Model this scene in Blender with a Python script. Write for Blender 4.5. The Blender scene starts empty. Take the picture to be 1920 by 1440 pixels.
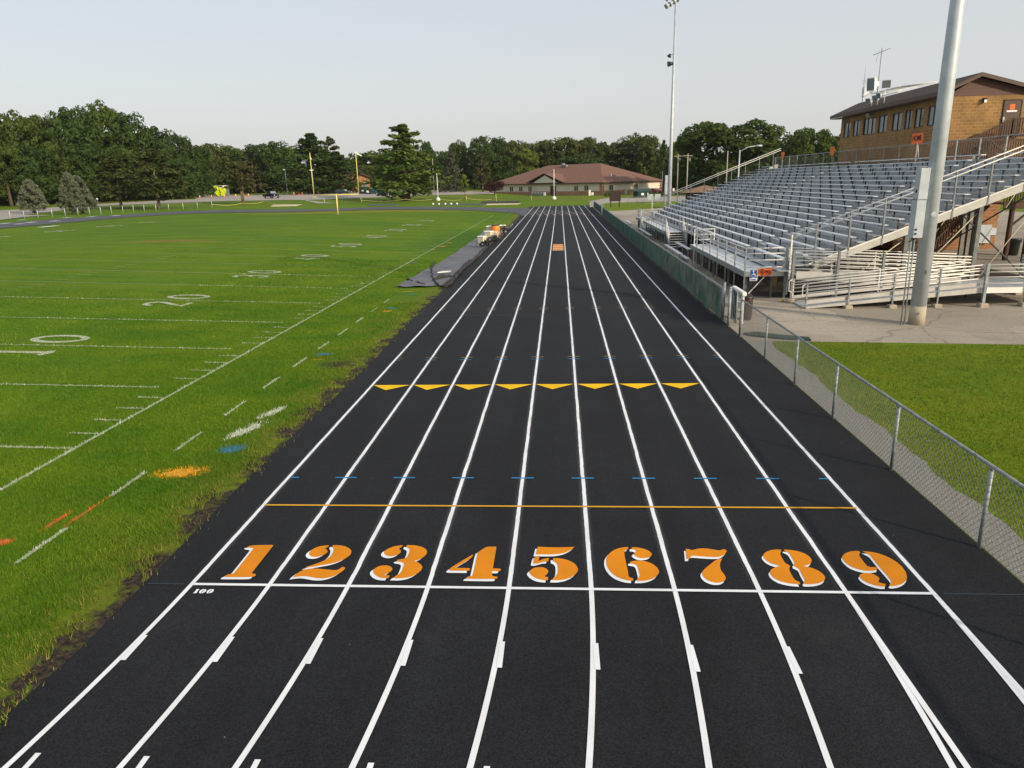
import bpy, math, random
import numpy as np
from mathutils import Vector, Matrix
random.seed(7)
RNG = np.random.default_rng(11)
SC = bpy.context.scene
COL = SC.collection
PI = math.pi
rad = math.radians

# ------------------------------------------------------------------ camera calibration
CAM_F, CAM_PITCH, CAM_YAW, CAM_ROLL = 1360.0, 0.274702792, 0.0699570806, -0.0251949885
CAM_POS = np.array([5.02553589, -8.45433811, 5.20033788])
_F = np.array([-math.sin(CAM_YAW)*math.cos(CAM_PITCH), math.cos(CAM_YAW)*math.cos(CAM_PITCH), -math.sin(CAM_PITCH)])
_R = np.array([math.cos(CAM_YAW), math.sin(CAM_YAW), 0.0])
_U = np.cross(_R, _F)
_R, _U = _R*math.cos(CAM_ROLL)+_U*math.sin(CAM_ROLL), -_R*math.sin(CAM_ROLL)+_U*math.cos(CAM_ROLL)

def sight(px, py):
    """direction of sight for a survey point read off the photograph (1920 x 1440)"""
    d = _F + _R*(px-960)/CAM_F - _U*(py-720)/CAM_F
    return d

# ------------------------------------------------------------------ terrain
_PY = [-60, 30, 65, 85, 100, 106, 131, 150, 200, 246, 400, 3000]
_PZ = [.95, .95, .98, .9, .7, .6, .28, .5, 1.2, 1.65, 2.0, 2.0]
_LY = [-60, 30, 65, 110, 140, 165, 190, 215, 250, 400, 3000]
_LZ = [.95, .95, .98, .95, 1.0, 1.35, 1.9, 2.3, 2.35, 2.8, 3.0]
_NY = [-60, 5, 14, 23, 33, 42, 51, 60, 3000]
_NZ = [.62, .62, .72, .82, .97, 1.02, 1.1, 1.05, 1.0]
def terrain(x, y):
    x = np.asarray(x, float); y = np.asarray(y, float)
    w = np.clip((-42-x)/22.0, 0, 1); w = w*w*(3-2*w)
    P = np.interp(y, _PY, _PZ)*(1-w)+np.interp(y, _LY, _LZ)*w
    return P*np.clip(np.clip((-5.13-x)/23.0, 0, 1)*np.interp(y, _NY, _NZ), 0, 1)
def tz(x, y): return float(terrain(x, y))
def hit(px, py):
    """where the survey point lies on the terrain"""
    d = sight(px, py); z = 0.0
    for _ in range(30):
        t = (z-CAM_POS[2])/d[2]; p = CAM_POS+d*t
        z = .5*z+.5*tz(p[0], p[1])
    return float(p[0]), float(p[1])
def away(px, py, D):
    """surveyed bearing at the horizontal distance D"""
    d = sight(px, py); t = D/math.hypot(d[0], d[1]); p = CAM_POS+d*t
    return float(p[0]), float(p[1]), float(p[2])

# ------------------------------------------------------------------ mesh building
ORG = {}
class MB:
    def __init__(s): s.v=[]; s.f=[]; s.m=[]; s.sm=[]
    def add(s, vs, fs, m=0, sm=False):
        b=len(s.v); s.v.extend([tuple(map(float,p)) for p in vs])
        for f in fs: s.f.append(tuple(b+i for i in f)); s.m.append(m); s.sm.append(sm)
        return s
    def box(s, x0,x1,y0,y1,z0,z1, m=0):
        if x0>x1: x0,x1=x1,x0
        if y0>y1: y0,y1=y1,y0
        if z0>z1: z0,z1=z1,z0
        v=[(x0,y0,z0),(x1,y0,z0),(x1,y1,z0),(x0,y1,z0),(x0,y0,z1),(x1,y0,z1),(x1,y1,z1),(x0,y1,z1)]
        return s.add(v,[(0,3,2,1),(4,5,6,7),(0,1,5,4),(1,2,6,5),(2,3,7,6),(3,0,4,7)],m)
    def cbox(s, x0,x1,y0,y1,z0,z1, c=.02, m=0):
        """box with chamfered vertical and top edges"""
        ring=lambda k:[(x0+k,y0+c+k*0),(x0+c,y0+k),(x1-c,y0+k),(x1-k,y0+c),(x1-k,y1-c),(x1-c,y1-k),(x0+c,y1-k),(x0+k,y1-c)]
        v=[]; 
        for z,k in ((z0,0),(z1-c,0),(z1,c*.8)):
            for a,b in ring(k): v.append((a,b,z))
        f=[tuple(range(7,-1,-1)),tuple(range(16,24))]
        for L in (0,8):
            for i in range(8): f.append((L+i,L+(i+1)%8,L+8+(i+1)%8,L+8+i))
        return s.add(v,f,m)
    def beam(s, p, q, w, h, m=0, up=(0,0,1)):
        p=Vector(p); q=Vector(q); d=(q-p)
        if d.length<1e-6: return s
        d.normalize(); u=Vector(up)
        if abs(d.dot(u))>.98: u=Vector((1,0,0))
        r=d.cross(u).normalized(); u=r.cross(d).normalized()
        v=[]
        for c in (p,q):
            for a,b in ((-1,-1),(1,-1),(1,1),(-1,1)): v.append(c+r*(a*w/2)+u*(b*h/2))
        return s.add(v,[(0,1,2,3),(7,6,5,4),(0,4,5,1),(1,5,6,2),(2,6,7,3),(3,7,4,0)],m)
    def tube(s, pts, r, n=8, m=0, cap=True, sm=True):
        pts=[Vector(p) for p in pts]; k=len(pts)
        rs=r if isinstance(r,(list,tuple)) else [r]*k
        v=[]; f=[]; prev=None
        for i,p in enumerate(pts):
            d=(pts[min(i+1,k-1)]-pts[max(i-1,0)]).normalized()
            if prev is None:
                a=Vector((0,0,1)) if abs(d.z)<.95 else Vector((1,0,0))
                u=d.cross(a).normalized()
            else: u=(prev-d*prev.dot(d)).normalized()
            prev=u; w=d.cross(u)
            for j in range(n):
                t=2*PI*j/n; v.append(p+(u*math.cos(t)+w*math.sin(t))*rs[i])
        for i in range(k-1):
            for j in range(n): f.append((i*n+j,i*n+(j+1)%n,(i+1)*n+(j+1)%n,(i+1)*n+j))
        s.add(v,f,m,sm)
        if cap:
            b=len(s.v)-len(v)
            s.f.append(tuple(b+j for j in range(n-1,-1,-1))); s.m.append(m); s.sm.append(False)
            s.f.append(tuple(b+(k-1)*n+j for j in range(n))); s.m.append(m); s.sm.append(False)
        return s
    def poly(s, pts, m=0): return s.add(pts,[tuple(range(len(pts)))],m)
    def extr(s, pts, vec, m=0):
        n=len(pts); a=[Vector(p) for p in pts]; b=[p+Vector(vec) for p in a]
        f=[tuple(range(n-1,-1,-1)),tuple(range(n,2*n))]+[(i,(i+1)%n,n+(i+1)%n,n+i) for i in range(n)]
        return s.add(a+b,f,m)
    def prism(s, pts2, z0, z1, m=0): return s.extr([(x,y,z0) for x,y in pts2],(0,0,z1-z0),m)
    def lathe(s, c, prof, n=16, m=0, sm=True):
        v=[]; f=[]
        for r,z in prof:
            for j in range(n): t=2*PI*j/n; v.append((c[0]+r*math.cos(t),c[1]+r*math.sin(t),c[2]+z))
        for i in range(len(prof)-1):
            for j in range(n): f.append((i*n+j,i*n+(j+1)%n,(i+1)*n+(j+1)%n,(i+1)*n+j))
        k=len(prof)
        s.add(v,f,m,sm); b=len(s.v)-len(v)
        s.f.append(tuple(b+j for j in range(n-1,-1,-1))); s.m.append(m); s.sm.append(False)
        s.f.append(tuple(b+(k-1)*n+j for j in range(n))); s.m.append(m); s.sm.append(False)
        return s
    def ball(s, c, r, n=10, k=6, m=0, sq=1.0):
        prof=[(max(1e-4,r*math.sin(PI*i/k)),-r*math.cos(PI*i/k)*sq) for i in range(k+1)]
        return s.lathe(c,prof,n,m)
    def strip(s, pts, w, zf=None, dz=0.01, m=0):
        """flat painted strip along pts (xy), draped by zf"""
        L=[];n=len(pts)
        for i,(x,y) in enumerate(pts):
            x0,y0=pts[max(i-1,0)]; x1,y1=pts[min(i+1,n-1)]
            l=math.hypot(x1-x0,y1-y0) or 1; nx,ny=-(y1-y0)/l,(x1-x0)/l
            for sgn in (1,-1):
                a,b=x+nx*w/2*sgn,y+ny*w/2*sgn
                L.append((a,b,(zf(a,b) if zf else 0)+dz))
        return s.add(L,[(2*i,2*i+1,2*i+3,2*i+2) for i in range(n-1)],m)
    def build(s, name, mats, parent=None, loc=None, part=None):
        o=np.array(ORG[parent.name]) if parent else None
        if o is None:
            if loc is None:
                a=np.array(s.v); loc=((a[:,0].min()+a[:,0].max())/2,(a[:,1].min()+a[:,1].max())/2,a[:,2].min())
            o=np.array(loc,float)
        me=bpy.data.meshes.new(name)
        me.from_pydata([tuple(np.array(p)-o) for p in s.v],[],s.f)
        if not isinstance(mats,(list,tuple)): mats=[mats]
        for q in mats: me.materials.append(q)
        if len(mats)>1: me.polygons.foreach_set('material_index',s.m)
        me.polygons.foreach_set('use_smooth',s.sm)
        me.update()
        ob=bpy.data.objects.new(name,me); COL.objects.link(ob)
        if parent: ob.parent=parent; ORG[ob.name]=ORG[parent.name]
        else: ob.location=tuple(o); ORG[ob.name]=tuple(o)
        return ob

def mesh_np(name, V, Fc, mat, loc=(0,0,0), parent=None, mi=None, cols=None):
    """mesh from arrays; Fc is (n,k)"""
    me=bpy.data.meshes.new(name); n,k=Fc.shape
    V=np.asarray(V,float)
    o=np.array(ORG[parent.name]) if parent else np.array(loc,float)
    V=V-o
    me.vertices.add(len(V)); me.vertices.foreach_set('co',V.ravel())
    me.loops.add(n*k); me.loops.foreach_set('vertex_index',Fc.ravel().astype(np.int32))
    me.polygons.add(n); me.polygons.foreach_set('loop_start',np.arange(n,dtype=np.int32)*k)
    try: me.polygons.foreach_set('loop_total',np.full(n,k,dtype=np.int32))
    except Exception: pass
    for q in (mat if isinstance(mat,(list,tuple)) else [mat]): me.materials.append(q)
    if mi is not None: me.polygons.foreach_set('material_index',np.asarray(mi,dtype=np.int32))
    me.update(calc_edges=True); me.validate()
    ob=bpy.data.objects.new(name,me); COL.objects.link(ob)
    if parent: ob.parent=parent; ORG[ob.name]=ORG[parent.name]
    else: ob.location=tuple(o); ORG[ob.name]=tuple(o)
    return ob

def tag(o, label=None, cat=None, group=None, kind=None):
    if label: o['label']=label
    if cat: o['category']=cat
    if group: o['group']=group
    if kind: o['kind']=kind
    return o
def thing(name, label, cat, loc, group=None):
    o=bpy.data.objects.new(name,None); COL.objects.link(o); o.location=loc; o.empty_display_size=.2
    ORG[o.name]=tuple(loc)
    return tag(o,label,cat,group)
def copy_tree(o, parent=None, loc=None, rz=None, scale=None, label=None):
    c=o.copy(); COL.objects.link(c)
    if parent is not None: c.parent=parent
    if loc is not None: c.location=loc
    if rz is not None: c.rotation_euler=(0,0,rz)
    if scale is not None: c.scale=scale
    if label: c['label']=label
    ORG[c.name]=tuple(c.location) if parent is None else ORG[parent.name]
    for ch in list(o.children): copy_tree(ch,c)
    return c

# ------------------------------------------------------------------ materials
def nt(m): return m.node_tree.nodes, m.node_tree.links
def mat(name, c, rough=.7, metal=0.0, var=.0, vs=4.0, c2=None, bump=0.0, bs=40.0, spec=.4, coord='Object', detail=4.0, lo=.35, hi=.65):
    m=bpy.data.materials.new(name); m.use_nodes=True; N,L=nt(m); b=N['Principled BSDF']
    b.inputs['Roughness'].default_value=rough; b.inputs['Metallic'].default_value=metal
    b.inputs['Specular IOR Level'].default_value=spec
    c=tuple(c)+(1,)
    b.inputs['Base Color'].default_value=c
    if var>0 or c2 is not None or bump>0:
        t=N.new('ShaderNodeTexCoord')
        if coord=='World':
            g=N.new('ShaderNodeNewGeometry'); src=g.outputs['Position']
        else: src=t.outputs[coord]
    if var>0 or c2 is not None:
        n=N.new('ShaderNodeTexNoise'); n.inputs['Scale'].default_value=vs; n.inputs['Detail'].default_value=detail
        n.inputs['Roughness'].default_value=.6
        L.new(src,n.inputs['Vector'])
        r=N.new('ShaderNodeMapRange'); r.inputs[1].default_value=lo; r.inputs[2].default_value=hi
        L.new(n.outputs['Fac'],r.inputs[0])
        mx=N.new('ShaderNodeMix'); mx.data_type='RGBA'
        if c2 is None:
            a=tuple(x*(1-var) for x in c[:3])+(1,); d=tuple(min(1,x*(1+var)) for x in c[:3])+(1,)
        else: a=c; d=tuple(c2)+(1,)
        mx.inputs[6].default_value=a; mx.inputs[7].default_value=d
        L.new(r.outputs[0],mx.inputs[0]); L.new(mx.outputs[2],b.inputs['Base Color'])
    if bump>0:
        n2=N.new('ShaderNodeTexNoise'); n2.inputs['Scale'].default_value=bs; n2.inputs['Detail'].default_value=3
        L.new(src,n2.inputs['Vector'])
        bp=N.new('ShaderNodeBump'); bp.inputs['Strength'].default_value=bump; bp.inputs['Distance'].default_value=.02
        L.new(n2.outputs['Fac'],bp.inputs['Height']); L.new(bp.outputs['Normal'],b.inputs['Normal'])
    return m
M={}
# galvanised metal, aluminium, paint ...
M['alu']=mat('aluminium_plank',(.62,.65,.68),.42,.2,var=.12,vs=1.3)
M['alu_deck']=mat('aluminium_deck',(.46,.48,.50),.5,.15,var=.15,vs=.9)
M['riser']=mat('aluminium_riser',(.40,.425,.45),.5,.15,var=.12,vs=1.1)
M['alu_mill']=mat('mill_finish_aluminium',(.74,.72,.67),.45,.05,var=.06,vs=2)
M['alu_side']=mat('dull_aluminium_beam',(.47,.455,.42),.5,.1,var=.1,vs=2)
M['bracket']=mat('dark_seat_bracket',(.055,.06,.065),.6,.2)
M['galv']=mat('galvanised_steel',(.26,.29,.30),.55,.3,var=.35,vs=9,detail=6)
M['galv_pole']=mat('galvanised_pole',(.44,.485,.53),.5,.2,var=.10,vs=2.2)
M['galv_dark']=mat('weathered_steel',(.20,.215,.22),.55,.35,var=.2,vs=3)
M['steel_frame']=mat('steel_understructure',(.17,.18,.17),.6,.3,var=.2,vs=3)
M['wire']=mat('chain_link_wire',(.19,.205,.205),.5,.4,var=.15,vs=3)
M['wire_dark']=mat('weathered_wire',(.20,.215,.21),.55,.3)
M['conc']=mat('concrete_block',(.38,.33,.25),.9,0,var=.16,vs=5,bump=.3,bs=30)
M['white_met']=mat('white_paint_metal',(.78,.78,.74),.45,0,var=.05)
M['yellow_met']=mat('yellow_paint_metal',(.72,.64,.20),.4)
M['black']=mat('black_plastic',(.018,.018,.02),.4)
M['rubber']=mat('black_rubber',(.02,.02,.02),.8)
M['bin_bag']=mat('black_bin',(.014,.016,.015),.3,spec=.6)
M['brown_wood']=mat('brown_stained_timber',(.075,.038,.022),.75,0,var=.25,vs=6)
M['brown_metal']=mat('brown_metal',(.055,.030,.022),.5,0,var=.1)
M['dark_brown']=mat('dark_brown_paint',(.030,.018,.014),.6)
M['orange_sign']=mat('orange_sign_panel',(.80,.13,.012),.5,0,var=.06)
M['blue_sign']=mat('blue_sign_panel',(.02,.10,.32),.45)
M['white_sign']=mat('white_sign_panel',(.8,.8,.8),.5)
M['black_ink']=mat('black_lettering',(.02,.012,.01),.6)
M['glass']=mat('dark_window_glass',(.03,.04,.045),.06,0,spec=.7)
M['glass_pale']=mat('blind_and_sky_glass',(.20,.23,.25),.2,0,spec=.7)  # blinds and reflected sky painted together as one pale pane colour
M['cream']=mat('cream_siding',(.64,.575,.47),.75,0,var=.04,vs=.6)
M['white_box']=mat('white_plastic',(.8,.78,.72),.4)
M['tan_plastic']=mat('tan_plastic',(.62,.55,.40),.5)
M['orange_plastic']=mat('orange_plastic',(.82,.22,.02),.45)
M['green_bin']=mat('dark_green_dumpster',(.012,.045,.030),.5,0,var=.15)
M['red_car']=mat('red_car_paint',(.35,.02,.03),.2,0,spec=.6)
M['navy_car']=mat('dark_blue_car_paint',(.012,.016,.03),.2,0,spec=.6)
M['black_car']=mat('black_car_paint',(.010,.012,.016),.2,0,spec=.6)
M['blue_car']=mat('blue_car_paint',(.012,.06,.17),.25,0,spec=.6)
M['white_car']=mat('white_car_paint',(.75,.75,.74),.25,0,spec=.6)
M['chrome']=mat('chrome_trim',(.6,.6,.6),.2,.8)
M['headlamp']=mat('headlamp_glass',(.75,.78,.8),.1)
M['lime']=mat('lime_yellow_machine',(.62,.76,.02),.4)
M['cone']=mat('orange_cone',(.78,.15,.03),.5)
M['rope']=mat('yellow_rope',(.68,.60,.20),.8)
M['rock']=mat('pale_rock',(.5,.46,.42),.9,0,var=.2)
M['wood_pole']=mat('weathered_wood_pole',(.36,.31,.26),.85,0,var=.15,vs=3)
M['bark']=mat('tree_bark',(.085,.060,.042),.9,0,var=.3,vs=6)
M['bark_pale']=mat('pale_bark',(.20,.14,.09),.9,0,var=.3,vs=6)
M['tarp']=mat('grey_ground_tarp',(.115,.118,.132),.65,0,var=.18,vs=.7,bump=.35,bs=3.0)
M['tarp_dark']=mat('dark_tarp_underside',(.030,.028,.027),.8,0,var=.3,vs=2)
M['windscreen']=mat('green_windscreen_fabric',(.026,.085,.062),.8,0,var=.45,vs=.9,bump=.2,bs=5)
M['green_mat']=mat('dark_green_mat',(.012,.04,.026),.85,0,var=.3,vs=6)
M['fabric_dark']=mat('black_mesh_screen',(.05,.055,.055),.8)
M['sand']=mat('pit_sand',(.46,.42,.30),.95,0,var=.15,vs=1)
M['roof_brown']=mat('brown_shingle_roof',(.060,.036,.030),.85,0,var=.18,vs=3.5,bump=.3,bs=12)
M['roof_house']=mat('red_brown_shingle_roof',(.17,.085,.058),.85,0,var=.15,vs=2.5,bump=.3,bs=9)
M['fascia']=mat('brown_fascia',(.085,.052,.035),.6)
M['roof_tan']=mat('tan_shingle_roof',(.20,.12,.07),.85,0,var=.15,vs=3)
M['rust']=mat('rusty_steel',(.19,.07,.04),.8,0,var=.3)
M['brickdark']=mat('dark_cladding',(.045,.035,.03),.8)

def brick(name,c1,c2,mort,sc,bw=.5,rh=.25,ms=.02,axis='XZ'):
    m=bpy.data.materials.new(name); m.use_nodes=True; N,L=nt(m); b=N['Principled BSDF']; b.inputs['Roughness'].default_value=.9
    g=N.new('ShaderNodeNewGeometry'); sp=N.new('ShaderNodeSeparateXYZ'); L.new(g.outputs['Position'],sp.inputs[0])
    ad=N.new('ShaderNodeMath'); ad.operation='ADD'; L.new(sp.outputs['X'],ad.inputs[0]); L.new(sp.outputs['Y'],ad.inputs[1])
    cb=N.new('ShaderNodeCombineXYZ'); L.new(ad.outputs[0],cb.inputs[0]); L.new(sp.outputs['Z'],cb.inputs[1])
    t=N.new('ShaderNodeTexBrick'); t.inputs['Scale'].default_value=sc
    t.inputs['Color1'].default_value=tuple(c1)+(1,); t.inputs['Color2'].default_value=tuple(c2)+(1,); t.inputs['Mortar'].default_value=tuple(mort)+(1,)
    t.inputs['Mortar Size'].default_value=ms; t.inputs['Brick Width'].default_value=bw; t.inputs['Row Height'].default_value=rh
    L.new(cb.outputs[0],t.inputs['Vector'])
    n=N.new('ShaderNodeTexNoise'); n.inputs['Scale'].default_value=1.2; n.inputs['Detail'].default_value=5; L.new(g.outputs['Position'],n.inputs['Vector'])
    r=N.new('ShaderNodeMapRange'); r.inputs[1].default_value=.3; r.inputs[2].default_value=.7; r.inputs[3].default_value=.78; r.inputs[4].default_value=1.15
    L.new(n.outputs['Fac'],r.inputs[0])
    mx=N.new('ShaderNodeVectorMath'); mx.operation='SCALE'; L.new(t.outputs['Color'],mx.inputs[0]); L.new(r.outputs[0],mx.inputs['Scale'])
    L.new(mx.outputs[0],b.inputs['Base Color'])
    bp=N.new('ShaderNodeBump'); bp.inputs['Strength'].default_value=.4; bp.inputs['Distance'].default_value=.02
    inv=N.new('ShaderNodeMath'); inv.operation='SUBTRACT'; inv.inputs[0].default_value=1; L.new(t.outputs['Fac'],inv.inputs[1])
    L.new(inv.outputs[0],bp.inputs['Height']); L.new(bp.outputs['Normal'],b.inputs['Normal'])
    return m
M['block']=brick('tan_block_wall',(.30,.165,.055),(.235,.125,.040),(.335,.205,.085),1.0,.40,.20,.022)
M['block_red']=brick('orange_block_wall',(.30,.135,.055),(.24,.105,.042),(.34,.21,.12),1.0,.40,.20,.022)
M['brick_house']=brick('salmon_brick_wall',(.36,.19,.11),(.31,.16,.09),(.40,.26,.17),1.0,.40,.16,.02)
def siding(name,c,pitch):
    m=mat(name,c,.7); N,L=nt(m); b=N['Principled BSDF']
    g=N.new('ShaderNodeNewGeometry'); sp=N.new('ShaderNodeSeparateXYZ'); L.new(g.outputs['Position'],sp.inputs[0])
    d=N.new('ShaderNodeMath'); d.operation='DIVIDE'; d.inputs[1].default_value=pitch; L.new(sp.outputs['Z'],d.inputs[0])
    fr=N.new('ShaderNodeMath'); fr.operation='FRACT'; L.new(d.outputs[0],fr.inputs[0])
    bp=N.new('ShaderNodeBump'); bp.inputs['Strength'].default_value=1; bp.inputs['Distance'].default_value=.05; bp.invert=True
    L.new(fr.outputs[0],bp.inputs['Height']); L.new(bp.outputs['Normal'],b.inputs['Normal'])
    return m
M['siding_brown']=siding('brown_lap_siding',(.095,.045,.032),.2)

def paint(name,c,wear=.0,rough=.85,scale=30,under=(.02,.021,.024)):
    """paint rolled on rough asphalt: a few dark pinholes where the grain shows"""
    m=bpy.data.materials.new(name); m.use_nodes=True; N,L=nt(m); b=N['Principled BSDF']; b.inputs['Roughness'].default_value=rough
    b.inputs['Specular IOR Level'].default_value=.2
    g=N.new('ShaderNodeNewGeometry')
    n=N.new('ShaderNodeTexNoise'); n.inputs['Scale'].default_value=scale*4; n.inputs['Detail'].default_value=2; L.new(g.outputs['Position'],n.inputs['Vector'])
    n2=N.new('ShaderNodeTexNoise'); n2.inputs['Scale'].default_value=1.7; n2.inputs['Detail'].default_value=5; L.new(g.outputs['Position'],n2.inputs['Vector'])
    r=N.new('ShaderNodeMapRange'); r.inputs[1].default_value=.52+.2*(1-wear); r.inputs[2].default_value=.62+.2*(1-wear); L.new(n.outputs['Fac'],r.inputs[0])
    mx=N.new('ShaderNodeMix'); mx.data_type='RGBA'; mx.inputs[6].default_value=tuple(c)+(1,); mx.inputs[7].default_value=tuple(.35*a+.65*u for a,u in zip(c,under))+(1,)
    L.new(r.outputs[0],mx.inputs[0])
    r2=N.new('ShaderNodeMapRange'); r2.inputs[1].default_value=.3; r2.inputs[2].default_value=.7; r2.inputs[3].default_value=.88; r2.inputs[4].default_value=1.06; L.new(n2.outputs['Fac'],r2.inputs[0])
    v=N.new('ShaderNodeVectorMath'); v.operation='SCALE'; L.new(mx.outputs[2],v.inputs[0]); L.new(r2.outputs[0],v.inputs['Scale'])
    L.new(v.outputs[0],b.inputs['Base Color'])
    return m
M['p_white']=paint('white_track_paint',(.76,.79,.83),.25)
M['p_orange']=paint('orange_track_paint',(.68,.235,.007),.45)
M['p_yellow']=paint('yellow_track_paint',(.82,.50,.01),.25)
M['p_gold']=paint('gold_track_paint',(.62,.33,.03),.3)
M['p_blue']=paint('blue_track_paint',(.03,.22,.46),.3)
M['p_red']=paint('faded_red_track_paint',(.42,.17,.14),.6)
M['p_faint']=paint('faded_blue_track_paint',(.055,.075,.10),.6)
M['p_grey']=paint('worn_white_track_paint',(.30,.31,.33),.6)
M['p_dim']=paint('dim_gold_track_paint',(.30,.21,.07),.5)
def asphalt():
    m=bpy.data.materials.new('black_track_surface'); m.use_nodes=True; N,L=nt(m); b=N['Principled BSDF']
    b.inputs['Roughness'].default_value=.85; b.inputs['Specular IOR Level'].default_value=.22
    g=N.new('ShaderNodeNewGeometry')
    n=N.new('ShaderNodeTexNoise'); n.inputs['Scale'].default_value=.35; n.inputs['Detail'].default_value=8; n.inputs['Roughness'].default_value=.65; L.new(g.outputs['Position'],n.inputs['Vector'])
    k=N.new('ShaderNodeTexNoise'); k.inputs['Scale'].default_value=55; k.inputs['Detail'].default_value=2; L.new(g.outputs['Position'],k.inputs['Vector'])
    # streaks along the lanes
    mp=N.new('ShaderNodeMapping'); mp.inputs['Scale'].default_value=(1.6,.03,1); L.new(g.outputs['Position'],mp.inputs[0])
    s=N.new('ShaderNodeTexNoise'); s.inputs['Scale'].default_value=1; s.inputs['Detail'].default_value=4; L.new(mp.outputs[0],s.inputs['Vector'])
    cr=N.new('ShaderNodeMapRange'); cr.inputs[1].default_value=.3; cr.inputs[2].default_value=.7; cr.inputs[3].default_value=.75; cr.inputs[4].default_value=1.3; L.new(n.outputs['Fac'],cr.inputs[0])
    cs=N.new('ShaderNodeMapRange'); cs.inputs[1].default_value=.3; cs.inputs[2].default_value=.7; cs.inputs[3].default_value=.85; cs.inputs[4].default_value=1.15; L.new(s.outputs['Fac'],cs.inputs[0])
    ck=N.new('ShaderNodeMapRange'); ck.inputs[1].default_value=.35; ck.inputs[2].default_value=.75; ck.inputs[3].default_value=.55; ck.inputs[4].default_value=1.9; L.new(k.outputs['Fac'],ck.inputs[0])
    a=N.new('ShaderNodeMath'); a.operation='MULTIPLY'; L.new(cr.outputs[0],a.inputs[0]); L.new(cs.outputs[0],a.inputs[1])
    a2=N.new('ShaderNodeMath'); a2.operation='MULTIPLY'; L.new(a.outputs[0],a2.inputs[0]); L.new(ck.outputs[0],a2.inputs[1])
    v=N.new('ShaderNodeVectorMath'); v.operation='SCALE'; v.inputs[0].default_value=(.0112,.0122,.0145); L.new(a2.outputs[0],v.inputs['Scale'])
    sx=N.new('ShaderNodeSeparateXYZ'); L.new(g.outputs['Position'],sx.inputs[0])
    def mth(op,a,c=None):
        q=N.new('ShaderNodeMath'); q.operation=op
        for s_,i_ in ((a,0),(c,1)):
            if s_ is None: continue
            if isinstance(s_,(int,float)): q.inputs[i_].default_value=s_
            else: L.new(s_,q.inputs[i_])
        return q.outputs[0]
    def rg(s_,a,c,d=0.,e=1.):
        q=N.new('ShaderNodeMapRange'); q.inputs[1].default_value=a; q.inputs[2].default_value=c; q.inputs[3].default_value=d; q.inputs[4].default_value=e; L.new(s_,q.inputs[0]); return q.outputs[0]
    dist=mth('ABSOLUTE',mth('SUBTRACT',mth('FRACT',mth('ADD',mth('DIVIDE',sx.outputs['X'],1.0814),20.5)),.5))      # lanes apart from the nearest line
    spray=mth('POWER',rg(dist,.105,.022),2.2)
    inside=mth('MULTIPLY',mth('MULTIPLY',rg(sx.outputs['X'],-.12,-.08),rg(sx.outputs['X'],9.88,9.84)),rg(sx.outputs['Y'],-.3,1.5))
    kk=rg(k.outputs['Fac'],.3,.75,.35,1.0)
    spray=mth('MULTIPLY',mth('MULTIPLY',mth('MULTIPLY',spray,inside),kk),.16)
    m1=N.new('ShaderNodeMix'); m1.data_type='RGBA'; L.new(spray,m1.inputs[0]); L.new(v.outputs[0],m1.inputs[6]); m1.inputs[7].default_value=(.62,.68,.78,1)
    # dusty scuffs
    sc=N.new('ShaderNodeTexNoise'); sc.inputs['Scale'].default_value=.8; sc.inputs['Detail'].default_value=9; sc.inputs['Roughness'].default_value=.75; sc.inputs['Distortion'].default_value=.6; L.new(g.outputs['Position'],sc.inputs['Vector'])
    scf=mth('MULTIPLY',rg(sc.outputs['Fac'],.56,.80,0,.35),rg(n.outputs['Fac'],.42,.62))
    m2=N.new('ShaderNodeMix'); m2.data_type='RGBA'; L.new(scf,m2.inputs[0]); L.new(m1.outputs[2],m2.inputs[6]); m2.inputs[7].default_value=(.050,.050,.052,1)
    # bits of lint and grit
    vo=N.new('ShaderNodeTexVoronoi'); vo.inputs['Scale'].default_value=1.7; L.new(g.outputs['Position'],vo.inputs['Vector'])
    m3=N.new('ShaderNodeMix'); m3.data_type='RGBA'; L.new(rg(vo.outputs['Distance'],.020,.012,0,.5),m3.inputs[0]); L.new(m2.outputs[2],m3.inputs[6]); m3.inputs[7].default_value=(.35,.34,.32,1)
    L.new(m3.outputs[2],b.inputs['Base Color'])
    bp=N.new('ShaderNodeBump'); bp.inputs['Strength'].default_value=.5; bp.inputs['Distance'].default_value=.006; L.new(k.outputs['Fac'],bp.inputs['Height']); L.new(bp.outputs['Normal'],b.inputs['Normal'])
    return m
M['track']=asphalt()
M['old_track']=mat('worn_grey_track_surface',(.065,.070,.085),.85,0,var=.2,vs=.4,coord='World')
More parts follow.
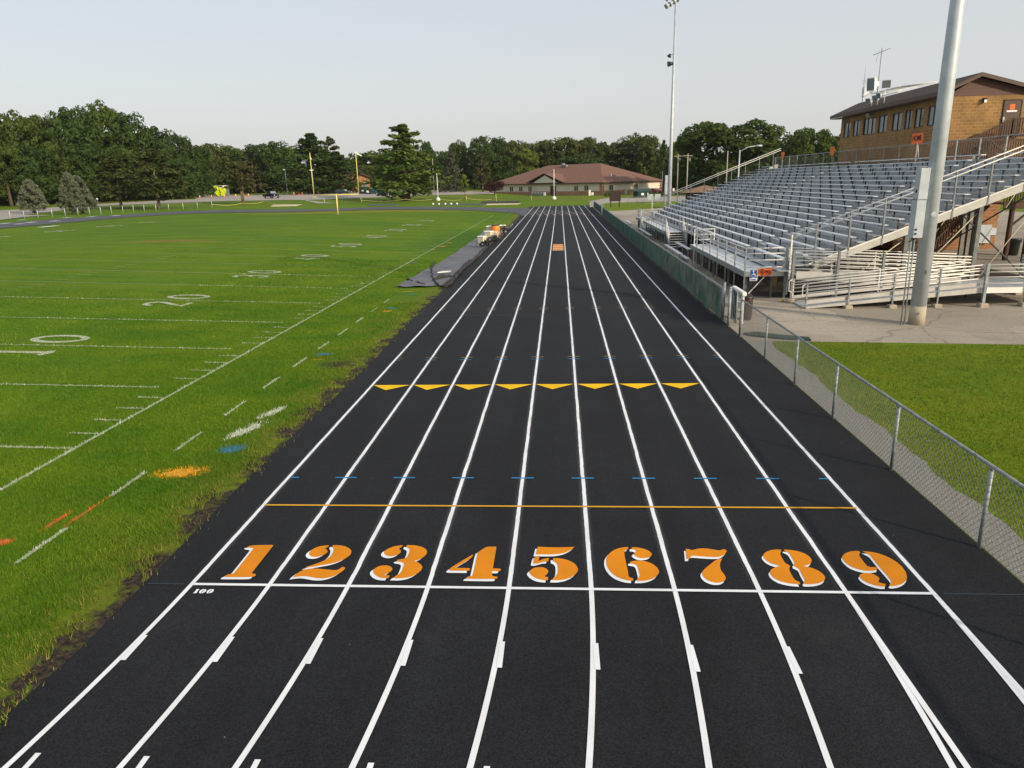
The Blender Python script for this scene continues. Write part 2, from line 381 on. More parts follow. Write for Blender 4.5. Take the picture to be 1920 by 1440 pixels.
def concrete():
    m=mat('worn_concrete_apron',(.27,.235,.185),.9,0,coord='World',c2=(.37,.325,.265),vs=.25,detail=9,bump=.25,bs=25)
    N,L=nt(m); b=N['Principled BSDF']
    g=N.new('ShaderNodeNewGeometry')
    n=N.new('ShaderNodeTexNoise'); n.inputs['Scale'].default_value=9; n.inputs['Detail'].default_value=6; L.new(g.outputs['Position'],n.inputs['Vector'])
    v=N.new('ShaderNodeTexVoronoi'); v.feature='DISTANCE_TO_EDGE'; v.inputs['Scale'].default_value=.22
    wn=N.new('ShaderNodeTexNoise'); wn.inputs['Scale'].default_value=.8; wn.inputs['Detail'].default_value=4; L.new(g.outputs['Position'],wn.inputs['Vector'])
    add=N.new('ShaderNodeVectorMath'); add.operation='ADD'; L.new(g.outputs['Position'],add.inputs[0]); L.new(wn.outputs['Color'],add.inputs[1]); L.new(add.outputs[0],v.inputs['Vector'])
    r=N.new('ShaderNodeMapRange'); r.inputs[1].default_value=.0; r.inputs[2].default_value=.012; r.inputs[3].default_value=.62; r.inputs[4].default_value=1; L.new(v.outputs['Distance'],r.inputs[0])
    r2=N.new('ShaderNodeMapRange'); r2.inputs[1].default_value=.3; r2.inputs[2].default_value=.7; r2.inputs[3].default_value=.86; r2.inputs[4].default_value=1.1; L.new(n.outputs['Fac'],r2.inputs[0])
    a=N.new('ShaderNodeMath'); a.operation='MULTIPLY'; L.new(r.outputs[0],a.inputs[0]); L.new(r2.outputs[0],a.inputs[1])
    sx=N.new('ShaderNodeSeparateXYZ'); L.new(g.outputs['Position'],sx.inputs[0])
    def mth(op,p,c=None):
        q=N.new('ShaderNodeMath'); q.operation=op
        for s_,i_ in ((p,0),(c,1)):
            if s_ is None: continue
            if isinstance(s_,(int,float)): q.inputs[i_].default_value=s_
            else: L.new(s_,q.inputs[i_])
        return q.outputs[0]
    jy=mth('ABSOLUTE',mth('SUBTRACT',mth('FRACT',mth('ADD',mth('MULTIPLY',sx.outputs['Y'],.21),mth('MULTIPLY',sx.outputs['X'],.006))),.5))
    rj=N.new('ShaderNodeMapRange'); rj.inputs[1].default_value=.0; rj.inputs[2].default_value=.006; rj.inputs[3].default_value=.66; rj.inputs[4].default_value=1; L.new(jy,rj.inputs[0])
    pt=N.new('ShaderNodeTexVoronoi'); pt.inputs['Scale'].default_value=.16; pt.distance='CHEBYCHEV'; L.new(add.outputs[0],pt.inputs['Vector'])
    ps=N.new('ShaderNodeSeparateColor'); L.new(pt.outputs['Color'],ps.inputs[0])
    rp_=N.new('ShaderNodeMapRange'); rp_.inputs[1].default_value=0; rp_.inputs[2].default_value=1; rp_.inputs[3].default_value=.80; rp_.inputs[4].default_value=1.12; L.new(ps.outputs[0],rp_.inputs[0])
    st=N.new('ShaderNodeTexNoise'); st.inputs['Scale'].default_value=.5; st.inputs['Detail'].default_value=8; st.inputs['Roughness'].default_value=.7; L.new(g.outputs['Position'],st.inputs['Vector'])
    rs_=N.new('ShaderNodeMapRange'); rs_.inputs[1].default_value=.5; rs_.inputs[2].default_value=.72; rs_.inputs[3].default_value=1.0; rs_.inputs[4].default_value=.70; L.new(st.outputs['Fac'],rs_.inputs[0])
    am=mth('MULTIPLY',mth('MULTIPLY',a.outputs[0],rj.outputs[0]),mth('MULTIPLY',rp_.outputs[0],rs_.outputs[0]))
    a=N.new('ShaderNodeMath'); a.operation='MULTIPLY'; L.new(am,a.inputs[0]); a.inputs[1].default_value=1.06
    s=N.new('ShaderNodeVectorMath'); s.operation='SCALE'
    old=b.inputs['Base Color'].links[0].from_socket; L.new(old,s.inputs[0]); L.new(a.outputs[0],s.inputs['Scale']); L.new(s.outputs[0],b.inputs['Base Color'])
    return m
M['concrete']=concrete()
M['road']=mat('pale_road_surface',(.27,.25,.235),.9,0,coord='World',c2=(.36,.32,.28),vs=.12,detail=6)
M['gravel']=mat('grey_limestone_gravel',(.15,.145,.13),.95,0,coord='World',c2=(.29,.28,.255),vs=26,detail=5,bump=.8,bs=40)

def grass_ground():
    m=bpy.data.materials.new('mown_turf'); m.use_nodes=True; N,L=nt(m); b=N['Principled BSDF']; b.inputs['Roughness'].default_value=.9; b.inputs['Specular IOR Level'].default_value=.1
    g=N.new('ShaderNodeNewGeometry'); P=g.outputs['Position']; sp=N.new('ShaderNodeSeparateXYZ'); L.new(P,sp.inputs[0])
    def noise(sc,det=5,vec=None):
        n=N.new('ShaderNodeTexNoise'); n.inputs['Scale'].default_value=sc; n.inputs['Detail'].default_value=det; n.inputs['Roughness'].default_value=.62; L.new(vec or P,n.inputs['Vector']); return n.outputs['Fac']
    def rng(s,a,c,d=0,e=1):
        r=N.new('ShaderNodeMapRange'); r.inputs[1].default_value=a; r.inputs[2].default_value=c; r.inputs[3].default_value=d; r.inputs[4].default_value=e; L.new(s,r.inputs[0]); return r.outputs[0]
    def mix(f,a,c):
        x=N.new('ShaderNodeMix'); x.data_type='RGBA'
        L.new(f,x.inputs[0]) if not isinstance(f,float) else None
        for s,i in ((a,6),(c,7)):
            if isinstance(s,tuple): x.inputs[i].default_value=s+(1,)
            else: L.new(s,x.inputs[i])
        return x.outputs[2]
    def math2(op,a,c):
        k=N.new('ShaderNodeMath'); k.operation=op
        for s,i in ((a,0),(c,1)):
            if isinstance(s,(int,float)): k.inputs[i].default_value=s
            else: L.new(s,k.inputs[i])
        return k.outputs[0]
    c=mix(rng(noise(.09,6),.35,.65),(.068,.160,.003),(.120,.208,.004))
    c=mix(rng(noise(.6,6),.42,.72,0,.6),c,(.046,.116,.003))
    mp=N.new('ShaderNodeMapping'); mp.inputs['Scale'].default_value=(.05,.9,1); L.new(P,mp.inputs[0])
    c=mix(rng(noise(.035,5),.42,.62,0,.5),c,(.034,.115,.006))
    c=mix(rng(noise(1,4,mp.outputs[0]),.4,.7,0,.6),c,(.150,.200,.008))
    # dry bare ground along the track edge
    edge=rng(math2('ADD',sp.outputs['X'],math2('MULTIPLY',rng(noise(.9,6),.3,.7,-1,1),1.1)),-2.4,-1.1)
    near=math2('MULTIPLY',rng(sp.outputs['X'],-.4,0.2,1,0),rng(sp.outputs['Y'],136,138,1,0))
    edge=math2('MULTIPLY',edge,near)
    c=mix(math2('MULTIPLY',edge,.55),c,(.15,.150,.022))
    soil=rng(math2('ADD',sp.outputs['X'],math2('MULTIPLY',rng(noise(1.3,7),.3,.7,-1,1),.6)),-1.12,-.82)
    soil=math2('MULTIPLY',soil,near)
    c=mix(soil,c,mix(rng(noise(14,4),.35,.65),(.020,.017,.014),(.075,.058,.040)))
    # worn patch on the far side of the field and dry strip at the far end
    def blob(x0,y0,sx,sy):
        dx=math2('DIVIDE',math2('SUBTRACT',sp.outputs['X'],x0),sx); dy=math2('DIVIDE',math2('SUBTRACT',sp.outputs['Y'],y0),sy)
        r=math2('ADD',math2('MULTIPLY',dx,dx),math2('MULTIPLY',dy,dy)); r=math2('ADD',r,math2('MULTIPLY',rng(noise(.8,5),.3,.7,-1,1),.5)); return rng(r,1.1,.1)
    c=mix(math2('MULTIPLY',blob(WORN[0],WORN[1],4.2,1.6),.6),c,(.26,.13,.045))
    c=mix(math2('MULTIPLY',blob(-31,119.5,22,8),.75),c,(.235,.20,.025))
    c=mix(math2('MULTIPLY',blob(-3.2,60,5,16),.5),c,(.020,.105,.010))
    c=mix(math2('MULTIPLY',blob(SOIL[0],SOIL[1],.75,.55),.95),c,(.035,.026,.020))
    c=mix(math2('MULTIPLY',rng(sp.outputs['X'],11,11.5,0,.6),rng(noise(.35,6),.25,.7,.5,1)),c,(.165,.205,.010))
    # far banks are drier
    far=rng(sp.outputs['Y'],125,200,0,.55)
    c=mix(math2('MULTIPLY',far,rng(noise(.05,5),.4,.6)),c,(.17,.155,.035))
    fine=rng(noise(45,3),.3,.7,.55,1.4)
    med=rng(noise(7,4),.3,.7,.78,1.2)
    v=N.new('ShaderNodeVectorMath'); v.operation='SCALE'; L.new(c,v.inputs[0]); L.new(math2('MULTIPLY',fine,med),v.inputs['Scale'])
    L.new(v.outputs[0],b.inputs['Base Color'])
    bp=N.new('ShaderNodeBump'); bp.inputs['Strength'].default_value=.8; bp.inputs['Distance'].default_value=.03; L.new(noise(38,3),bp.inputs['Height']); L.new(bp.outputs['Normal'],b.inputs['Normal'])
    return m
WORN=hit(318,452); SOIL=hit(628,683)
M['turf']=grass_ground()
def blades(name,c1,c2,sc=.5):
    m=bpy.data.materials.new(name); m.use_nodes=True; N,L=nt(m); b=N['Principled BSDF']; b.inputs['Roughness'].default_value=.65; b.inputs['Specular IOR Level'].default_value=.25
    g=N.new('ShaderNodeNewGeometry')
    n=N.new('ShaderNodeTexNoise'); n.inputs['Scale'].default_value=sc; n.inputs['Detail'].default_value=6; L.new(g.outputs['Position'],n.inputs['Vector'])
    r=N.new('ShaderNodeMapRange'); r.inputs[1].default_value=.35; r.inputs[2].default_value=.65; L.new(n.outputs['Fac'],r.inputs[0])
    mx=N.new('ShaderNodeMix'); mx.data_type='RGBA'; mx.inputs[6].default_value=c1+(1,); mx.inputs[7].default_value=c2+(1,); L.new(r.outputs[0],mx.inputs[0])
    ri=N.new('ShaderNodeMapRange'); ri.inputs[3].default_value=.7; ri.inputs[4].default_value=1.35; L.new(g.outputs['Random Per Island'],ri.inputs[0])
    v=N.new('ShaderNodeVectorMath'); v.operation='SCALE'; L.new(mx.outputs[2],v.inputs[0]); L.new(ri.outputs[0],v.inputs['Scale'])
    L.new(v.outputs[0],b.inputs['Base Color'])
    tr=N.new('ShaderNodeBsdfTranslucent'); L.new(v.outputs[0],tr.inputs['Color'])
    ms=N.new('ShaderNodeMixShader'); ms.inputs[0].default_value=.3; L.new(b.outputs[0],ms.inputs[1]); L.new(tr.outputs[0],ms.inputs[2])
    L.new(ms.outputs[0],N['Material Output'].inputs['Surface'])
    return m
M['blade']=blades('grass_blade',(.044,.135,.004),(.135,.220,.008),.45)
M['blade_right']=blades('verge_grass_blade',(.062,.140,.005),(.195,.215,.018),.8)
M['blade_dry']=blades('dry_grass_blade',(.17,.17,.03),(.28,.23,.05),2)
M['blade_white']=blades('white_painted_blade',(.62,.64,.58),(.50,.55,.42),3)
M['blade_orange']=blades('orange_painted_blade',(.75,.16,.01),(.5,.16,.02),4)
M['blade_gold']=blades('gold_painted_blade',(.80,.40,.01),(.6,.30,.02),4)
M['blade_blue']=blades('blue_painted_blade',(.03,.20,.38),(.05,.22,.26),4)
M['turf_white']=mat('white_turf_paint',(.34,.40,.24),.9,0,coord='World',c2=(.15,.22,.06),vs=22,detail=4,lo=.4,hi=.62)
M['turf_white_solid']=mat('fresh_white_turf_paint',(.46,.49,.38),.9,0,coord='World',c2=(.30,.35,.20),vs=16,detail=4,lo=.4,hi=.65)
M['turf_red']=mat('red_turf_paint',(.16,.05,.03),.9,0,coord='World',c2=(.10,.10,.02),vs=9)
M['turf_gold']=mat('gold_turf_paint',(.60,.30,.02),.9,0,coord='World',c2=(.25,.22,.02),vs=9,lo=.45,hi=.7)
M['turf_blue']=mat('blue_turf_paint',(.04,.16,.24),.9,0,coord='World',c2=(.06,.14,.06),vs=9,lo=.45,hi=.7)
M['turf_orange']=mat('orange_turf_paint',(.50,.12,.02),.9,0,coord='World',c2=(.16,.15,.02),vs=9,lo=.45,hi=.7)

def leaf(name,c1,c2,trans=.25,hue=.12):
    m=bpy.data.materials.new(name); m.use_nodes=True; N,L=nt(m); b=N['Principled BSDF']; b.inputs['Roughness'].default_value=.7; b.inputs['Specular IOR Level'].default_value=.15
    g=N.new('ShaderNodeNewGeometry'); oi=N.new('ShaderNodeObjectInfo')
    n=N.new('ShaderNodeTexNoise'); n.inputs['Scale'].default_value=.28; n.inputs['Detail'].default_value=4; L.new(g.outputs['Position'],n.inputs['Vector'])
    r=N.new('ShaderNodeMapRange'); r.inputs[1].default_value=.35; r.inputs[2].default_value=.65; L.new(n.outputs['Fac'],r.inputs[0])
    mx=N.new('ShaderNodeMix'); mx.data_type='RGBA'; mx.inputs[6].default_value=c1+(1,); mx.inputs[7].default_value=c2+(1,); L.new(r.outputs[0],mx.inputs[0])
    ri=N.new('ShaderNodeMapRange'); ri.inputs[3].default_value=.65; ri.inputs[4].default_value=1.4; L.new(g.outputs['Random Per Island'],ri.inputs[0])
    ro=N.new('ShaderNodeMapRange'); ro.inputs[3].default_value=1-hue; ro.inputs[4].default_value=1+hue; L.new(oi.outputs['Random'],ro.inputs[0])
    k=N.new('ShaderNodeMath'); k.operation='MULTIPLY'; L.new(ri.outputs[0],k.inputs[0]); L.new(ro.outputs[0],k.inputs[1])
    v=N.new('ShaderNodeVectorMath'); v.operation='SCALE'; L.new(mx.outputs[2],v.inputs[0]); L.new(k.outputs[0],v.inputs['Scale'])
    L.new(v.outputs[0],b.inputs['Base Color'])
    tr=N.new('ShaderNodeBsdfTranslucent'); L.new(v.outputs[0],tr.inputs['Color'])
    ms=N.new('ShaderNodeMixShader'); ms.inputs[0].default_value=trans; L.new(b.outputs[0],ms.inputs[1]); L.new(tr.outputs[0],ms.inputs[2])
    L.new(ms.outputs[0],N['Material Output'].inputs['Surface'])
    return m
M['leaf_dark']=leaf('dark_green_leaves',(.030,.060,.012),(.048,.082,.018))
M['leaf_mid']=leaf('mid_green_leaves',(.045,.080,.014),(.075,.110,.020))
M['leaf_olive']=leaf('olive_green_leaves',(.055,.075,.018),(.085,.100,.026))
M['leaf_bright']=leaf('fresh_green_leaves',(.085,.125,.016),(.125,.155,.022))
M['leaf_red']=leaf('dark_red_leaves',(.045,.018,.016),(.070,.026,.020))
M['needle']=leaf('green_pine_needles',(.055,.098,.018),(.098,.140,.026),.15)
M['needle_dark']=leaf('dark_pine_needles',(.032,.062,.015),(.055,.086,.020),.15)
M['needle_brown']=leaf('browning_pine_needles',(.052,.066,.020),(.080,.080,.028),.15)
M['needle_yellow']=leaf('yellowish_pine_needles',(.048,.066,.018),(.072,.086,.024),.15)
M['needle_grey']=leaf('grey_green_juniper_foliage',(.105,.125,.075),(.150,.165,.105),.12)
M['needle_spruce']=leaf('dusty_spruce_needles',(.070,.080,.052),(.095,.098,.062),.12)
M['shade_dark_dirt']=mat('shade_dark_earth',(.030,.020,.014),.95,0,coord='World',c2=(.062,.040,.026),vs=1.5,detail=6,bump=.4,bs=12)  # earth colour darkened to carry the shade under the bleachers

def fade_screen():
    m=M['windscreen']; N,L=nt(m); b=N['Principled BSDF']; old=b.inputs['Base Color'].links[0].from_socket
    g=N.new('ShaderNodeNewGeometry'); sx=N.new('ShaderNodeSeparateXYZ'); L.new(g.outputs['Position'],sx.inputs[0])
    r=N.new('ShaderNodeMapRange'); r.inputs[1].default_value=52; r.inputs[2].default_value=20; r.inputs[3].default_value=0; r.inputs[4].default_value=.9; L.new(sx.outputs['Y'],r.inputs[0])
    n=N.new('ShaderNodeTexNoise'); n.inputs['Scale'].default_value=1.3; n.inputs['Detail'].default_value=7; L.new(g.outputs['Position'],n.inputs['Vector'])
    r2=N.new('ShaderNodeMapRange'); r2.inputs[1].default_value=.35; r2.inputs[2].default_value=.68; L.new(n.outputs['Fac'],r2.inputs[0])
    k=N.new('ShaderNodeMath'); k.operation='MULTIPLY'; L.new(r.outputs[0],k.inputs[0]); L.new(r2.outputs[0],k.inputs[1])
    x=N.new('ShaderNodeMix'); x.data_type='RGBA'; L.new(k.outputs[0],x.inputs[0]); L.new(old,x.inputs[6]); x.inputs[7].default_value=(.21,.22,.165,1); L.new(x.outputs[2],b.inputs['Base Color'])
fade_screen()
# painted lane numbers: outlines of each stencil piece on the track (metres)
DIGITS={
 '1':[[(0.364,1.069),(0.388,1.079),(0.441,1.09),(0.508,1.096),(0.708,1.105),(0.715,1.076),(0.715,0.909),(0.713,0.456),(0.714,0.309),(0.721,0.293),(0.748,0.281),(0.761,0.275),(0.786,0.263),(0.795,0.243),(0.795,0.233),(0.79,0.217),(0.782,0.208),(0.763,0.198),(0.683,0.192),(0.385,0.186),(0.367,0.213),(0.388,0.246),(0.397,0.257),(0.411,0.263),(0.425,0.268),(0.452,0.274),(0.461,0.286),(0.462,0.314),(0.461,0.448),(0.455,0.839),(0.451,0.981),(0.438,1.005),(0.418,1.007),(0.402,1.01),(0.368,1.018),(0.353,1.026),(0.337,1.047)]],
 '2':[[(1.562,1.108),(1.559,1.066),(1.552,1.047),(1.527,1.013),(1.553,0.99),(1.566,0.975),(1.585,0.948),(1.593,0.929),(1.599,0.902),(1.597,0.884),(1.589,0.856),(1.577,0.836),(1.553,0.805),(1.535,0.789),(1.506,0.772),(1.487,0.766),(1.46,0.765),(1.441,0.767),(1.411,0.773),(1.394,0.783),(1.37,0.806),(1.358,0.823),(1.343,0.85),(1.337,0.869),(1.334,0.9),(1.335,0.923),(1.343,0.962),(1.353,0.986),(1.373,1.022),(1.39,1.042),(1.42,1.068),(1.443,1.081),(1.481,1.096),(1.507,1.103)],
  [(1.619,1.115),(1.715,1.112),(1.755,1.105),(1.803,1.084),(1.834,1.066),(1.879,1.031),(1.904,1.006),(1.933,0.965),(1.947,0.936),(1.957,0.892),(1.96,0.863),(1.956,0.822),(1.947,0.793),(1.926,0.746),(1.91,0.716),(1.881,0.676),(1.853,0.648),(1.798,0.605),(1.749,0.579),(1.659,0.544),(1.609,0.524),(1.551,0.497),(1.509,0.482),(1.418,0.459),(1.43,0.477),(1.453,0.497),(1.514,0.547),(1.549,0.578),(1.593,0.621),(1.616,0.647),(1.643,0.68),(1.658,0.709),(1.675,0.763),(1.683,0.799),(1.687,0.853),(1.686,0.888),(1.68,0.936),(1.673,0.966),(1.659,1.007),(1.647,1.032),(1.62,1.074)],
  [(1.338,0.199),(1.34,0.231),(1.346,0.259),(1.365,0.318),(1.382,0.352),(1.414,0.393),(1.439,0.412),(1.48,0.429),(1.516,0.435),(1.582,0.436),(1.628,0.433),(1.698,0.422),(1.749,0.414),(1.833,0.401),(1.87,0.4),(1.897,0.409),(1.91,0.419),(1.92,0.441),(1.926,0.456),(1.936,0.479),(1.945,0.486),(1.962,0.487),(1.972,0.482),(1.992,0.461),(1.992,0.427),(1.987,0.404),(1.97,0.36),(1.957,0.333),(1.935,0.296),(1.916,0.271),(1.878,0.233),(1.851,0.215),(1.808,0.195),(1.781,0.188),(1.743,0.184),(1.716,0.184),(1.672,0.189),(1.639,0.197),(1.584,0.214),(1.55,0.223),(1.5,0.234),(1.47,0.235),(1.43,0.228),(1.401,0.221)]],
 '3':[[(2.67,1.129),(2.669,1.091),(2.66,1.071),(2.625,1.028),(2.651,1),(2.663,0.984),(2.677,0.957),(2.682,0.938),(2.682,0.907),(2.676,0.886),(2.658,0.855),(2.643,0.838),(2.613,0.817),(2.592,0.809),(2.559,0.805),(2.538,0.808),(2.508,0.821),(2.489,0.833),(2.465,0.856),(2.453,0.873),(2.442,0.9),(2.438,0.92),(2.441,0.955),(2.448,0.978),(2.468,1.013),(2.486,1.037),(2.519,1.073),(2.543,1.091),(2.581,1.109),(2.609,1.118)],
  [(2.73,1.136),(2.829,1.133),(2.87,1.126),(2.918,1.109),(2.949,1.093),(2.993,1.063),(3.017,1.039),(3.045,0.997),(3.058,0.971),(3.068,0.934),(3.07,0.907),(3.067,0.867),(3.06,0.837),(3.042,0.79),(3.024,0.761),(2.991,0.72),(2.969,0.7),(2.925,0.673),(2.97,0.652),(2.993,0.633),(3.031,0.592),(3.05,0.566),(3.07,0.528),(3.078,0.501),(3.079,0.457),(3.074,0.425),(3.057,0.375),(3.041,0.344),(3.011,0.301),(2.988,0.276),(2.949,0.245),(2.917,0.229),(2.863,0.213),(2.822,0.208),(2.729,0.21),(2.738,0.238),(2.744,0.254),(2.758,0.278),(2.77,0.295),(2.791,0.319),(2.8,0.343),(2.806,0.39),(2.808,0.438),(2.807,0.54),(2.803,0.582),(2.794,0.608),(2.785,0.622),(2.765,0.637),(2.744,0.647),(2.687,0.663),(2.675,0.69),(2.694,0.708),(2.711,0.716),(2.749,0.727),(2.771,0.74),(2.799,0.771),(2.809,0.803),(2.81,0.871),(2.809,0.914),(2.804,0.976),(2.797,1.005),(2.783,1.033),(2.769,1.049),(2.73,1.077)],
  [(2.669,0.274),(2.665,0.209),(2.62,0.208),(2.596,0.21),(2.559,0.218),(2.532,0.232),(2.488,0.264),(2.463,0.289),(2.433,0.331),(2.42,0.355),(2.409,0.386),(2.406,0.408),(2.411,0.443),(2.42,0.466),(2.441,0.501),(2.46,0.519),(2.495,0.538),(2.52,0.544),(2.56,0.545),(2.585,0.538),(2.62,0.518),(2.638,0.5),(2.666,0.454),(2.667,0.413),(2.661,0.392),(2.646,0.36),(2.63,0.339),(2.587,0.298),(2.594,0.288),(2.61,0.283)]],
 '4':[[(3.924,1.099),(3.96,1.109),(4.066,1.111),(4.068,1.057),(4.068,0.929),(4.068,0.495),(4.151,0.492),(4.174,0.485),(4.185,0.461),(4.174,0.432),(4.15,0.424),(4.064,0.422),(4.069,0.34),(4.074,0.314),(4.083,0.296),(4.098,0.288),(4.146,0.277),(4.154,0.242),(4.135,0.222),(4.052,0.217),(3.817,0.218),(3.736,0.222),(3.726,0.237),(3.743,0.266),(3.759,0.276),(3.805,0.289),(3.809,0.358),(3.81,0.484),(3.809,0.823),(3.813,0.948),(3.828,0.969),(3.843,0.993),(3.876,1.045),(3.896,1.072)],
  [(3.745,0.878),(3.639,0.734),(3.586,0.659),(3.506,0.541),(3.476,0.492),(3.46,0.45),(3.476,0.427),(3.534,0.423),(3.748,0.425),(3.745,0.493),(3.54,0.499),(3.693,0.712),(3.736,0.781),(3.746,0.824),(3.748,0.846)]],
 '5':[[(4.672,1.122),(4.752,1.116),(4.8,1.112),(4.886,1.107),(4.948,1.107),(5.05,1.112),(5.109,1.117),(5.209,1.128),(5.195,1.095),(5.181,1.073),(5.15,1.031),(5.125,1.005),(5.081,0.966),(5.048,0.946),(4.994,0.921),(4.953,0.91),(4.883,0.902),(4.819,0.9),(4.653,0.901),(4.66,0.987),(4.663,1.031)],
  [(4.644,0.842),(4.705,0.852),(4.695,0.709),(4.744,0.754),(4.766,0.769),(4.792,0.783),(4.808,0.789),(4.839,0.794),(4.835,0.707),(4.791,0.697),(4.769,0.689),(4.737,0.672),(4.718,0.661),(4.692,0.645),(4.675,0.638),(4.649,0.634),(4.637,0.637),(4.623,0.654),(4.629,0.732),(4.633,0.769)],
  [(4.9,0.795),(4.979,0.792),(5.015,0.785),(5.065,0.767),(5.097,0.748),(5.146,0.71),(5.173,0.682),(5.205,0.638),(5.221,0.603),(5.239,0.54),(5.244,0.505),(5.242,0.462),(5.234,0.431),(5.216,0.382),(5.197,0.349),(5.158,0.3),(5.13,0.274),(5.086,0.243),(5.055,0.228),(5.005,0.212),(4.97,0.207),(4.897,0.208),(4.903,0.249),(4.911,0.266),(4.929,0.287),(4.941,0.308),(4.956,0.347),(4.963,0.382),(4.968,0.45),(4.969,0.499),(4.967,0.581),(4.962,0.621),(4.949,0.659),(4.936,0.68),(4.9,0.713)],
  [(4.838,0.282),(4.834,0.203),(4.795,0.206),(4.771,0.211),(4.73,0.222),(4.704,0.235),(4.665,0.264),(4.642,0.287),(4.612,0.328),(4.597,0.355),(4.578,0.408),(4.589,0.453),(4.6,0.475),(4.625,0.506),(4.646,0.522),(4.684,0.537),(4.71,0.542),(4.749,0.541),(4.772,0.533),(4.801,0.512),(4.816,0.493),(4.833,0.456),(4.838,0.434),(4.835,0.403),(4.829,0.381),(4.814,0.348),(4.803,0.329),(4.78,0.301),(4.804,0.289),(4.815,0.286)]],
 '6':[[(5.989,1.137),(5.984,1.079),(5.953,1.06),(5.94,1.044),(5.924,1.01),(5.917,0.971),(5.914,0.891),(5.913,0.834),(5.915,0.743),(5.917,0.683),(5.918,0.594),(5.92,0.536),(5.922,0.45),(5.921,0.401),(5.919,0.341),(5.923,0.315),(5.937,0.298),(5.948,0.289),(5.974,0.278),(5.97,0.215),(5.913,0.221),(5.884,0.23),(5.84,0.253),(5.811,0.272),(5.77,0.306),(5.745,0.337),(5.708,0.397),(5.688,0.441),(5.664,0.514),(5.653,0.566),(5.644,0.647),(5.643,0.701),(5.649,0.778),(5.66,0.831),(5.689,0.911),(5.71,0.956),(5.747,1.011),(5.775,1.042),(5.822,1.081),(5.853,1.101),(5.902,1.122),(5.933,1.131)],
  [(6.039,1.132),(6.104,1.128),(6.136,1.121),(6.184,1.101),(6.214,1.083),(6.253,1.05),(6.273,1.027),(6.292,0.99),(6.299,0.967),(6.305,0.927),(6.285,0.883),(6.271,0.864),(6.245,0.84),(6.223,0.829),(6.183,0.818),(6.157,0.818),(6.119,0.827),(6.097,0.841),(6.071,0.873),(6.059,0.893),(6.045,0.928),(6.062,0.968),(6.072,0.985),(6.095,1.013),(6.091,1.04),(6.083,1.051),(6.065,1.065),(6.052,1.069),(6.028,1.068)],
  [(5.978,0.714),(6.008,0.732),(6.034,0.74),(6.09,0.751),(6.127,0.749),(6.18,0.734),(6.212,0.719),(6.253,0.688),(6.278,0.661),(6.31,0.611),(6.325,0.578),(6.338,0.528),(6.342,0.498),(6.343,0.455),(6.337,0.427),(6.319,0.384),(6.303,0.356),(6.273,0.313),(6.249,0.289),(6.209,0.259),(6.179,0.243),(6.131,0.224),(6.095,0.217),(6.019,0.214),(6.025,0.254),(6.034,0.273),(6.055,0.297),(6.065,0.317),(6.073,0.353),(6.075,0.393),(6.073,0.478),(6.071,0.527),(6.068,0.589),(6.062,0.618),(6.045,0.643),(6.031,0.653),(6.006,0.659),(5.992,0.663),(5.971,0.671)]],
 '7':[[(6.805,1.094),(6.848,1.091),(6.862,1.084),(6.869,1.067),(6.88,1.064),(6.908,1.071),(6.928,1.08),(6.961,1.097),(6.987,1.107),(7.032,1.116),(7.065,1.117),(7.12,1.109),(7.154,1.101),(7.2,1.085),(7.229,1.075),(7.269,1.062),(7.288,1.063),(7.304,1.077),(7.315,1.084),(7.334,1.093),(7.346,1.093),(7.364,1.085),(7.371,1.074),(7.375,1.043),(7.353,0.993),(7.339,0.97),(7.312,0.936),(7.293,0.916),(7.261,0.889),(7.235,0.878),(7.189,0.873),(7.147,0.873),(7.067,0.879),(7.016,0.885),(6.944,0.897),(6.907,0.901),(6.868,0.902),(6.85,0.894),(6.834,0.869),(6.826,0.851),(6.815,0.812),(6.771,0.807),(6.785,0.92),(6.792,0.977)],
  [(7.267,0.831),(7.237,0.766),(7.223,0.731),(7.204,0.674),(7.195,0.634),(7.185,0.571),(7.183,0.532),(7.187,0.477),(7.193,0.443),(7.204,0.396),(7.207,0.366),(7.206,0.324),(7.201,0.299),(7.185,0.264),(7.169,0.242),(7.135,0.212),(7.112,0.2),(7.074,0.194),(7.05,0.195),(7.016,0.206),(6.993,0.22),(6.96,0.251),(6.942,0.276),(6.923,0.319),(6.915,0.349),(6.912,0.397),(6.914,0.425),(6.924,0.462),(6.937,0.49),(6.968,0.54),(6.999,0.582),(7.062,0.658),(7.097,0.701),(7.139,0.753),(7.162,0.778),(7.189,0.801),(7.212,0.813)]],
 '8':[[(8.153,1.099),(8.133,1.044),(8.123,1.022),(8.109,0.995),(8.103,0.966),(8.099,0.907),(8.097,0.864),(8.096,0.793),(8.097,0.757),(8.101,0.719),(8.111,0.697),(8.142,0.66),(8.13,0.623),(8.123,0.603),(8.107,0.572),(8.1,0.537),(8.094,0.464),(8.092,0.417),(8.092,0.346),(8.094,0.311),(8.102,0.276),(8.112,0.259),(8.133,0.242),(8.139,0.225),(8.133,0.179),(8.086,0.182),(8.056,0.187),(8,0.2),(7.964,0.214),(7.912,0.241),(7.884,0.265),(7.851,0.311),(7.836,0.344),(7.823,0.397),(7.82,0.43),(7.826,0.479),(7.836,0.507),(7.86,0.544),(7.882,0.567),(7.925,0.599),(7.954,0.617),(8.013,0.647),(7.965,0.671),(7.942,0.686),(7.909,0.714),(7.89,0.738),(7.867,0.782),(7.857,0.814),(7.848,0.865),(7.848,0.896),(7.857,0.935),(7.871,0.964),(7.904,1.011),(7.931,1.037),(7.979,1.068),(8.011,1.084),(8.061,1.098),(8.093,1.102)],
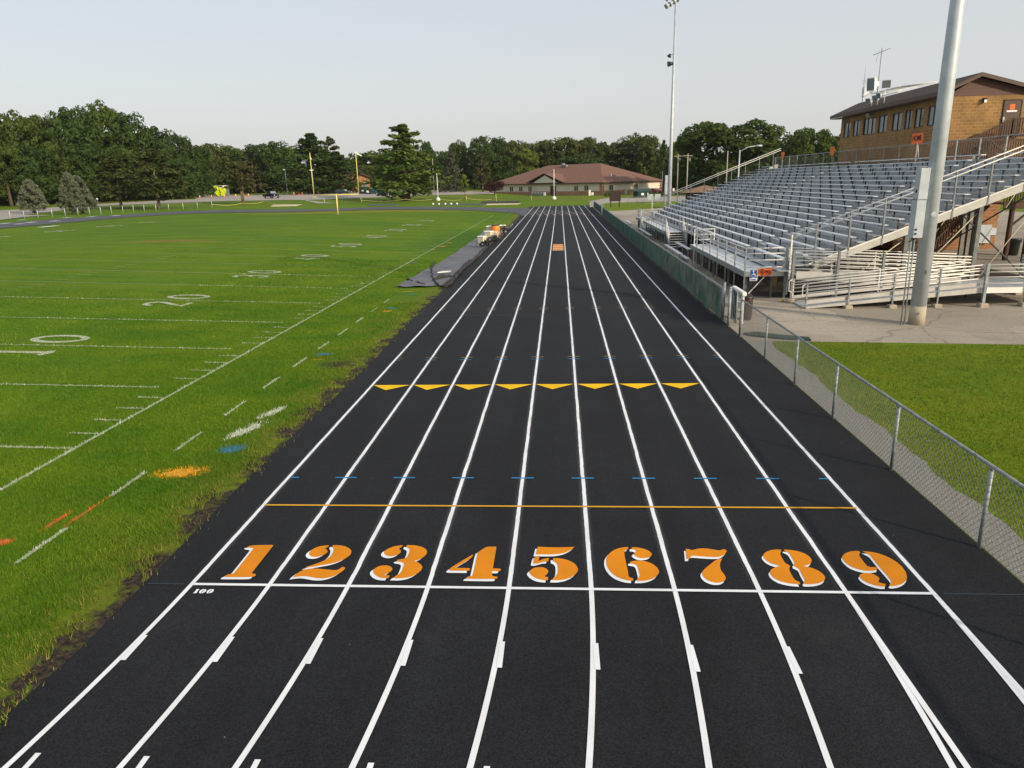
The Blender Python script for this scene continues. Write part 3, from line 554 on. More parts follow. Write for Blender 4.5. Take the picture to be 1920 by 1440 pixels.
  [(8.191,1.099),(8.255,1.096),(8.291,1.089),(8.35,1.07),(8.385,1.05),(8.431,1.011),(8.454,0.982),(8.477,0.933),(8.485,0.899),(8.488,0.848),(8.485,0.82),(8.477,0.788),(8.466,0.764),(8.442,0.726),(8.423,0.704),(8.39,0.679),(8.366,0.666),(8.315,0.648),(8.374,0.625),(8.405,0.605),(8.453,0.563),(8.477,0.531),(8.502,0.477),(8.511,0.442),(8.515,0.388),(8.512,0.359),(8.499,0.324),(8.484,0.298),(8.449,0.257),(8.42,0.234),(8.369,0.208),(8.335,0.195),(8.281,0.186),(8.248,0.183),(8.189,0.185),(8.193,0.228),(8.223,0.267),(8.227,0.298),(8.228,0.333),(8.23,0.416),(8.233,0.467),(8.24,0.54),(8.239,0.572),(8.23,0.593),(8.221,0.608),(8.2,0.632),(8.195,0.65),(8.2,0.678),(8.207,0.694),(8.225,0.719),(8.232,0.778),(8.234,0.819),(8.235,0.897),(8.236,0.937),(8.236,0.98),(8.231,1.002),(8.219,1.025),(8.208,1.04),(8.183,1.071)]],
 '9':[[(9.21,1.081),(9.224,1.074),(9.229,1.049),(9.21,1.013),(9.2,0.997),(9.179,0.966),(9.173,0.877),(9.172,0.833),(9.171,0.768),(9.172,0.73),(9.173,0.68),(9.181,0.658),(9.202,0.64),(9.221,0.636),(9.254,0.64),(9.269,0.635),(9.286,0.607),(9.264,0.566),(9.204,0.546),(9.172,0.541),(9.119,0.54),(9.085,0.547),(9.035,0.57),(9.004,0.592),(8.964,0.633),(8.944,0.668),(8.925,0.732),(8.918,0.775),(8.917,0.84),(8.92,0.874),(8.932,0.912),(8.948,0.939),(8.985,0.985),(9.014,1.012),(9.063,1.047),(9.096,1.063),(9.145,1.077),(9.174,1.082)],
  [(9.269,1.075),(9.349,1.066),(9.389,1.055),(9.451,1.025),(9.487,0.997),(9.537,0.942),(9.565,0.9),(9.598,0.827),(9.613,0.777),(9.625,0.699),(9.627,0.645),(9.622,0.561),(9.613,0.508),(9.592,0.433),(9.577,0.393),(9.555,0.346),(9.534,0.315),(9.493,0.268),(9.464,0.241),(9.419,0.208),(9.387,0.19),(9.334,0.17),(9.307,0.163),(9.276,0.162),(9.266,0.168),(9.266,0.194),(9.301,0.229),(9.314,0.246),(9.327,0.273),(9.332,0.303),(9.335,0.37),(9.334,0.432),(9.33,0.555),(9.328,0.636),(9.328,0.757),(9.329,0.831),(9.33,0.934),(9.325,0.98),(9.305,1.014),(9.293,1.035)],
  [(9.225,0.209),(9.2,0.149),(9.155,0.148),(9.129,0.154),(9.086,0.172),(9.058,0.191),(9.016,0.229),(8.995,0.257),(8.976,0.302),(8.968,0.333),(8.966,0.379),(8.969,0.403),(8.982,0.427),(8.997,0.443),(9.031,0.467),(9.056,0.478),(9.097,0.486),(9.122,0.483),(9.157,0.467),(9.176,0.449),(9.195,0.412),(9.202,0.389),(9.205,0.345),(9.18,0.3),(9.169,0.282),(9.154,0.256),(9.177,0.235),(9.191,0.225)]],
 '100':[[(0.128,-0.122),(0.164,-0.119),(0.172,-0.135),(0.166,-0.152),(0.175,-0.22),(0.127,-0.221),(0.135,-0.201),(0.134,-0.152)],
  [(0.232,-0.117),(0.206,-0.13),(0.195,-0.159),(0.197,-0.187),(0.205,-0.208),(0.225,-0.225),(0.235,-0.223),(0.229,-0.195),(0.235,-0.134)],
  [(0.24,-0.121),(0.257,-0.121),(0.272,-0.137),(0.282,-0.173),(0.273,-0.202),(0.247,-0.223),(0.24,-0.219),(0.242,-0.199),(0.243,-0.138)],
  [(0.335,-0.115),(0.309,-0.128),(0.297,-0.157),(0.299,-0.185),(0.307,-0.205),(0.327,-0.223),(0.337,-0.22),(0.33,-0.192),(0.338,-0.131)],
  [(0.342,-0.119),(0.36,-0.118),(0.374,-0.134),(0.384,-0.171),(0.375,-0.199),(0.348,-0.22),(0.342,-0.216),(0.344,-0.196),(0.346,-0.135)]],
}
# ================================================================== ground
def axis(segs):
    o=[]
    for a,b,s in segs:
        n=max(1,int(round((b-a)/s))); o+=[a+(b-a)*i/n for i in range(n)]
    return np.array(o+[segs[-1][1]])
gx=axis([(-2200,-600,200),(-600,-140,20),(-140,-60,3),(-60,-28.13,1.3),(-28.13,-5.13,1),(-5.13,0,.855),(0,46,2),(46,140,10),(140,600,40),(600,2200,200)])
gy=axis([(-60,-10,5),(-10,160,1.25),(160,420,5),(420,3000,120)])
GX,GY=np.meshgrid(gx,gy)
V=np.stack([GX.ravel(),GY.ravel(),terrain(GX,GY).ravel()],1)
nx,ny=len(gx),len(gy)
ii=(np.arange(ny-1)[:,None]*nx+np.arange(nx-1)[None,:]).ravel()
ground=mesh_np('ground',V,np.stack([ii,ii+1,ii+nx+1,ii+nx],1),M['turf'])
tag(ground,kind='structure')
ground.data.polygons.foreach_set('use_smooth',[True]*len(ground.data.polygons))

def sheet(name,pts,m,dz=.02,step=2.0,kind='structure'):
    """ground sheet from a polygon, cut into cells so it lies on the terrain"""
    import bmesh
    bm=bmesh.new(); bm.faces.new([bm.verts.new((x,y,0)) for x,y in pts])
    xs=[p[0] for p in pts]; ys=[p[1] for p in pts]
    def cuts(a,b,ax):
        n=int((b-a)/step)
        for i in range(1,n):
            c=a+(b-a)*i/n
            co=(c,0,0) if ax==0 else (0,c,0); no=(1,0,0) if ax==0 else (0,1,0)
            bmesh.ops.bisect_plane(bm,geom=bm.verts[:]+bm.edges[:]+bm.faces[:],plane_co=co,plane_no=no)
    cuts(min(xs),max(xs),0); cuts(min(ys),max(ys),1)
    for v in bm.verts: v.co.z=tz(v.co.x,v.co.y)+dz
    bmesh.ops.recalc_face_normals(bm,faces=bm.faces)
    for f in bm.faces:
        if f.normal.z<0: f.normal_flip()
    me=bpy.data.meshes.new(name); bm.to_mesh(me); bm.free(); me.materials.append(m)
    o=bpy.data.objects.new(name,me); COL.objects.link(o); ORG[o.name]=(0,0,0)
    return tag(o,kind=kind)

# ================================================================== running track
W=1.0814; R0=31.5; YC=99.36; YN=.3; XL=-.72; XR=10.98
track=thing('running_track',None,None,(0,0,0)); tag(track,kind='structure')
mb=MB()
ys=axis([(-30,138,3)])
edge=[XL+.07*math.sin(y*1.7)+.05*math.sin(y*4.1+1) for y in ys]
for i in range(len(ys)-1):
    mb.add([(edge[i],ys[i],.006),(XR,ys[i],.006),(XR,ys[i+1],.006),(edge[i+1],ys[i+1],.006)],[(0,1,2,3)])
mb.build('straight_surface',M['track'],track)
# the two bends and the far straight
def oval(s,r):
    """s: angle for the far bend 0..pi, then the far straight"""
    return (-R0+r*math.cos(s),YC+r*math.sin(s))
def ringpts(r,a0,a1,n): return [oval(a0+(a1-a0)*i/n,r) for i in range(n+1)]
mb=MB()
def ringpatch(paths,dz):
    n=len(paths[0])
    for k in range(len(paths)-1):
        vs=[]
        for p in (paths[k],paths[k+1]):
            for x,y in p: vs.append((x,y,tz(x,y)+(dz if x<XL-.1 else .002)))
        mb.add(vs,[(i,n+i,n+i+1,i+1) for i in range(n-1)])
rs=[R0-.6+ (9.73+1.3)*j/8 for j in range(9)]
ringpatch([ringpts(r,0.0,PI,70) for r in rs],.05)
ringpatch([[(-R0-r,YC-(YC+30)*i/60) for i in range(61)] for r in rs],.05)
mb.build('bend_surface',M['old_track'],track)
mb=MB()
ringpatch([[(-R0+r*math.cos(t),YN-r*math.sin(t)) for t in [i*.9/30 for i in range(31)]] for r in rs],.03)
mb.build('near_bend_surface',M['track'],track)

LW=.062
mb=MB(); dashes=MB()
for i in range(10):
    x=i*W
    # straight part
    ry=np.concatenate([np.arange(YN-.02,45,.12),np.arange(45,137.6,2.0),[137.6]]); wob=np.convolve(RNG.normal(0,.0022,len(ry)+4),np.ones(5)/2.2,'valid')
    LL_=[]
    for yy_,wv in zip(ry,wob):
        e1,e2=RNG.normal(0,.0016,2)
        LL_+=[(x-LW/2+wv+e1,yy_,.012),(x+LW/2+wv+e2,yy_,.012)]
    mb.add(LL_,[(2*q_,2*q_+1,2*q_+3,2*q_+2) for q_ in range(len(ry)-1)])
    # near bend, curving away to the left
    r=R0+x
    mb.strip([(-R0+r*math.cos(t),YN-r*math.sin(t)) for t in [j*.20/24 for j in range(25)]],LW,zf=lambda a,b:0,dz=.0125)
    # where the straight lanes go on behind the start
    if i<8:
        dashes.strip([(x,-1.15),(x,-1.62)],.062,dz=.0145)
        dashes.strip([(x,-3.02),(x,-3.62)],.058,dz=.0145)
        dashes.strip([(x+.03,-5.0),(x+.03,-5.6)],.07,dz=.0145)
    else: dashes.strip([(x,.25),(x,-9)],LW,dz=.0145)
mb.build('lane_marking',M['p_white'],track)
dashes.build('chute_marking',M['p_white'],track)
mb=MB(); mb.strip([(-.02,0),(9*W+.03,0)],.055,dz=.0165); mb.build('start_line_marking',M['p_white'],track)
mb=MB()
for i in range(9):
    r=R0+i*W
    mb.strip(ringpts(r,.012,.55,26),.06,zf=lambda a,b:tz(a,b) if a<XL else 0,dz=.06 if False else .0125)
mb.build('bend_lane_marking',M['p_white'],track)
mb=MB()
for i in range(9):
    r=R0+i*W
    mb.strip(ringpts(r,.55,PI,60)+[(-R0-r,YC-130*k/60) for k in range(61)],.06,zf=tz,dz=.075)
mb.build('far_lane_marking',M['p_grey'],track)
for px_,py_,ln in ((10,420,1.9),(58,418,1.9),(102.5,415.5,1.7),(36,421,1.2),(41,413.5,1.2),(171,407.3,1.6),(217,405.2,1.6),(126,408.8,1.4),(91.7,426,3.2)):
    a,b=hit(px_,py_); q=MB(); q.add([(a+dx,b+dy,tz(a+dx,b+dy)+.09) for dx,dy in ((-.5,-ln/2),(.5,-ln/2),(.5,ln/2),(-.5,ln/2))],[(0,1,2,3)]); q.build('exchange_marking',M['p_white'],track)
mb=MB()
for i in range(9):
    mb.strip([(i*W+.12,YC+.15),((i+1)*W-.12,YC+.15)],.24,dz=.015)
mb.build('finish_marking',M['p_red'],track)

# lane numbers: white stencil first, orange on top and a little further on
white_off=(-.031*1.05,-.054)
num_lab={'1':'slanted','2':'curling','3':'round','4':'pointed','5':'flagged','6':'round-bellied','7':'hooked','8':'double','9':'round-headed'}
for k,pcs in DIGITS.items():
    if k=='100':
        mb=MB()
        for p in pcs: mb.poly([(x,y,.013) for x,y in p])
        mb.build('distance_number',M['p_white'],track); continue
    wb=MB(); ob=MB()
    for p in pcs:
        wb.poly([(x+white_off[0],y+white_off[1],.0125) for x,y in p])
        ob.poly([(x,y,.0165) for x,y in p])
    sh=ob.build('lane_number',M['p_orange'],track); sh['label']='orange painted lane number '+k+' with a white edge'
    wb.build('number_shadow',M['p_white'],sh)

# cross lines and exchange marks
def ylevel(px,py): return hit(px,py)[1]
mb=MB(); y=ylevel(1050,951); mb.strip([(.02,y),(9*W,y)],.05,dz=.0155); mb.build('gold_line_marking',M['p_gold'],track)
mb=MB(); y=ylevel(960,897.5)
for i in range(10):
    a,b=(i*W-.2,i*W+.2)
    if i==0: a=.03
    if i==9: b=9*W-.03
    mb.strip([(a,y),(b,y)],.045,dz=.0155)
mb.build('blue_exchange_marking',M['p_blue'],track)
y0=ylevel(1000,721.3); y1=ylevel(1000,731)
for i in range(8):
    mb=MB(); x=i*W; mb.poly([(x+.04,y0,.0155),(x+W/2-.06,y1,.0155),(x+W-.05,y0,.0155)]); mb.build('arrow_marking',M['p_yellow'],track)
for ya,mm,ww in ((ylevel(1000,670),M['p_dim'],.05),(ylevel(1000,674),M['p_blue'],.05),(ylevel(1000,577.5),M['p_dim'],.06),(ylevel(1000,580.5),M['p_grey'],.05),(ylevel(1000,526),M['p_dim'],.07),(ylevel(1000,494),M['p_faint'],.1),(ylevel(1000,558),M['p_faint'],.06)):
    mb=MB()
    for i in range(10):
        a,b=i*W-.18,i*W+.18
        if i==0: a=.03
        if i==9: b=9*W-.03
        mb.strip([(a,ya),(b,ya)],ww,dz=.0155)
    mb.build('exchange_marking',mm,track)
mb=MB()
for yy,a,b in ((ylevel(830,593),.1,4.6),(ylevel(1000,524),.1,3.2),(ylevel(960,466),.2,2.6),(ylevel(960,411.5),.2,9.2),(ylevel(1000,436),.2,1.9),(0,9.85,10.9),(0,-.62,-.1)):
    mb.strip([(a,yy),(b,yy)],.045 if yy else .014,dz=.0155)
mb.build('faint_line_marking',M['p_faint'],track)
# orange striped square sprayed in lane five
mb=MB(); x0,y0=hit(1036,470); x1,y1=hit(1056,458); ysq=np.linspace(y0,y1,8)
logo=MB(); logo.poly([(x0,y0,.0145),(x1,y0,.0145),(x1,y1,.0145),(x0,y1,.0145)]); lo=logo.build('painted_square',M['p_orange'],track)
for k in (0,2,4,6):
    mb.poly([(x0+.02,ysq[k]+.05,.0185),(x1-.03,ysq[k]+.05,.0185),(x1-.03,ysq[k]+.26,.0185),(x0+.02,ysq[k]+.26,.0185)])
mb.build('square_stripe_marking',M['p_white'],lo)

# ================================================================== paved areas on the right
concrete=sheet('concrete_apron',[(XR+.02,15.0),(12.3,14.75),(16,14.35),(24,13.4),(60,12.6),(60,128),(25.5,127),(22.5,119),(19.0,115),(16.0,112.3),(13.4,110.5),(12.3,113),(11.6,121),(XR+.02,121)],M['concrete'],.004,60)
gv=[(XR+.02,-20)]+[(11.70+.045*math.sin(y*1.3)+.035*math.sin(y*3.1)+.03*math.sin(y*7.3),y) for y in np.arange(-20,14.6,.25)]+[(11.9,14.95),(XR+.02,14.98)]
sheet('gravel_strip',gv,M['gravel'],.003,60)
ptsR=[hit(*p) for p in ((1118,387),(1135,381),(1200,378.5),(1300,377),(1420,374))]
ptsR+= [hit(*p) for p in ((1420,362),(1300,365),(1245,369),(1180,371),(1140,371.5))]
sheet('service_road',[(10.5,128)]+ptsR+[(12.2,165),(11.2,150)],M['road'],.012,60)
# ================================================================== road and car park on the left
near=[(-60,422),(0,413),(32,404.5),(117,394.3),(167,387.8),(217,385),(320,381),(400,377.8),(480,376.2),(558,375.2),(600,374.6),(640,372.7),(700,370.5),(780,367),(850,365.3),(928,364)]
far=[(928,359),(880,358.6),(837,358),(800,355.5),(788,353.5),(735,353),(700,355.5),(668,355),(650,357.5),(600,362.5),(530,365.3),(462,366.6),(372,366.8),(366,374),(320,375.6),(217,381),(138,386.3),(67,391.3),(0,395),(-60,399)]
road=sheet('car_park',[hit(*p) for p in near]+[hit(*p) for p in far],M['road'],.05,6)
sheet('side_path',[hit(*p) for p in ((575,375.5),(600,379),(632,381.5),(596,382),(571,376.2))],M['road'],.07,4)
sheet('gravel_drive',[hit(*p) for p in ((-60,421),(0,413.5),(35,409),(62,406.3),(92,405.2),(70,404.2),(32,404.2),(0,412))],M['road'],.09,3)

# ================================================================== football field lines
G0=5.16932; XS=-5.13
field=thing('field_marking',None,None,(0,0,0)); tag(field,kind='structure')
def dense(a,b,st=1.0):
    n=max(1,int(math.hypot(b[0]-a[0],b[1]-a[1])/st)); return [(a[0]+(b[0]-a[0])*i/n,a[1]+(b[1]-a[1])*i/n) for i in range(n+1)]
PAINT=[]      # (x0,x1,y0,y1) of near paint, used again for the painted blades
mb=MB()
def fline(a,b,w=.11,rec=True):
    w*=.72
    mb.strip(dense(a,b,.75),w,zf=tz,dz=.012)
    if rec: PAINT.append((a,b,w))
fline((XS,-8),(XS,G0+110*.9144))
fline((XS-48.77,-8),(XS-48.77,G0+110*.9144),rec=False)
for n in range(0,101,5):
    y=G0+n*.9144
    fline((XS if n in (0,100) else XS-.72,y),(XS-48.77,y),.10,rec=n<35)
for n in range(1,100):
    if n%5==0: continue
    y=G0+n*.9144
    fline((XS-.10,y),(XS-.72,y),.085,rec=n<28)
    if n<60:
        fline((XS-16.2,y),(XS-16.9,y),.085,rec=False); fline((XS-32,y),(XS-32.6,y),.085,rec=False)
# broken line outside the side line
DASH0,DASHS,DASHL=.50,2.29,1.1
for k in range(-2,52):
    y=DASH0+k*DASHS
    if 24<y<62: continue
    fline((-2.89,y),(-2.88,y+DASHL),.10,rec=y<20)
mb.build('yard_line_marking',M['turf_white'],field)
# distance numbers
def ribbon(mb,pts,w,closed=False):
    """thick pen stroke in the plane, pts (along field Y+, up -X) mapped by caller"""
    mb.strip(pts,w,zf=tz,dz=.016)
GL={'1':[[(0,-.1),(0,2.0)],[(-.35,.15),(0,0),(.25,.1)]],
 '2':[[(-.42,1.5),(-.3,1.85),(.1,1.95),(.4,1.7),(.38,1.35),(.0,.8),(-.42,.12),(.46,.12)]],
 '3':[[(-.4,1.6),(-.2,1.9),(.2,1.9),(.42,1.55),(.2,1.1),(-.05,1.05),(.25,1.0),(.44,.6),(.25,.15),(-.2,.1),(-.42,.4)]],
 '4':[[(.25,0),(.25,1.95),(-.45,.6),(.5,.6)]],
 '5':[[(.4,1.9),(-.3,1.9),(-.38,1.1),(.1,1.2),(.42,.8),(.35,.25),(0,.05),(-.42,.3)]],
 '0':[[(.5*math.cos(t)*1.0,1+.88*math.sin(t)) for t in [i*2*PI/24 for i in range(25)]]]}
def field_number(n,xb,flip=False):
    y=G0+n*.9144; s='%d'%(n if n<=50 else 100-n)
    m2=MB()
    for ch,off in ((s[0],-1.0),('0',.98)):
        for st in GL[ch]:
            if flip: ribbon(m2,[(xb+v,y-off-u) for u,v in st],.32)
            else: ribbon(m2,[(xb-v,y+off+u) for u,v in st],.26)
    o=m2.build('distance_number',M['turf_white_solid'],field); o['label']='white painted field number '+s
for n in range(10,100,10):
    field_number(n,-11.4); 
    if n>40: field_number(n,-50.6,True)
# spare paint sprayed on the verge
def patch(name,px,py,sx,sy,m,rot=0,seed=1,lab=None):
    rr=random.Random(seed); x,y=hit(px,py); pts=[]
    for i in range(22):
        t=2*PI*i/22; k=.75+.5*rr.random(); a,b=sx*k*math.cos(t),sy*k*math.sin(t)
        xx,yy=x+a*math.cos(rot)-b*math.sin(rot),y+a*math.sin(rot)+b*math.cos(rot); pts.append((x+(xx-x)*.6,y+(yy-y)*.6,tz(xx,yy)+.009))
    o=MB().poly(pts).build(name,m,field)
    return (x,y,sx,sy,rot)
SPRAY=[]
for px,py,sx,sy,m,b,rot,sd in ((338,887,.55,.30,'turf_gold','gold',.15,1),(436,843,.30,.24,'turf_blue','blue',.3,2),(108,976,.42,.06,'turf_orange','orange',1.5,3),(160,962,.62,.05,'turf_orange','orange',1.53,4),(2,1018,.2,.16,'turf_orange','orange',.2,5),
   (460,808,.70,.20,'turf_white_solid','white',1.25,6),(510,774,.55,.18,'turf_white_solid','white',1.3,7),(608,665,.30,.18,'turf_blue','blue',0,8),(594,675,.28,.06,'turf_gold','gold',0,9),(630,653,.3,.04,'turf_gold','gold',0,10),
   (733,578.5,.35,.14,'turf_blue','blue',0,11),(726,584,.34,.13,'turf_gold','gold',0,12),(706,600,.36,.16,'turf_red','red',0,13),(766,547,.55,.08,'turf_gold','gold',0,14),(770,552,.4,.2,'turf_blue','blue',0,15),
   (830,462,.5,.7,'turf_orange','',0,16),(842,455,.4,.6,'turf_orange','',0,17),(776,493,.5,.4,'turf_blue','',0,18),(812,468,.3,.4,'turf_orange','',0,19)):
    SPRAY.append(patch('sprayed_marking',px,py,sx,sy,M[m],rot,sd)+(b,))

# ================================================================== grass blades near the camera
def in_paint(x,y):
    res=np.zeros(len(x),int)
    for (ax,ay),(bx,by),w in PAINT:
        dx,dy=bx-ax,by-ay; L2=dx*dx+dy*dy
        t=np.clip(((x-ax)*dx+(y-ay)*dy)/L2,0,1)
        d=np.hypot(x-ax-t*dx,y-ay-t*dy)
        res[d<w*.62]=2
    for x0,y0,sx,sy,rot,b in SPRAY:
        if b not in ('white','orange','gold','blue'): continue
        a=(x-x0)*math.cos(rot)+(y-y0)*math.sin(rot); c=-(x-x0)*math.sin(rot)+(y-y0)*math.cos(rot)
        inn=((a/sx)**2+(c/sy)**2)<(.6+.6*RNG.random(len(x)))
        res[inn]={'white':2,'orange':3,'gold':4,'blue':5}[b]
    return res
def blade_field(name,zones,label):
    X=[];Y=[];Hh=[];Wd=[]
    for x0,x1,y0,y1,den,h,w in zones:
        n=int((x1-x0)*(y1-y0)*den)
        X.append(RNG.uniform(x0,x1,n)); Y.append(RNG.uniform(y0,y1,n)); Hh.append(np.full(n,h)*RNG.uniform(.5,1.35,n)); Wd.append(np.full(n,w)*RNG.uniform(.7,1.3,n))
    return map(np.concatenate,(X,Y,Hh,Wd))
def make_blades(name,X,Y,Hh,Wd,mi,mats):
    n=len(X); a=RNG.uniform(0,2*PI,n); lean=RNG.uniform(.1,.75,n)*Hh; la=RNG.uniform(0,2*PI,n)
    dx,dy=np.cos(a)*Wd/2,np.sin(a)*Wd/2; z=terrain(X,Y)
    V=np.empty((n,3,3)); V[:,0]=np.stack([X-dx,Y-dy,z],1); V[:,1]=np.stack([X+dx,Y+dy,z],1)
    V[:,2]=np.stack([X+np.cos(la)*lean,Y+np.sin(la)*lean,z+Hh],1)
    o=mesh_np(name,V.reshape(-1,3),np.arange(3*n).reshape(n,3),mats,mi=mi)
    return tag(o,kind='stuff')
bm_=[M['blade'],M['blade_dry'],M['blade_white'],M['blade_orange'],M['blade_gold'],M['blade_blue']]
X,Y,Hh,Wd=blade_field('g',[(-7,-.45,-4,6,1100,.055,.011),(-12,-7,-4,6,500,.05,.014),(-8,-.45,6,14,650,.055,.015),(-16,-8,0,14,260,.05,.020),(-12,-.45,14,26,280,.055,.022),(-24,-12,8,26,110,.055,.03),(-14,-.4,26,42,95,.06,.035)],'')
jag=.35*np.sin(Y*1.9)+.22*np.sin(Y*4.7+1)+.12*np.sin(Y*11)
e=-.88+jag*.45
keep=(X<e)|(RNG.random(len(X))<.16*np.clip((-.5-X)/.4,0,1))
clump=np.sin(X*9+np.sin(Y*5))*np.sin(Y*8.3+np.sin(X*6))
keep&=(X<e-.25)|(clump>-.1)
dx_=(X-SOIL[0])/.7; dy_=(Y-SOIL[1])/.5; keep&=~((dx_**2+dy_**2<1)&(RNG.random(len(X))<.85))
mask_t=~((X>-3.0)&(Y>23.5)&(Y<60)&(X>-3.6+.02*(Y-23.5)))
keep&=mask_t
X,Y,Hh,Wd=X[keep],Y[keep],Hh[keep],Wd[keep]
mi=in_paint(X,Y)
dry=(mi==0)&(RNG.random(len(X))<np.clip(.62-(e[keep]-X)*1.0,.03,.6))
mi[dry]=1
tall=(X>-2.2); Hh[tall]*=1.3
ps=mi>=2; Wd[ps]*=1.05; Hh[ps]*=.85
make_blades('grass',X,Y,Hh,Wd,mi,bm_)
X,Y,Hh,Wd=blade_field('g',[(11.5,15,-3,6,800,.05,.012),(15,22,1,14,330,.05,.016),(11.5,15,6,15,520,.05,.014),(22,34,5,14,120,.05,.025)],'')
e=11.74+.05*np.sin(Y*1.3)+.05*np.sin(Y*3.1)+.05*np.sin(Y*6.1)
top=np.interp(X,[11,12.3,16,24,60],[14.75,14.75,14.35,13.4,12.6])
k=(X>e)&(Y<top-.05)|((X>e-.35)&(RNG.random(len(X))<.12)&(Y<top))
X,Y,Hh,Wd=X[k],Y[k],Hh[k],Wd[k]
mi=(RNG.random(len(X))<np.clip(.75-(X-11.8)*.9,.05,.7)).astype(int)
make_blades('verge_grass',X,Y,Hh,Wd,mi,[M['blade_right'],M['blade_dry']])

sheet('shade_dark_ground',[(13.35,23.9),(14.4,23.6),(27.9,23.6),(27.9,69.6),(13.35,69.6)],M['shade_dark_dirt'],.009,60)  # dirt under the stand, with its deep shade put into the colour
# ================================================================== chain link helpers
def chain_wires(mb,p0,p1,z0,z1,pitch=.07,r=.0022,zf=None,m=0):
    """diamond mesh between two posts, as crossing bent wires"""
    p0=np.array(p0,float);p1=np.array(p1,float); L=float(np.hypot(*(p1-p0))); u=(p1-p0)/L; h=z1-z0; n=np.array([-u[1],u[0]])
    k=int((L+h)/pitch)
    for sgn in (1,-1):
        for i in range(k+1):
            s=i*pitch-(h if sgn>0 else 0)
            a,b=s,s+h*sgn if sgn>0 else s-h
            za,zb=z0,z1
            if sgn<0: a,b=s,s-h
            # clip to 0..L
            def cl(a,za,b,zb):
                if b==a: return None
                t0,t1=0.0,1.0
                for lim,dirn in ((0,1),(L,-1)):
                    va,vb=(a-lim)*dirn,(b-lim)*dirn
                    if va<0 and vb<0: return None
                    if va<0: t0=max(t0,va/(va-vb))
                    if vb<0: t1=min(t1,va/(va-vb))
                if t0>=t1: return None
                return a+(b-a)*t0,za+(zb-za)*t0,a+(b-a)*t1,za+(zb-za)*t1
            c=cl(a,za,b,zb)
            if not c: continue
            o=n*(r*.8*sgn)
            A=p0+u*c[0]+o; B=p0+u*c[2]+o
            mb.tube([(A[0],A[1],c[1]),(B[0],B[1],c[3])],r,3,m,cap=False)

# ================================================================== fence beside the start
f=thing('chain_link_fence','low grey chain link fence beside the start end of the track','fence',(10.94,5,0))
ys=[-4.4,-1.62,1.234,4.08,6.995,9.68,12.45]
for y in ys:
    o=MB().tube([(10.94,y,0),(10.94,y,1.20)],.030,10).tube([(10.94,y,1.195),(10.94,y,1.235)],[.036,.022],10).build('post',M['galv'],f)
MB().tube([(10.94,15.5,0),(10.94,15.5,1.36)],.047,12).tube([(10.94,15.5,1.36),(10.94,15.5,1.42)],[.053,.02],12).build('end_post',M['galv'],f)
MB().tube([(10.94,-5,1.245),(10.94,15.5,1.245)],.026,8).build('top_rail',M['galv'],f)
w=MB(); chain_wires(w,(10.975,-5),(10.975,15.45),.03,1.23,.105,.0034); w.build('wire_mesh',M['wire'],f)
# folded strip of green screen lying behind the end of the fence
mb=MB(); pts=[(11.15,15.9),(11.3,15.55),(12.1,15.05),(13.0,14.75),(13.05,15.15),(12.2,15.6),(11.6,16.1)]
mb.prism(pts,.006,.06); tag(mb.build('ground_mat',M['green_mat']),'dark green mat lying on the concrete behind the grey fence end','mat')
# ------------------------------------------------------------------ gate opening
def gpost(x,y,h,lab,r=.05,m='galv'):
    tag(MB().tube([(x,y,0),(x,y,h-.06)],r,12).tube([(x,y,h-.06),(x,y,h-.02),(x,y,h)],[r*1.12,r*1.0,.012],12).build('gate_post',M[m]),lab,'post')
gpost(10.94,17.2,1.42,'grey gate post with latch band at the near side of the open gate')
gpost(11.02,18.5,1.40,'grey gate post where the green screened fence ends')
gt=thing('open_gate','open fence gate with green screen swung back behind the gate posts','gate',(11.35,17.8,0))
mb=MB()
for p,q in (((11.22,17.3,.12),(11.22,17.3,1.2)),((11.32,18.45,.12),(11.32,18.45,1.2)),((11.22,17.3,1.2),(11.32,18.45,1.2)),((11.22,17.3,.12),(11.32,18.45,.12)),((11.22,17.3,.12),(11.32,18.45,1.2))): mb.tube([p,q],.021,8)
mb.build('gate_frame',M['galv'],gt)
MB().extr([(11.25,17.32,.15),(11.35,18.43,.15),(11.35,18.43,1.17),(11.25,17.32,1.17)],(.012,0,0)).build('screen',M['windscreen'],gt)
br=thing('folding_barrier','white plastic barrier folded against the fence by the gate','barrier',(11.6,18.4,0))
mb=MB(); mb.cbox(11.45,11.62,17.62,19.25,1.02,1.16,.03); mb.build('top_board',M['white_box'],br)
for y in (17.75,19.1): MB().box(11.49,11.57,y-.045,y+.045,0,1.02).build('leg',M['white_box'],br)
mb=MB(); 
for z in (.35,.65): mb.box(11.51,11.55,17.8,19.05,z,z+.06)
mb.build('slat',M['white_box'],br)
bn=thing('waste_bin','brown waste bin with dark lid beside the white barrier','bin',(11.86,18.5,0))
MB().lathe((11.86,18.5,0),[(.17,0),(.20,.05),(.22,.75),(.23,.8)],16).build('body',M['brown_metal'],bn)
MB().lathe((11.86,18.5,.8),[(.25,0),(.25,.05),(.16,.14),(.03,.17)],16).build('lid',M['black'],bn)

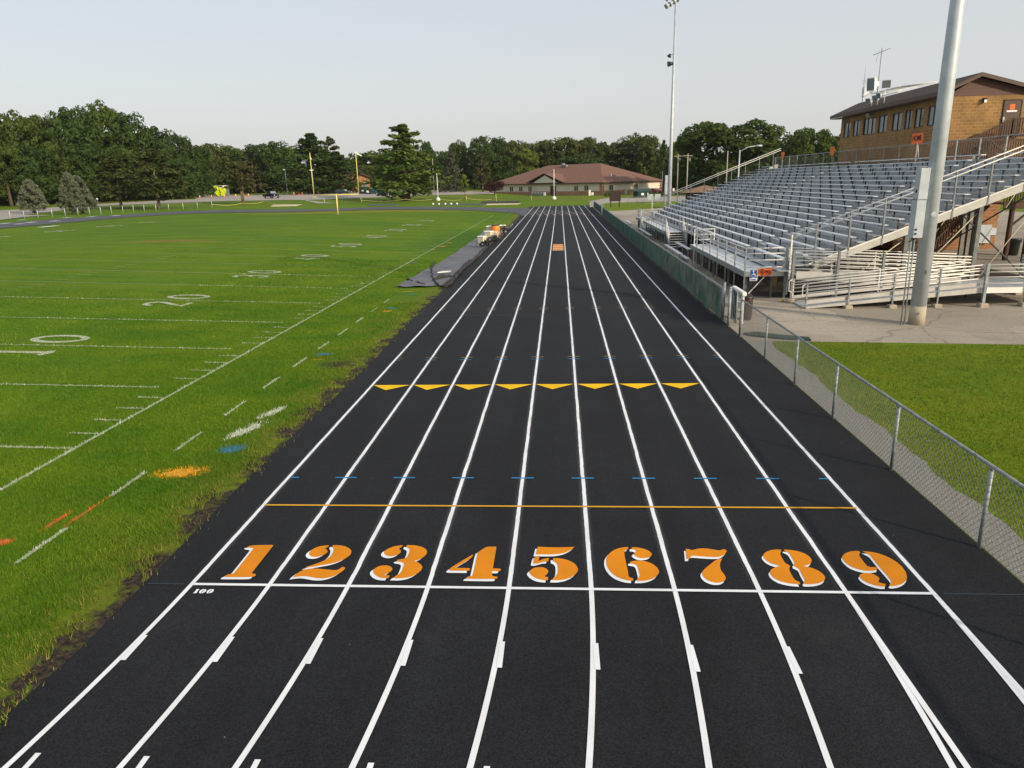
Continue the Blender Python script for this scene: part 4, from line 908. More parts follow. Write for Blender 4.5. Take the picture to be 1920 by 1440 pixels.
# ================================================================== green screened fence along the straight
def curve_x(y): return 10.98-.08*math.sin((y-18)/22.)
def green_fence(a,b,label,step=2.95):
    f=thing('screened_fence',label,'fence',(curve_x((a+b)/2),(a+b)/2,0))
    n=max(1,int(round((b-a)/step))); Y=[a+(b-a)*i/n for i in range(n+1)]
    for y in Y: MB().tube([(curve_x(y),y,0),(curve_x(y),y,1.17)],.028,8).build('post',M['galv'],f)
    MB().tube([(curve_x(y),y,1.19) for y in Y],.024,8).build('top_rail',M['galv'],f)
    mb=MB(); rr=random.Random(3); yy=np.arange(a,b+.01,.25); N_=len(yy)
    vs=[]
    for y in yy:
        ph=(y-a)/step*2*PI
        for j,z in enumerate((.05,.35,.7,1.0,1.15)):
            vs.append((curve_x(y)-.034-.022*(1-math.cos(ph))*math.sin(PI*(z-.05)/1.1)+.008*rr.uniform(-1,1),y,z+(.02*math.sin(ph*.5)**2 if j==0 else 0)))
    fs=[(5*i+j,5*i+j+1,5*i+5+j+1,5*i+5+j) for i in range(N_-1) for j in range(4)]
    mb.add(vs,fs,0,True); mb.build('green_screen',M['windscreen'],f)
    w=MB(); 
    if a<40: chain_wires(w,(curve_x(a)+.03,a),(curve_x(a)+.03,a+22),.04,1.16,.10,.0030); w.build('wire_mesh',M['wire'],f)
    return f
green_fence(18.62,96.3,'long chain link fence with green screen beside the black straight')
green_fence(99.6,124.5,'far short run of green screened fence beyond the small gate')
for y,lab in ((96.6,'near post of the small gate in the green screened fence'),(97.9,'middle post of the small gate in the green screened fence'),(99.3,'far post of the small gate in the green screened fence')):
    gpost(curve_x(y),y,1.45,lab,.055)
tag(MB().tube([(11.9,116,0),(11.9,116,1.6)],.03,8).tube([(11.9,116,1.58),(12.35,116.3,1.58),(12.5,119,1.5)],.025,8).tube([(12.5,119,0),(12.5,119,1.5)],.03,8).build('pipe_stop',M['galv']),'bent grey pipe rail at the far end of the green fence','rail')

# ================================================================== tall light poles
def light_pole(x,y,label,h,cabinet=True):
    p=thing('light_pole',label,'light pole',(x,y,0))
    MB().tube([(x,y,0),(x,y,.66)],[.262,.258],28).build('concrete_base',M['conc_base'],p)
    MB().tube([(x,y,.63),(x,y,8),(x,y,h)],[.252,.225,.12],28).build('pole',M['galv_pole'],p)
    MB().tube([(x-.02,y-.232,3.75),(x-.02,y-.262,3.75)],.085,16).tube([(x-.02,y-.26,3.75),(x-.02,y-.27,3.75)],.06,16).build('hand_hole_cover',M['galv_pole'],p)
    MB().box(x-.02,x+.02,y-.29,y-.235,1.78,1.90).build('bolt',M['galv_dark'],p); MB().box(x-.1,x-.06,y-.28,y-.24,.40,.45).build('bolt',M['galv_dark'],p)
    # control cabinet strapped on the left side
    c=MB(); c.cbox(x-.64,x-.32,y-.34,y+.03,3.0,4.23,.02).cbox(x-.625,x-.305,y-.325,y+.015,4.25,5.24,.02); c=c.build('control_cabinet',M['galv_pole'],p)
    mb=MB(); mb.box(x-.645,x-.30,y-.345,y+.035,4.228,4.252); mb.build('seam',M['galv_dark'],c)
    [MB().box(x-.60,x-.53,y-.352,y-.341,q_,q_+.06).build('label_plate',M['black'],c) for q_ in (3.1,3.24)]
    mb=MB(); mb.box(x-.632,x-.626,y-.24,y-.14,4.46,4.56); mb.build('vent',M['green_bin'],c)
    for z in (3.3,4.05,4.5,5.05): MB().box(x-.32,x-.2,y-.12,y-.06,z,z+.06).build('bracket',M['galv_dark'],p)
    for dx in (-.56,-.45): MB().tube([(x+dx,y-.1,0),(x+dx,y-.1,3.0)],.025,8).build('conduit',M['galv'],p)
    return p
M['conc_base']=mat('pole_concrete_base',(.40,.35,.27),.85,0,var=.12,vs=3)
light_pole(17.4,17.3,'thick grey light pole with tall cabinet standing in front of the ramp',23.5)
lp=light_pole(18.55,85.2,'tall light pole with floodlights beyond the far end of the bleachers',0.1+21.0)
hx,hy=18.55,85.2
def topz(py,px=1266,Y=85.2):
    d=sight(px,py); t=(Y-CAM_POS[1])/d[1]; return float(CAM_POS[2]+d[2]*t)
zt=topz(6)
for ch in list(lp.children):
    if ch.name.startswith('pole'): bpy.data.objects.remove(ch)
MB().tube([(hx,hy,.63),(hx,hy,9),(hx,hy,zt)],[.245,.20,.11],20).build('pole',M['galv_pole'],lp)
MB().beam((hx-.75,hy-.5,zt-.3),(hx+.6,hy+.4,zt+.55),.12,.12).beam((hx-.75,hy-.5,zt+.5),(hx+.6,hy+.4,zt+1.3),.12,.12).build('cross_arm',M['galv'],lp)
for k in range(4):
    for r_ in (0,1):
        t=k/3; cx,cy,cz=hx-.75+1.35*t-.2,hy-.5+.9*t-.15,zt-.3+.85*t+r_*.8
        MB().tube([(cx+.12,cy,cz+.1),(cx-.05,cy-.1,cz-.02),(cx-.28,cy-.2,cz-.2)],[.08,.17,.30],14).build('floodlight',M['galv_pole'],lp)
z1=topz(103,1263); z2=topz(119,1262)
MB().tube([(hx,hy,z1),(hx-.5,hy-.1,z1+.05)],.03,8).tube([(hx-.45,hy-.1,z1+.1),(hx-.62,hy-.15,z1-.2)],[.10,.26],12).build('horn_speaker',M['black'],lp)
MB().tube([(hx,hy,z2),(hx-.5,hy-.1,z2)],.03,8).tube([(hx-.1,hy-.1,z2),(hx-.72,hy-.2,z2-.08)],[.15,.32],12).build('horn_speaker',M['black'],lp)
tag(lp,'tall light pole with floodlights and black horn speakers beyond the bleachers')

# ================================================================== bleachers
X0,Z0,RUN,RISE,NR=14.59,1.68,.61,.23,19
YN0,YF=22.6,69.75
SECT=[(22.62,28.55),(29.82,45.6),(46.82,62.0),(63.2,69.7)]
bl=thing('bleachers','big silver aluminium bleachers rising beside the track','bleachers',(20,46,0))
def zs(i): return Z0+RISE*i
def xs_(i): return X0+RUN*i
for i in range(NR):
    for j,(a,b) in enumerate(SECT):
        if i==0 and j==0: a=23.7
        x=xs_(i); z=zs(i)
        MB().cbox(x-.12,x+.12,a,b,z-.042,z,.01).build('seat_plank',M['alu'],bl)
mb=MB(); ms=MB()
for i in range(NR):
    x=xs_(i); z=zs(i)-.43
    for k in range(2):
        mb.box(x-.43+.295*k,x-.43+.295*k+.285,YN0+.02,YF,z-.04,z-.002*k)
    ms.box(x+.17,x+.19,YN0+.05,YF-.05,z+.004,z+RISE-.045)
zt_=zs(NR)-.43
for k in range(8): mb.box(xs_(NR)-.43+.285*k,xs_(NR)-.43+.285*k+.275,YN0+.02,YF,zt_-.04,zt_)
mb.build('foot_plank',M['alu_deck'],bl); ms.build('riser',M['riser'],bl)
mb=MB(); 
for i in range(NR):
    for k in range(26):
        y=YN0+.3+k*1.862
        if y>YF: break
        if not any(a<=y<=b for a,b in SECT): continue
        x=xs_(i); z=zs(i)
        mb.box(x-.10,x+.10,y-.025,y+.025,z-.075,z-.045); mb.box(x-.02,x+.04,y-.02,y+.02,z-.43,z-.075)
tag(mb.build('seat_bracket',M['bracket'],bl),kind='stuff')
mb=MB()
for i in range(1,NR):
    for (a,b) in ((28.6,29.78),(45.7,46.74),(62.1,63.1)):
        x=xs_(i); mb.box(x-.47,x-.17,a+.1,b-.1,zs(i)-.43-.115,zs(i)-.43-.085)
mb.build('aisle_step',M['alu_deck'],bl)
# end stringers
sl=RISE/RUN
for y in (YN0-.04,YF+.06):
    xa,xb=X0+.9,xs_(NR)+.9
    za,zb=zs(0)-.43+.9*sl,zs(0)-.43+(xb-X0)*sl
    mb=MB(); mb.extr([(xa,y,za-.29),(xb,y,zb-.29),(xb,y,zb),(xa,y,za)],(0,-.07 if y<30 else .07,0)); mb.build('end_stringer',M['alu_side'],bl)
    mb=MB(); mb.beam((xa-.2,y-.06,za+.02-.2*sl),(xb,y-.06,zb+.05),.05,.05); mb.build('edge_rail',M['alu_mill'],bl)
# end hand rails
for y,nm in ((YN0-.12,'near'),(YF+.12,'far')):
    rz=lambda x: zs(0)+(x-X0)*sl
    xs1=[14.42+.12,15.5]+[15.5+1.31*k for k in range(1,10)]
    if nm=='far': xs1=[14.6]+[15.8+1.35*k for k in range(0,9)]
    xe=27.3
    for dz in (1.10,.92):
        z0=dz-.0
        MB().tube([(xs1[0],y,rz(xs1[0])+z0),(xe,y,rz(xe)+z0)],.024,8).build('hand_rail',M['alu_mill'],bl)
    for x in xs1: MB().beam((x,y+.03,rz(x)-.75),(x,y+.03,rz(x)+1.09),.07,.06).build('rail_post',M['galv_dark'] if x>15 else M['alu_mill'],bl)
    mb=MB()
    step=.16 if nm=='near' else .45
    x=xs1[0]
    # sloping mesh: short diagonal wires
    k=0
    while x<xe-.5:
        for sg in (1,-1):
            if sg>0: p=(x,y+.05,rz(x)-.35); q=(x+.95,y+.05,rz(x+.95)+.90-.0)
            else: p=(x+.95,y+.046,rz(x+.95)-.35); q=(x,y+.046,rz(x)+.90)
            mb.tube([p,q],.0032,3,cap=False)
        x+=step
    mb.build('rail_mesh',M['wire'],bl)
# back rail with mesh
xb=28.0; zb=zt_
for y in np.arange(YN0,YF+5.2,2.45): MB().beam((xb,y,zb-.2),(xb,y,zb+1.12),.06,.06).build('back_post',M['galv'],bl)
MB().tube([(xb,YN0,zb+1.14),(xb,YF+5.0,zb+1.14)],.026,8).build('back_rail',M['galv'],bl)
w=MB(); chain_wires(w,(xb+.04,YN0),(xb+.04,YF+5.0),zb+.05,zb+1.12,.18,.0034); w.build('back_mesh',M['wire_dark'],bl)
mb=MB(); mb.box(27.85,27.97,YN0,YF+5,zb-.16,zb+.02); mb.build('back_beam',M['alu_mill'],bl)
mb=MB(); mb.box(xs_(NR)+1.95,27.84,YF+.2,YF+5,zb-.12,zb-.03); mb.build('landing',M['alu_deck'],bl)
# understructure
for y in np.arange(YN0+.4,YF+.1,5.9):
    for x in (16.6,19.3,22.1,24.9,27.7):
        z=zs(0)-.47-.30+(x-X0)*sl
        MB().box(x-.08,x+.08,y-.08,y+.08,0,z).build('column',M['steel_frame'],bl)
    MB().beam((14.6,y,zs(0)-.66),(26.0,y,zs(0)-.66+(26.0-14.6)*sl),.14,.24).build('raker_beam',M['steel_frame'],bl)
    mb=MB()
    for a,b in ((16.6,19.3),(19.3,22.1),(22.1,24.9),(24.9,27.7)): mb.tube([(a,y+.05,.3),(b,y+.05,zs(0)-1.0+(b-X0)*sl)],.018,6)
    mb.build('tie_rod',M['tan_plastic'],bl)
mb=MB()
for k in range(8):
    x=16.6+(k%4)*2.75; 
    mb.beam((x,YN0+.5+11*(k//4),.3),(x,YN0+11+11*(k//4),zs(0)-.9+(x-X0)*sl),.05,.05).beam((x,YN0+11+11*(k//4),.3),(x,YN0+.5+11*(k//4),zs(0)-.9+(x-X0)*sl),.05,.05)
mb.build('cross_brace',M['steel_frame'],bl)

# ------------------------------------------------------------------ front platform and walkway
wk=thing('viewing_platform','raised silver platform with rails in front of the first bleacher row','platform',(13.8,30,0))
def deck(a,b,x0=12.95,x1=14.26,z=1.14,par=wk):
    mb=MB(); n=5
    for k in range(n): mb.box(x0+(x1-x0)*k/n+.005,x0+(x1-x0)*(k+1)/n-.004,a,b,z-.035,z)
    mb.build('deck_plank',M['alu'],par)
    MB().box(x0-.045,x0-.002,a,b,z-.22,z+.012).build('fascia',M['galv'],par)
deck(23.42,36.9); 
MB().box(12.9,14.72,23.37,23.415,.94,1.15).build('end_fascia',M['alu_mill'],wk)
def rail_run(pts,zf,par,hs=(1.0,.72,.44,.18),r=.021,m='alu_mill',name='rail'):
    for h in hs: MB().tube([(x,y,zf(x,y)+h) for x,y in pts],r,8).build(name,M[m],par)
py_=[23.34,25.2,27.1,29.0,30.9,32.8,34.7]
for y in py_: MB().beam((12.92,y,0),(12.92,y,2.14),.075,.055).build('platform_post',M['galv'],wk)
rail_run([(12.92,23.34),(12.92,35.6)],lambda x,y:1.14,wk,(1.0,.82,.5,.2))
MB().beam((14.62,23.3,0),(14.62,23.3,2.2),.10,.09).build('platform_post',M['galv'],wk)
rail_run([(12.95,23.31),(14.62,23.31)],lambda x,y:1.14,wk,(1.0,.78,.5,.2))
rail_run([(12.95,35.7),(14.1,35.7)],lambda x,y:1.14,wk,(.98,.68,.38))
for x in (12.95,14.1): MB().beam((x,35.7,.1),(x,35.7,2.14),.06,.05).build('platform_post',M['alu_mill'],wk)
for y in (23.6,27,30.4,33.8,36.6): [MB().box(q_,q_+.08,y-.04,y+.04,0,.93).build('support_leg',M['steel_frame'],wk) for q_ in (13.02,14.1)]
# chain link skirt under the near end, with its stay
w=MB(); chain_wires(w,(12.95,23.36),(14.62,23.36),.03,.95,.07,.0026); w.build('wire_mesh',M['wire'],wk)
MB().beam((13.02,23.33,.1),(13.75,23.33,.92),.03,.04).build('stay',M['alu_mill'],wk)
fw=thing('front_walkway','silver walkway with hand rail along the bleacher front between the stairs','walkway',(13.8,55,0))
for a,b in ((48.2,62.5),(66.3,69.6)): deck(a,b,par=fw)
for a,b in ((36.9,45.6),(48.4,62.4),(66.6,69.6)):
    mb=MB()
    xr=13.9 if a<40 else 13.02
    for y in np.arange(a,b,1.75): MB().beam((xr,y,0 if a<40 else .2),(xr,y,2.08),.05,.05).build('walkway_post',M['galv'],fw)
    rail_run([(xr,a),(xr,b)],lambda x,y:1.14,fw,(.95,.62,.30),.02,'galv')
for y in np.arange(48.4,69,3.4):
    if 62.6<y<66: continue
    [MB().box(q_,q_+.08,y-.04,y+.04,0,.92).build('support_leg',M['steel_frame'],fw) for q_ in (13.1,14.05)]
# ------------------------------------------------------------------ stairs up to the walkway
def stair(y0,label):
    s=thing('metal_stairs',label,'stairs',(13.6,y0,0)); xa,xb=12.98,14.22
    n=7
    for k in range(n):
        z=.155*(k+1)+.055; y=y0+.29*k
        MB().box(xa+.05,xb-.05,y,y+.28,z-.035,z).build('tread',M['alu_mill'],s)
    for x in (xa,xb):
        MB().extr([(x-.02,y0-.05,.0),(x-.02,y0+.2,0),(x-.02,y0+2.15,1.0),(x-.02,y0+2.15,1.22),(x-.02,y0+1.9,1.22)],(.04,0,0)).build('stringer',M['galv'],s)
        for k,(yy,zz) in enumerate(((y0,.05),(y0+1.0,.55),(y0+2.05,1.14),(y0+3.6,1.14))):
            MB().beam((x,yy,zz-.05),(x,yy,zz+1.0),.05,.05).build('rail_post',M['galv'],s)
        for h in (.98,.80,.62,.44,.28):
            MB().tube([(x,y0,.05+h),(x,y0+2.05,1.14+h),(x,y0+3.6,1.14+h)],.02,8).build('rail',M['alu_mill'],s)
    deck(y0+2.06,y0+3.7,xa+.03,xb-.02,1.143,s)
    for x in (xa+.06,xb-.06): MB().box(x-.04,x+.04,y0+3.3,y0+3.38,0,.92).build('support_leg',M['steel_frame'],s)
stair(45.75,'nearer silver stairs with railings at the bleacher front')
stair(63.75,'farther silver stairs with railings at the bleacher front')
def bench(y0,y1,x,z,label):
    b=thing('aluminium_bench',label,'bench',(x,(y0+y1)/2,0),'aluminium benches behind the green fence')
    MB().cbox(x-.13,x+.13,y0,y1,z-.045,z,.01).build('seat',M['alu'],b)
    for y in (y0+.5,(y0+y1)/2,y1-.5):
        MB().box(x-.03,x+.03,y-.03,y+.03,.02,z-.046).box(x-.16,x+.16,y-.03,y+.03,0,.02).build('leg',M['galv'],b)
bench(38.3,45.3,12.62,.44,'front bench of the pair before the nearer silver stairs')
bench(39.5,45.0,13.35,.62,'raised rear bench of the pair before the nearer silver stairs')
bench(37.4,39.6,12.9,.24,'low short bench at the near end of the bench pair')
bench(54,63.2,12.62,.44,'front bench of the pair before the farther silver stairs')
bench(55.5,63.0,13.35,.62,'raised rear bench of the pair before the farther silver stairs')
bench(71.5,77.0,12.6,.42,'long low bench on the concrete past the farther stairs')

# ------------------------------------------------------------------ wheelchair ramp
rp=thing('access_ramp','long silver wheelchair ramp doubling back beside the bleachers','ramp',(18,21.5,0))
# lower flight: from the ground at the left, rising to the landing on the right
def zl(x): return .06+(x-14.66)*.0965
def zu(x): return 1.14-(x-14.7)*.058
xe=21.25; yl0,yl1=20.62,22.0
mb=MB(); n=22
mb.extr([(14.62,yl0+.04,zl(14.62)-.04),(xe,yl0+.04,zl(xe)-.04),(xe,yl0+.04,zl(xe)),(14.62,yl0+.04,zl(14.62))],(0,yl1-yl0-.08,0)); mb.build('lower_deck',M['alu_deck'],rp)
for y,a in ((yl0,14.66),(yl1,14.62)):
    mb=MB(); mb.extr([(a,y-.02,zl(a)-.06),(xe,y-.02,zl(xe)-.16),(xe,y-.02,zl(xe)+.05),(a,y-.02,zl(a)+.02)],(0,.04,0)); mb.build('side_beam',M['alu_side'],rp)
    mb=MB(); mb.extr([(a,y+.005,zl(a)+.12),(xe-.05,y+.005,zl(xe)+.10),(xe-.05,y+.005,zl(xe)+.24),(a,y+.005,zl(a)+.26)],(0,.03,0)); mb.build('kick_board',M['alu_side'],rp)
    for h in (.92,.80,.70,.56,.40):
        MB().tube([(a-.02,y,zl(a)+h),(xe,y,zl(xe)+h)],.020,8).build('rail',M['alu_mill'],rp)
for k,x in enumerate((14.68,16.29,17.97,19.66)):
    MB().beam((x,yl0-.045,.10 if k else 0),(x,yl0-.045,zl(x)+.95),.055,.05).build('ramp_post',M['galv'],rp)
    if k: MB().cbox(x-.15,x+.15,yl0-.19,yl0+.10,0,.13,.03).build('footing',M['conc'],rp)
for x in (14.6,16.3,18.0,19.7): MB().beam((x,yl1+.045,0),(x,yl1+.045,zl(x)+.95),.045,.045).build('ramp_post',M['alu_mill'],rp)
# round the open ends of the rails at the foot of the ramp
for y,a in ((yl0,14.66),(yl1,14.55)):
    MB().tube([(a-.02,y,zl(a)+.92),(a-.14,y,zl(a)+.86),(a-.14,y,zl(a)+.46),(a-.02,y,zl(a)+.40)],.020,8).build('rail_return',M['alu_mill'],rp)
# landing
zL=zl(xe)+.0; xl1=24.3
mb=MB()
for k in range(10): mb.box(xe+(xl1-xe)*k/10+.004,xe+(xl1-xe)*(k+1)/10-.004,yl0+.03,23.5,zL-.04,zL)
mb.build('landing_deck',M['alu_deck'],rp)
mb=MB(); mb.box(xe,xl1,yl0-.03,yl0+.01,zL-.17,zL+.05); mb.build('landing_beam',M['alu_mill'],rp)
mb=MB(); mb.box(xl1,xl1+.04,yl0-.02,23.5,zL-.17,zL+.05); mb.build('landing_beam',M['alu_mill'],rp)
for h in (.92,.78,.64,.44,.20):
    MB().tube([(xe,yl0,zL+h),(xl1,yl0,zL+h),(xl1,23.4,zL+h)],.020,8).build('rail',M['alu_mill'],rp)
for x,y in ((21.33,20.5),(22.9,20.55),(24.3,20.55),(24.3,22),(24.3,23.4),(21.4,23.45)):
    big=x<21.4
    MB().beam((x,y,.12),(x,y,zL+.98),.11 if big else .07,.10 if big else .06).build('landing_post',M['galv'],rp)
    MB().cbox(x-.16,x+.16,y-.16,y+.16,0,.16,.03).build('footing',M['conc'],rp)
# upper flight: from the landing back up to the platform
yu0,yu1=22.12,23.28
mb=MB(); mb.extr([(14.7,yu0+.04,zu(14.7)-.04),(xe,yu0+.04,zu(xe)-.04),(xe,yu0+.04,zu(xe)),(14.7,yu0+.04,zu(14.7))],(0,yu1-yu0-.08,0)); mb.build('upper_deck',M['alu_deck'],rp)
for y in (yu0,yu1):
    mb=MB(); mb.extr([(14.7,y-.02,zu(14.7)-.20),(xe,y-.02,zu(xe)-.20),(xe,y-.02,zu(xe)+.16),(14.7,y-.02,zu(14.7)+.16)],(0,.04,0)); mb.build('side_beam',M['alu_side'],rp)
    for h in (1.0,.88,.76,.60,.44,.26): MB().tube([(14.5,y,zu(14.5)+h),(xe+.3,y,zu(xe)+h)],.020,8).build('rail',M['alu_mill'],rp)
for x in (14.53,16.32,18.1,19.9):
    MB().beam((x,yu0-.07,.14),(x,yu0-.07,zu(x)+1.02),.10,.09).build('ramp_post',M['galv_dark'],rp)
    MB().beam((x+.2,yu1+.06,.14),(x+.2,yu1+.06,zu(x)+1.0),.05,.05).build('ramp_post',M['alu_mill'],rp)
    MB().lathe((x,yu0-.07,0),[(.19,0),(.19,.16),(.17,.18)],12).build('footing',M['conc'],rp)
mb=MB()
for a,b in ((18.2,19.8),(19.95,21.3)): mb.beam((a,yu0-.07,.25),(b,yu0-.07,zu(b)-.3),.05,.04).beam((a,yu0-.07,zu(a)-.3),(b,yu0-.07,.25),.05,.04)
mb.build('cross_brace',M['brown_metal'],rp)
for x,y in ((18.9,22.8),(20.6,22.9)): MB().lathe((x,y,0),[(.2,0),(.2,.18),(.17,.2)],12).build('footing',M['conc'],rp)

# ------------------------------------------------------------------ signs on the platform
def text(s,loc,size,mat_,par,rot=(PI/2,0,0),bold=.012,name='lettering'):
    c=bpy.data.curves.new(name,'FONT'); c.body=s; c.size=size; c.align_x='CENTER'; c.align_y='CENTER'; c.extrude=.002; c.offset=bold
    o=bpy.data.objects.new(name,c); COL.objects.link(o); o.location=loc; o.rotation_euler=rot
    bpy.context.view_layer.update()
    me=bpy.data.meshes.new_from_object(o.evaluated_get(bpy.context.evaluated_depsgraph_get()))
    mw=o.matrix_world.copy(); bpy.data.objects.remove(o)
    me.transform(mw)
    if par is not None: me.transform(Matrix.Translation(-Vector(ORG[par.name])))
    me.materials.clear(); me.materials.append(mat_)
    ob=bpy.data.objects.new(name,me); COL.objects.link(ob)
    if par is not None: ob.parent=par; ORG[ob.name]=ORG[par.name]
    return ob
hs=thing('home_sign','orange HOME sign at the corner of the raised platform','sign',(13.73,23.27,1.0))
MB().extr([(13.44,23.262,.99),(13.92,23.262,.99),(14.03,23.262,1.04),(14.03,23.262,1.275),(13.44,23.262,1.285)],(0,.012,0)).build('panel',M['orange_sign'],hs)
text('HOME',(13.73,23.258,1.145),.185,M['black_ink'],hs,bold=.003)
ws=thing('wheelchair_sign','blue and white wheelchair access sign beside the orange HOME sign','sign',(13.28,23.27,.8))
MB().cbox(13.12,13.45,23.262,23.274,.76,1.245,.004).build('panel',M['white_sign'],ws)
MB().box(13.145,13.425,23.256,23.261,.885,1.225).build('blue_field',M['blue_sign'],ws)
mb=MB(); yy=23.252
mb.tube([(13.265,yy,1.18),(13.265,yy+.003,1.18)],.030,12)
mb.beam((13.265,yy,1.14),(13.275,yy,1.03),.006,.032,up=(1,0,0)).beam((13.275,yy,1.03),(13.345,yy,1.03),.006,.026,up=(0,0,1)).beam((13.345,yy,1.03),(13.375,yy,.955),.006,.026,up=(1,0,0)).beam((13.265,yy,1.09),(13.335,yy,1.09),.006,.022)
pts=[(13.27+.078*math.cos(t),yy,.99+.078*math.sin(t)) for t in [rad(120+i*14) for i in range(18)]]
mb.tube(pts,.010,6); mb.beam((13.375,yy,.955),(13.41,yy,.965),.006,.022)
mb.build('wheelchair_symbol',M['white_sign'],ws)
MB().box(13.19,13.38,23.256,23.261,.80,.845).build('lower_bar',M['blue_sign'],ws)
bk=thing('yellow_bucket','yellow bucket hanging under the platform behind the mesh','bucket',(14.35,23.9,.5))
MB().lathe((14.35,23.9,.46),[(.10,0),(.14,.36),(.15,.37)],14).build('body',M['tan_plastic2'] if 'tan_plastic2' in M else mat('mustard_bucket',(.55,.33,.06),.5),bk)
MB().tube([(14.22,23.9,.8),(14.30,23.9,.98),(14.40,23.9,.98),(14.48,23.9,.8)],.008,6).build('handle',M['galv_dark'],bk)
tag(MB().ball((14.29,22.34,.07),.07,12,8).build('ball',mat('dull_yellow_ball',(.55,.50,.08),.6)),'small yellow ball on the concrete at the foot of the ramp','ball')
# ================================================================== press box
pb=thing('press_box','brown roofed tan block press box above the bleachers','press box',(32,51,0))
px0,px1,py0,py1=29.8,34.6,42.2,60.9; fz,ez=5.75,9.62
def wall_open(mb,x,ya,yb,za,zb,th,wins):
    """wall in the plane x with openings (y0,y1,z0,z1)"""
    ys=sorted({ya,yb}|{w[0] for w in wins}|{w[1] for w in wins})
    for a,b in zip(ys[:-1],ys[1:]):
        hit_=[w for w in wins if w[0]<=a+1e-6 and w[1]>=b-1e-6]
        if hit_:
            w=hit_[0]; mb.box(x,x+th,a,b,za,w[2]); mb.box(x,x+th,a,b,w[3],zb)
        else: mb.box(x,x+th,a,b,za,zb)
WIN=[(58.48,60.38),(56.5,58.33),(53.4,56.2),(51.3,53.25),(48.85,50.8),(47.3,48.75),(45.55,47.22),(43.55,45.35)]
WIN=[(a+.20,b-.18,7.98,9.24) for a,b in WIN]
mb=MB(); wall_open(mb,px0,py0+.2,py1,fz,ez,.2,WIN)
mb.build('front_wall',M['block'],pb)
PK=31.25; pz=10.82
mb=MB(); mb.box(px0+.002,px1,py0,py0+.198,fz,9.55); mb.build('end_wall',M['block'],pb)
MB().box(px0+.2,px1,py1-.2,py1-.003,fz,9.55).box(px1-.2,px1-.002,py0+.2,py1-.2,fz,9.55).build('rear_wall',M['block'],pb)
MB().box(px0+.21,px1-.21,py0+.21,py1-.21,fz-.1,fz).build('floor_slab',M['brown_wood'],pb)
mb=MB(); mb.extr([(px0+.01,py0+.03,9.55),(px1-.01,py0+.03,9.55),(px1-.01,py0+.03,9.80),(PK,py0+.03,pz-.12),(px0+.01,py0+.03,9.80)],(0,.15,0)); mb.build('gable_siding',M['siding_brown'],pb)
mb=MB(); mb.extr([(px0+.01,py1-.2,9.55),(px1-.01,py1-.2,9.55),(px1-.01,py1-.2,9.80),(PK,py1-.2,pz-.12),(px0+.01,py1-.2,9.80)],(0,.15,0)); mb.build('gable_siding',M['siding_brown'],pb)
ya,yb=py0-.35,py1+.45; ex0,ex1=28.95,35.7; e0z,e1z=9.80,9.62
rf=MB(); th=.09
rf.extr([(ex0,ya,e0z),(PK,ya,pz),(PK,ya,pz+th),(ex0,ya,e0z+th)],(0,yb-ya,0)); rf.extr([(PK,ya,pz),(ex1,ya,e1z),(ex1,ya,e1z+th),(PK,ya,pz+th)],(0,yb-ya,0))
rf=rf.build('roof',M['roof_brown'],pb)
mb=MB(); mb.box(ex0-.03,ex0,ya-.02,yb,e0z-.16,e0z+.07); mb.extr([(ex0,ya-.04,e0z-.15),(PK,ya-.04,pz-.15),(PK,ya-.04,pz+.07),(ex0,ya-.04,e0z+.07)],(0,.035,0)); mb.extr([(PK,ya-.04,pz-.15),(ex1,ya-.04,e1z-.15),(ex1,ya-.04,e1z+.07),(PK,ya-.04,pz+.07)],(0,.035,0))
mb.build('fascia',M['fascia'],rf)
MB().box(ex0,px0,ya,yb,9.60,9.625).build('soffit',M['fascia'],rf)
for k,(a,b,z0,z1) in enumerate(WIN):
    wf=MB(); t=.055; xw=px0+.05
    wf.box(xw,xw+.10,a,a+t,z0,z1).box(xw,xw+.10,b-t,b,z0,z1).box(xw,xw+.1,a+t,b-t,z0,z0+t).box(xw,xw+.1,a+t,b-t,z1-t,z1)
    nd=3 if b-a>2.3 else 2
    for j in range(1,nd): c=a+(b-a)*j/nd; wf.box(xw,xw+.10,c-.03,c+.03,z0+t,z1-t)
    w=wf.build('window',M['dark_brown'],pb)
    for j in range(nd):
        c0=a+(b-a)*j/nd+.05; c1=a+(b-a)*(j+1)/nd-.05
        MB().box(xw+.04,xw+.05,c0,c1,z0+t,z1-t).build('pane',M['glass'] if j%2==0 else M['glass_pale'],w)
# door with a notice, wall lamp
d=MB(); d.box(33.05,34.02,py0-.05,py0-.003,7.15,9.22); d=d.build('door',M['fascia'],pb)
mb=MB(); mb.box(32.98,33.045,py0-.065,py0-.002,7.15,9.28).box(34.025,34.09,py0-.065,py0-.002,7.15,9.28).box(33.045,34.025,py0-.065,py0-.002,9.225,9.28); mb.build('door_frame',M['dark_brown'],d)
MB().box(33.36,33.66,py0-.06,py0-.052,8.67,9.0).build('door_notice',M['orange_sign'],d)
MB().box(33.2,33.82,py0-.06,py0-.052,8.54,8.64).build('door_plate',M['white_sign'],d)
MB().box(33.0,33.1,py0-.11,py0-.052,7.95,8.25).tube([(33.06,py0-.12,8.05),(33.2,py0-.14,8.05)],.02,8).build('handle',M['chrome'],d)
MB().cbox(31.62,31.84,py0-.22,py0-.002,9.17,9.42,.03).build('wall_lamp',M['dark_brown'],pb)
MB().box(31.65,31.81,py0-.24,py0-.221,9.14,9.30).build('lamp_lens',M['white_met'],pb)
# lamp arm on the front
la=MB(); la.tube([(px0,54.3,9.5),(px0-.7,53.2,9.35)],.03,8).tube([(px0-.7,53.2,9.42),(px0-.95,52.9,9.3)],[.05,.16],10); la.build('flood_lamp',M['galv_dark'],pb)
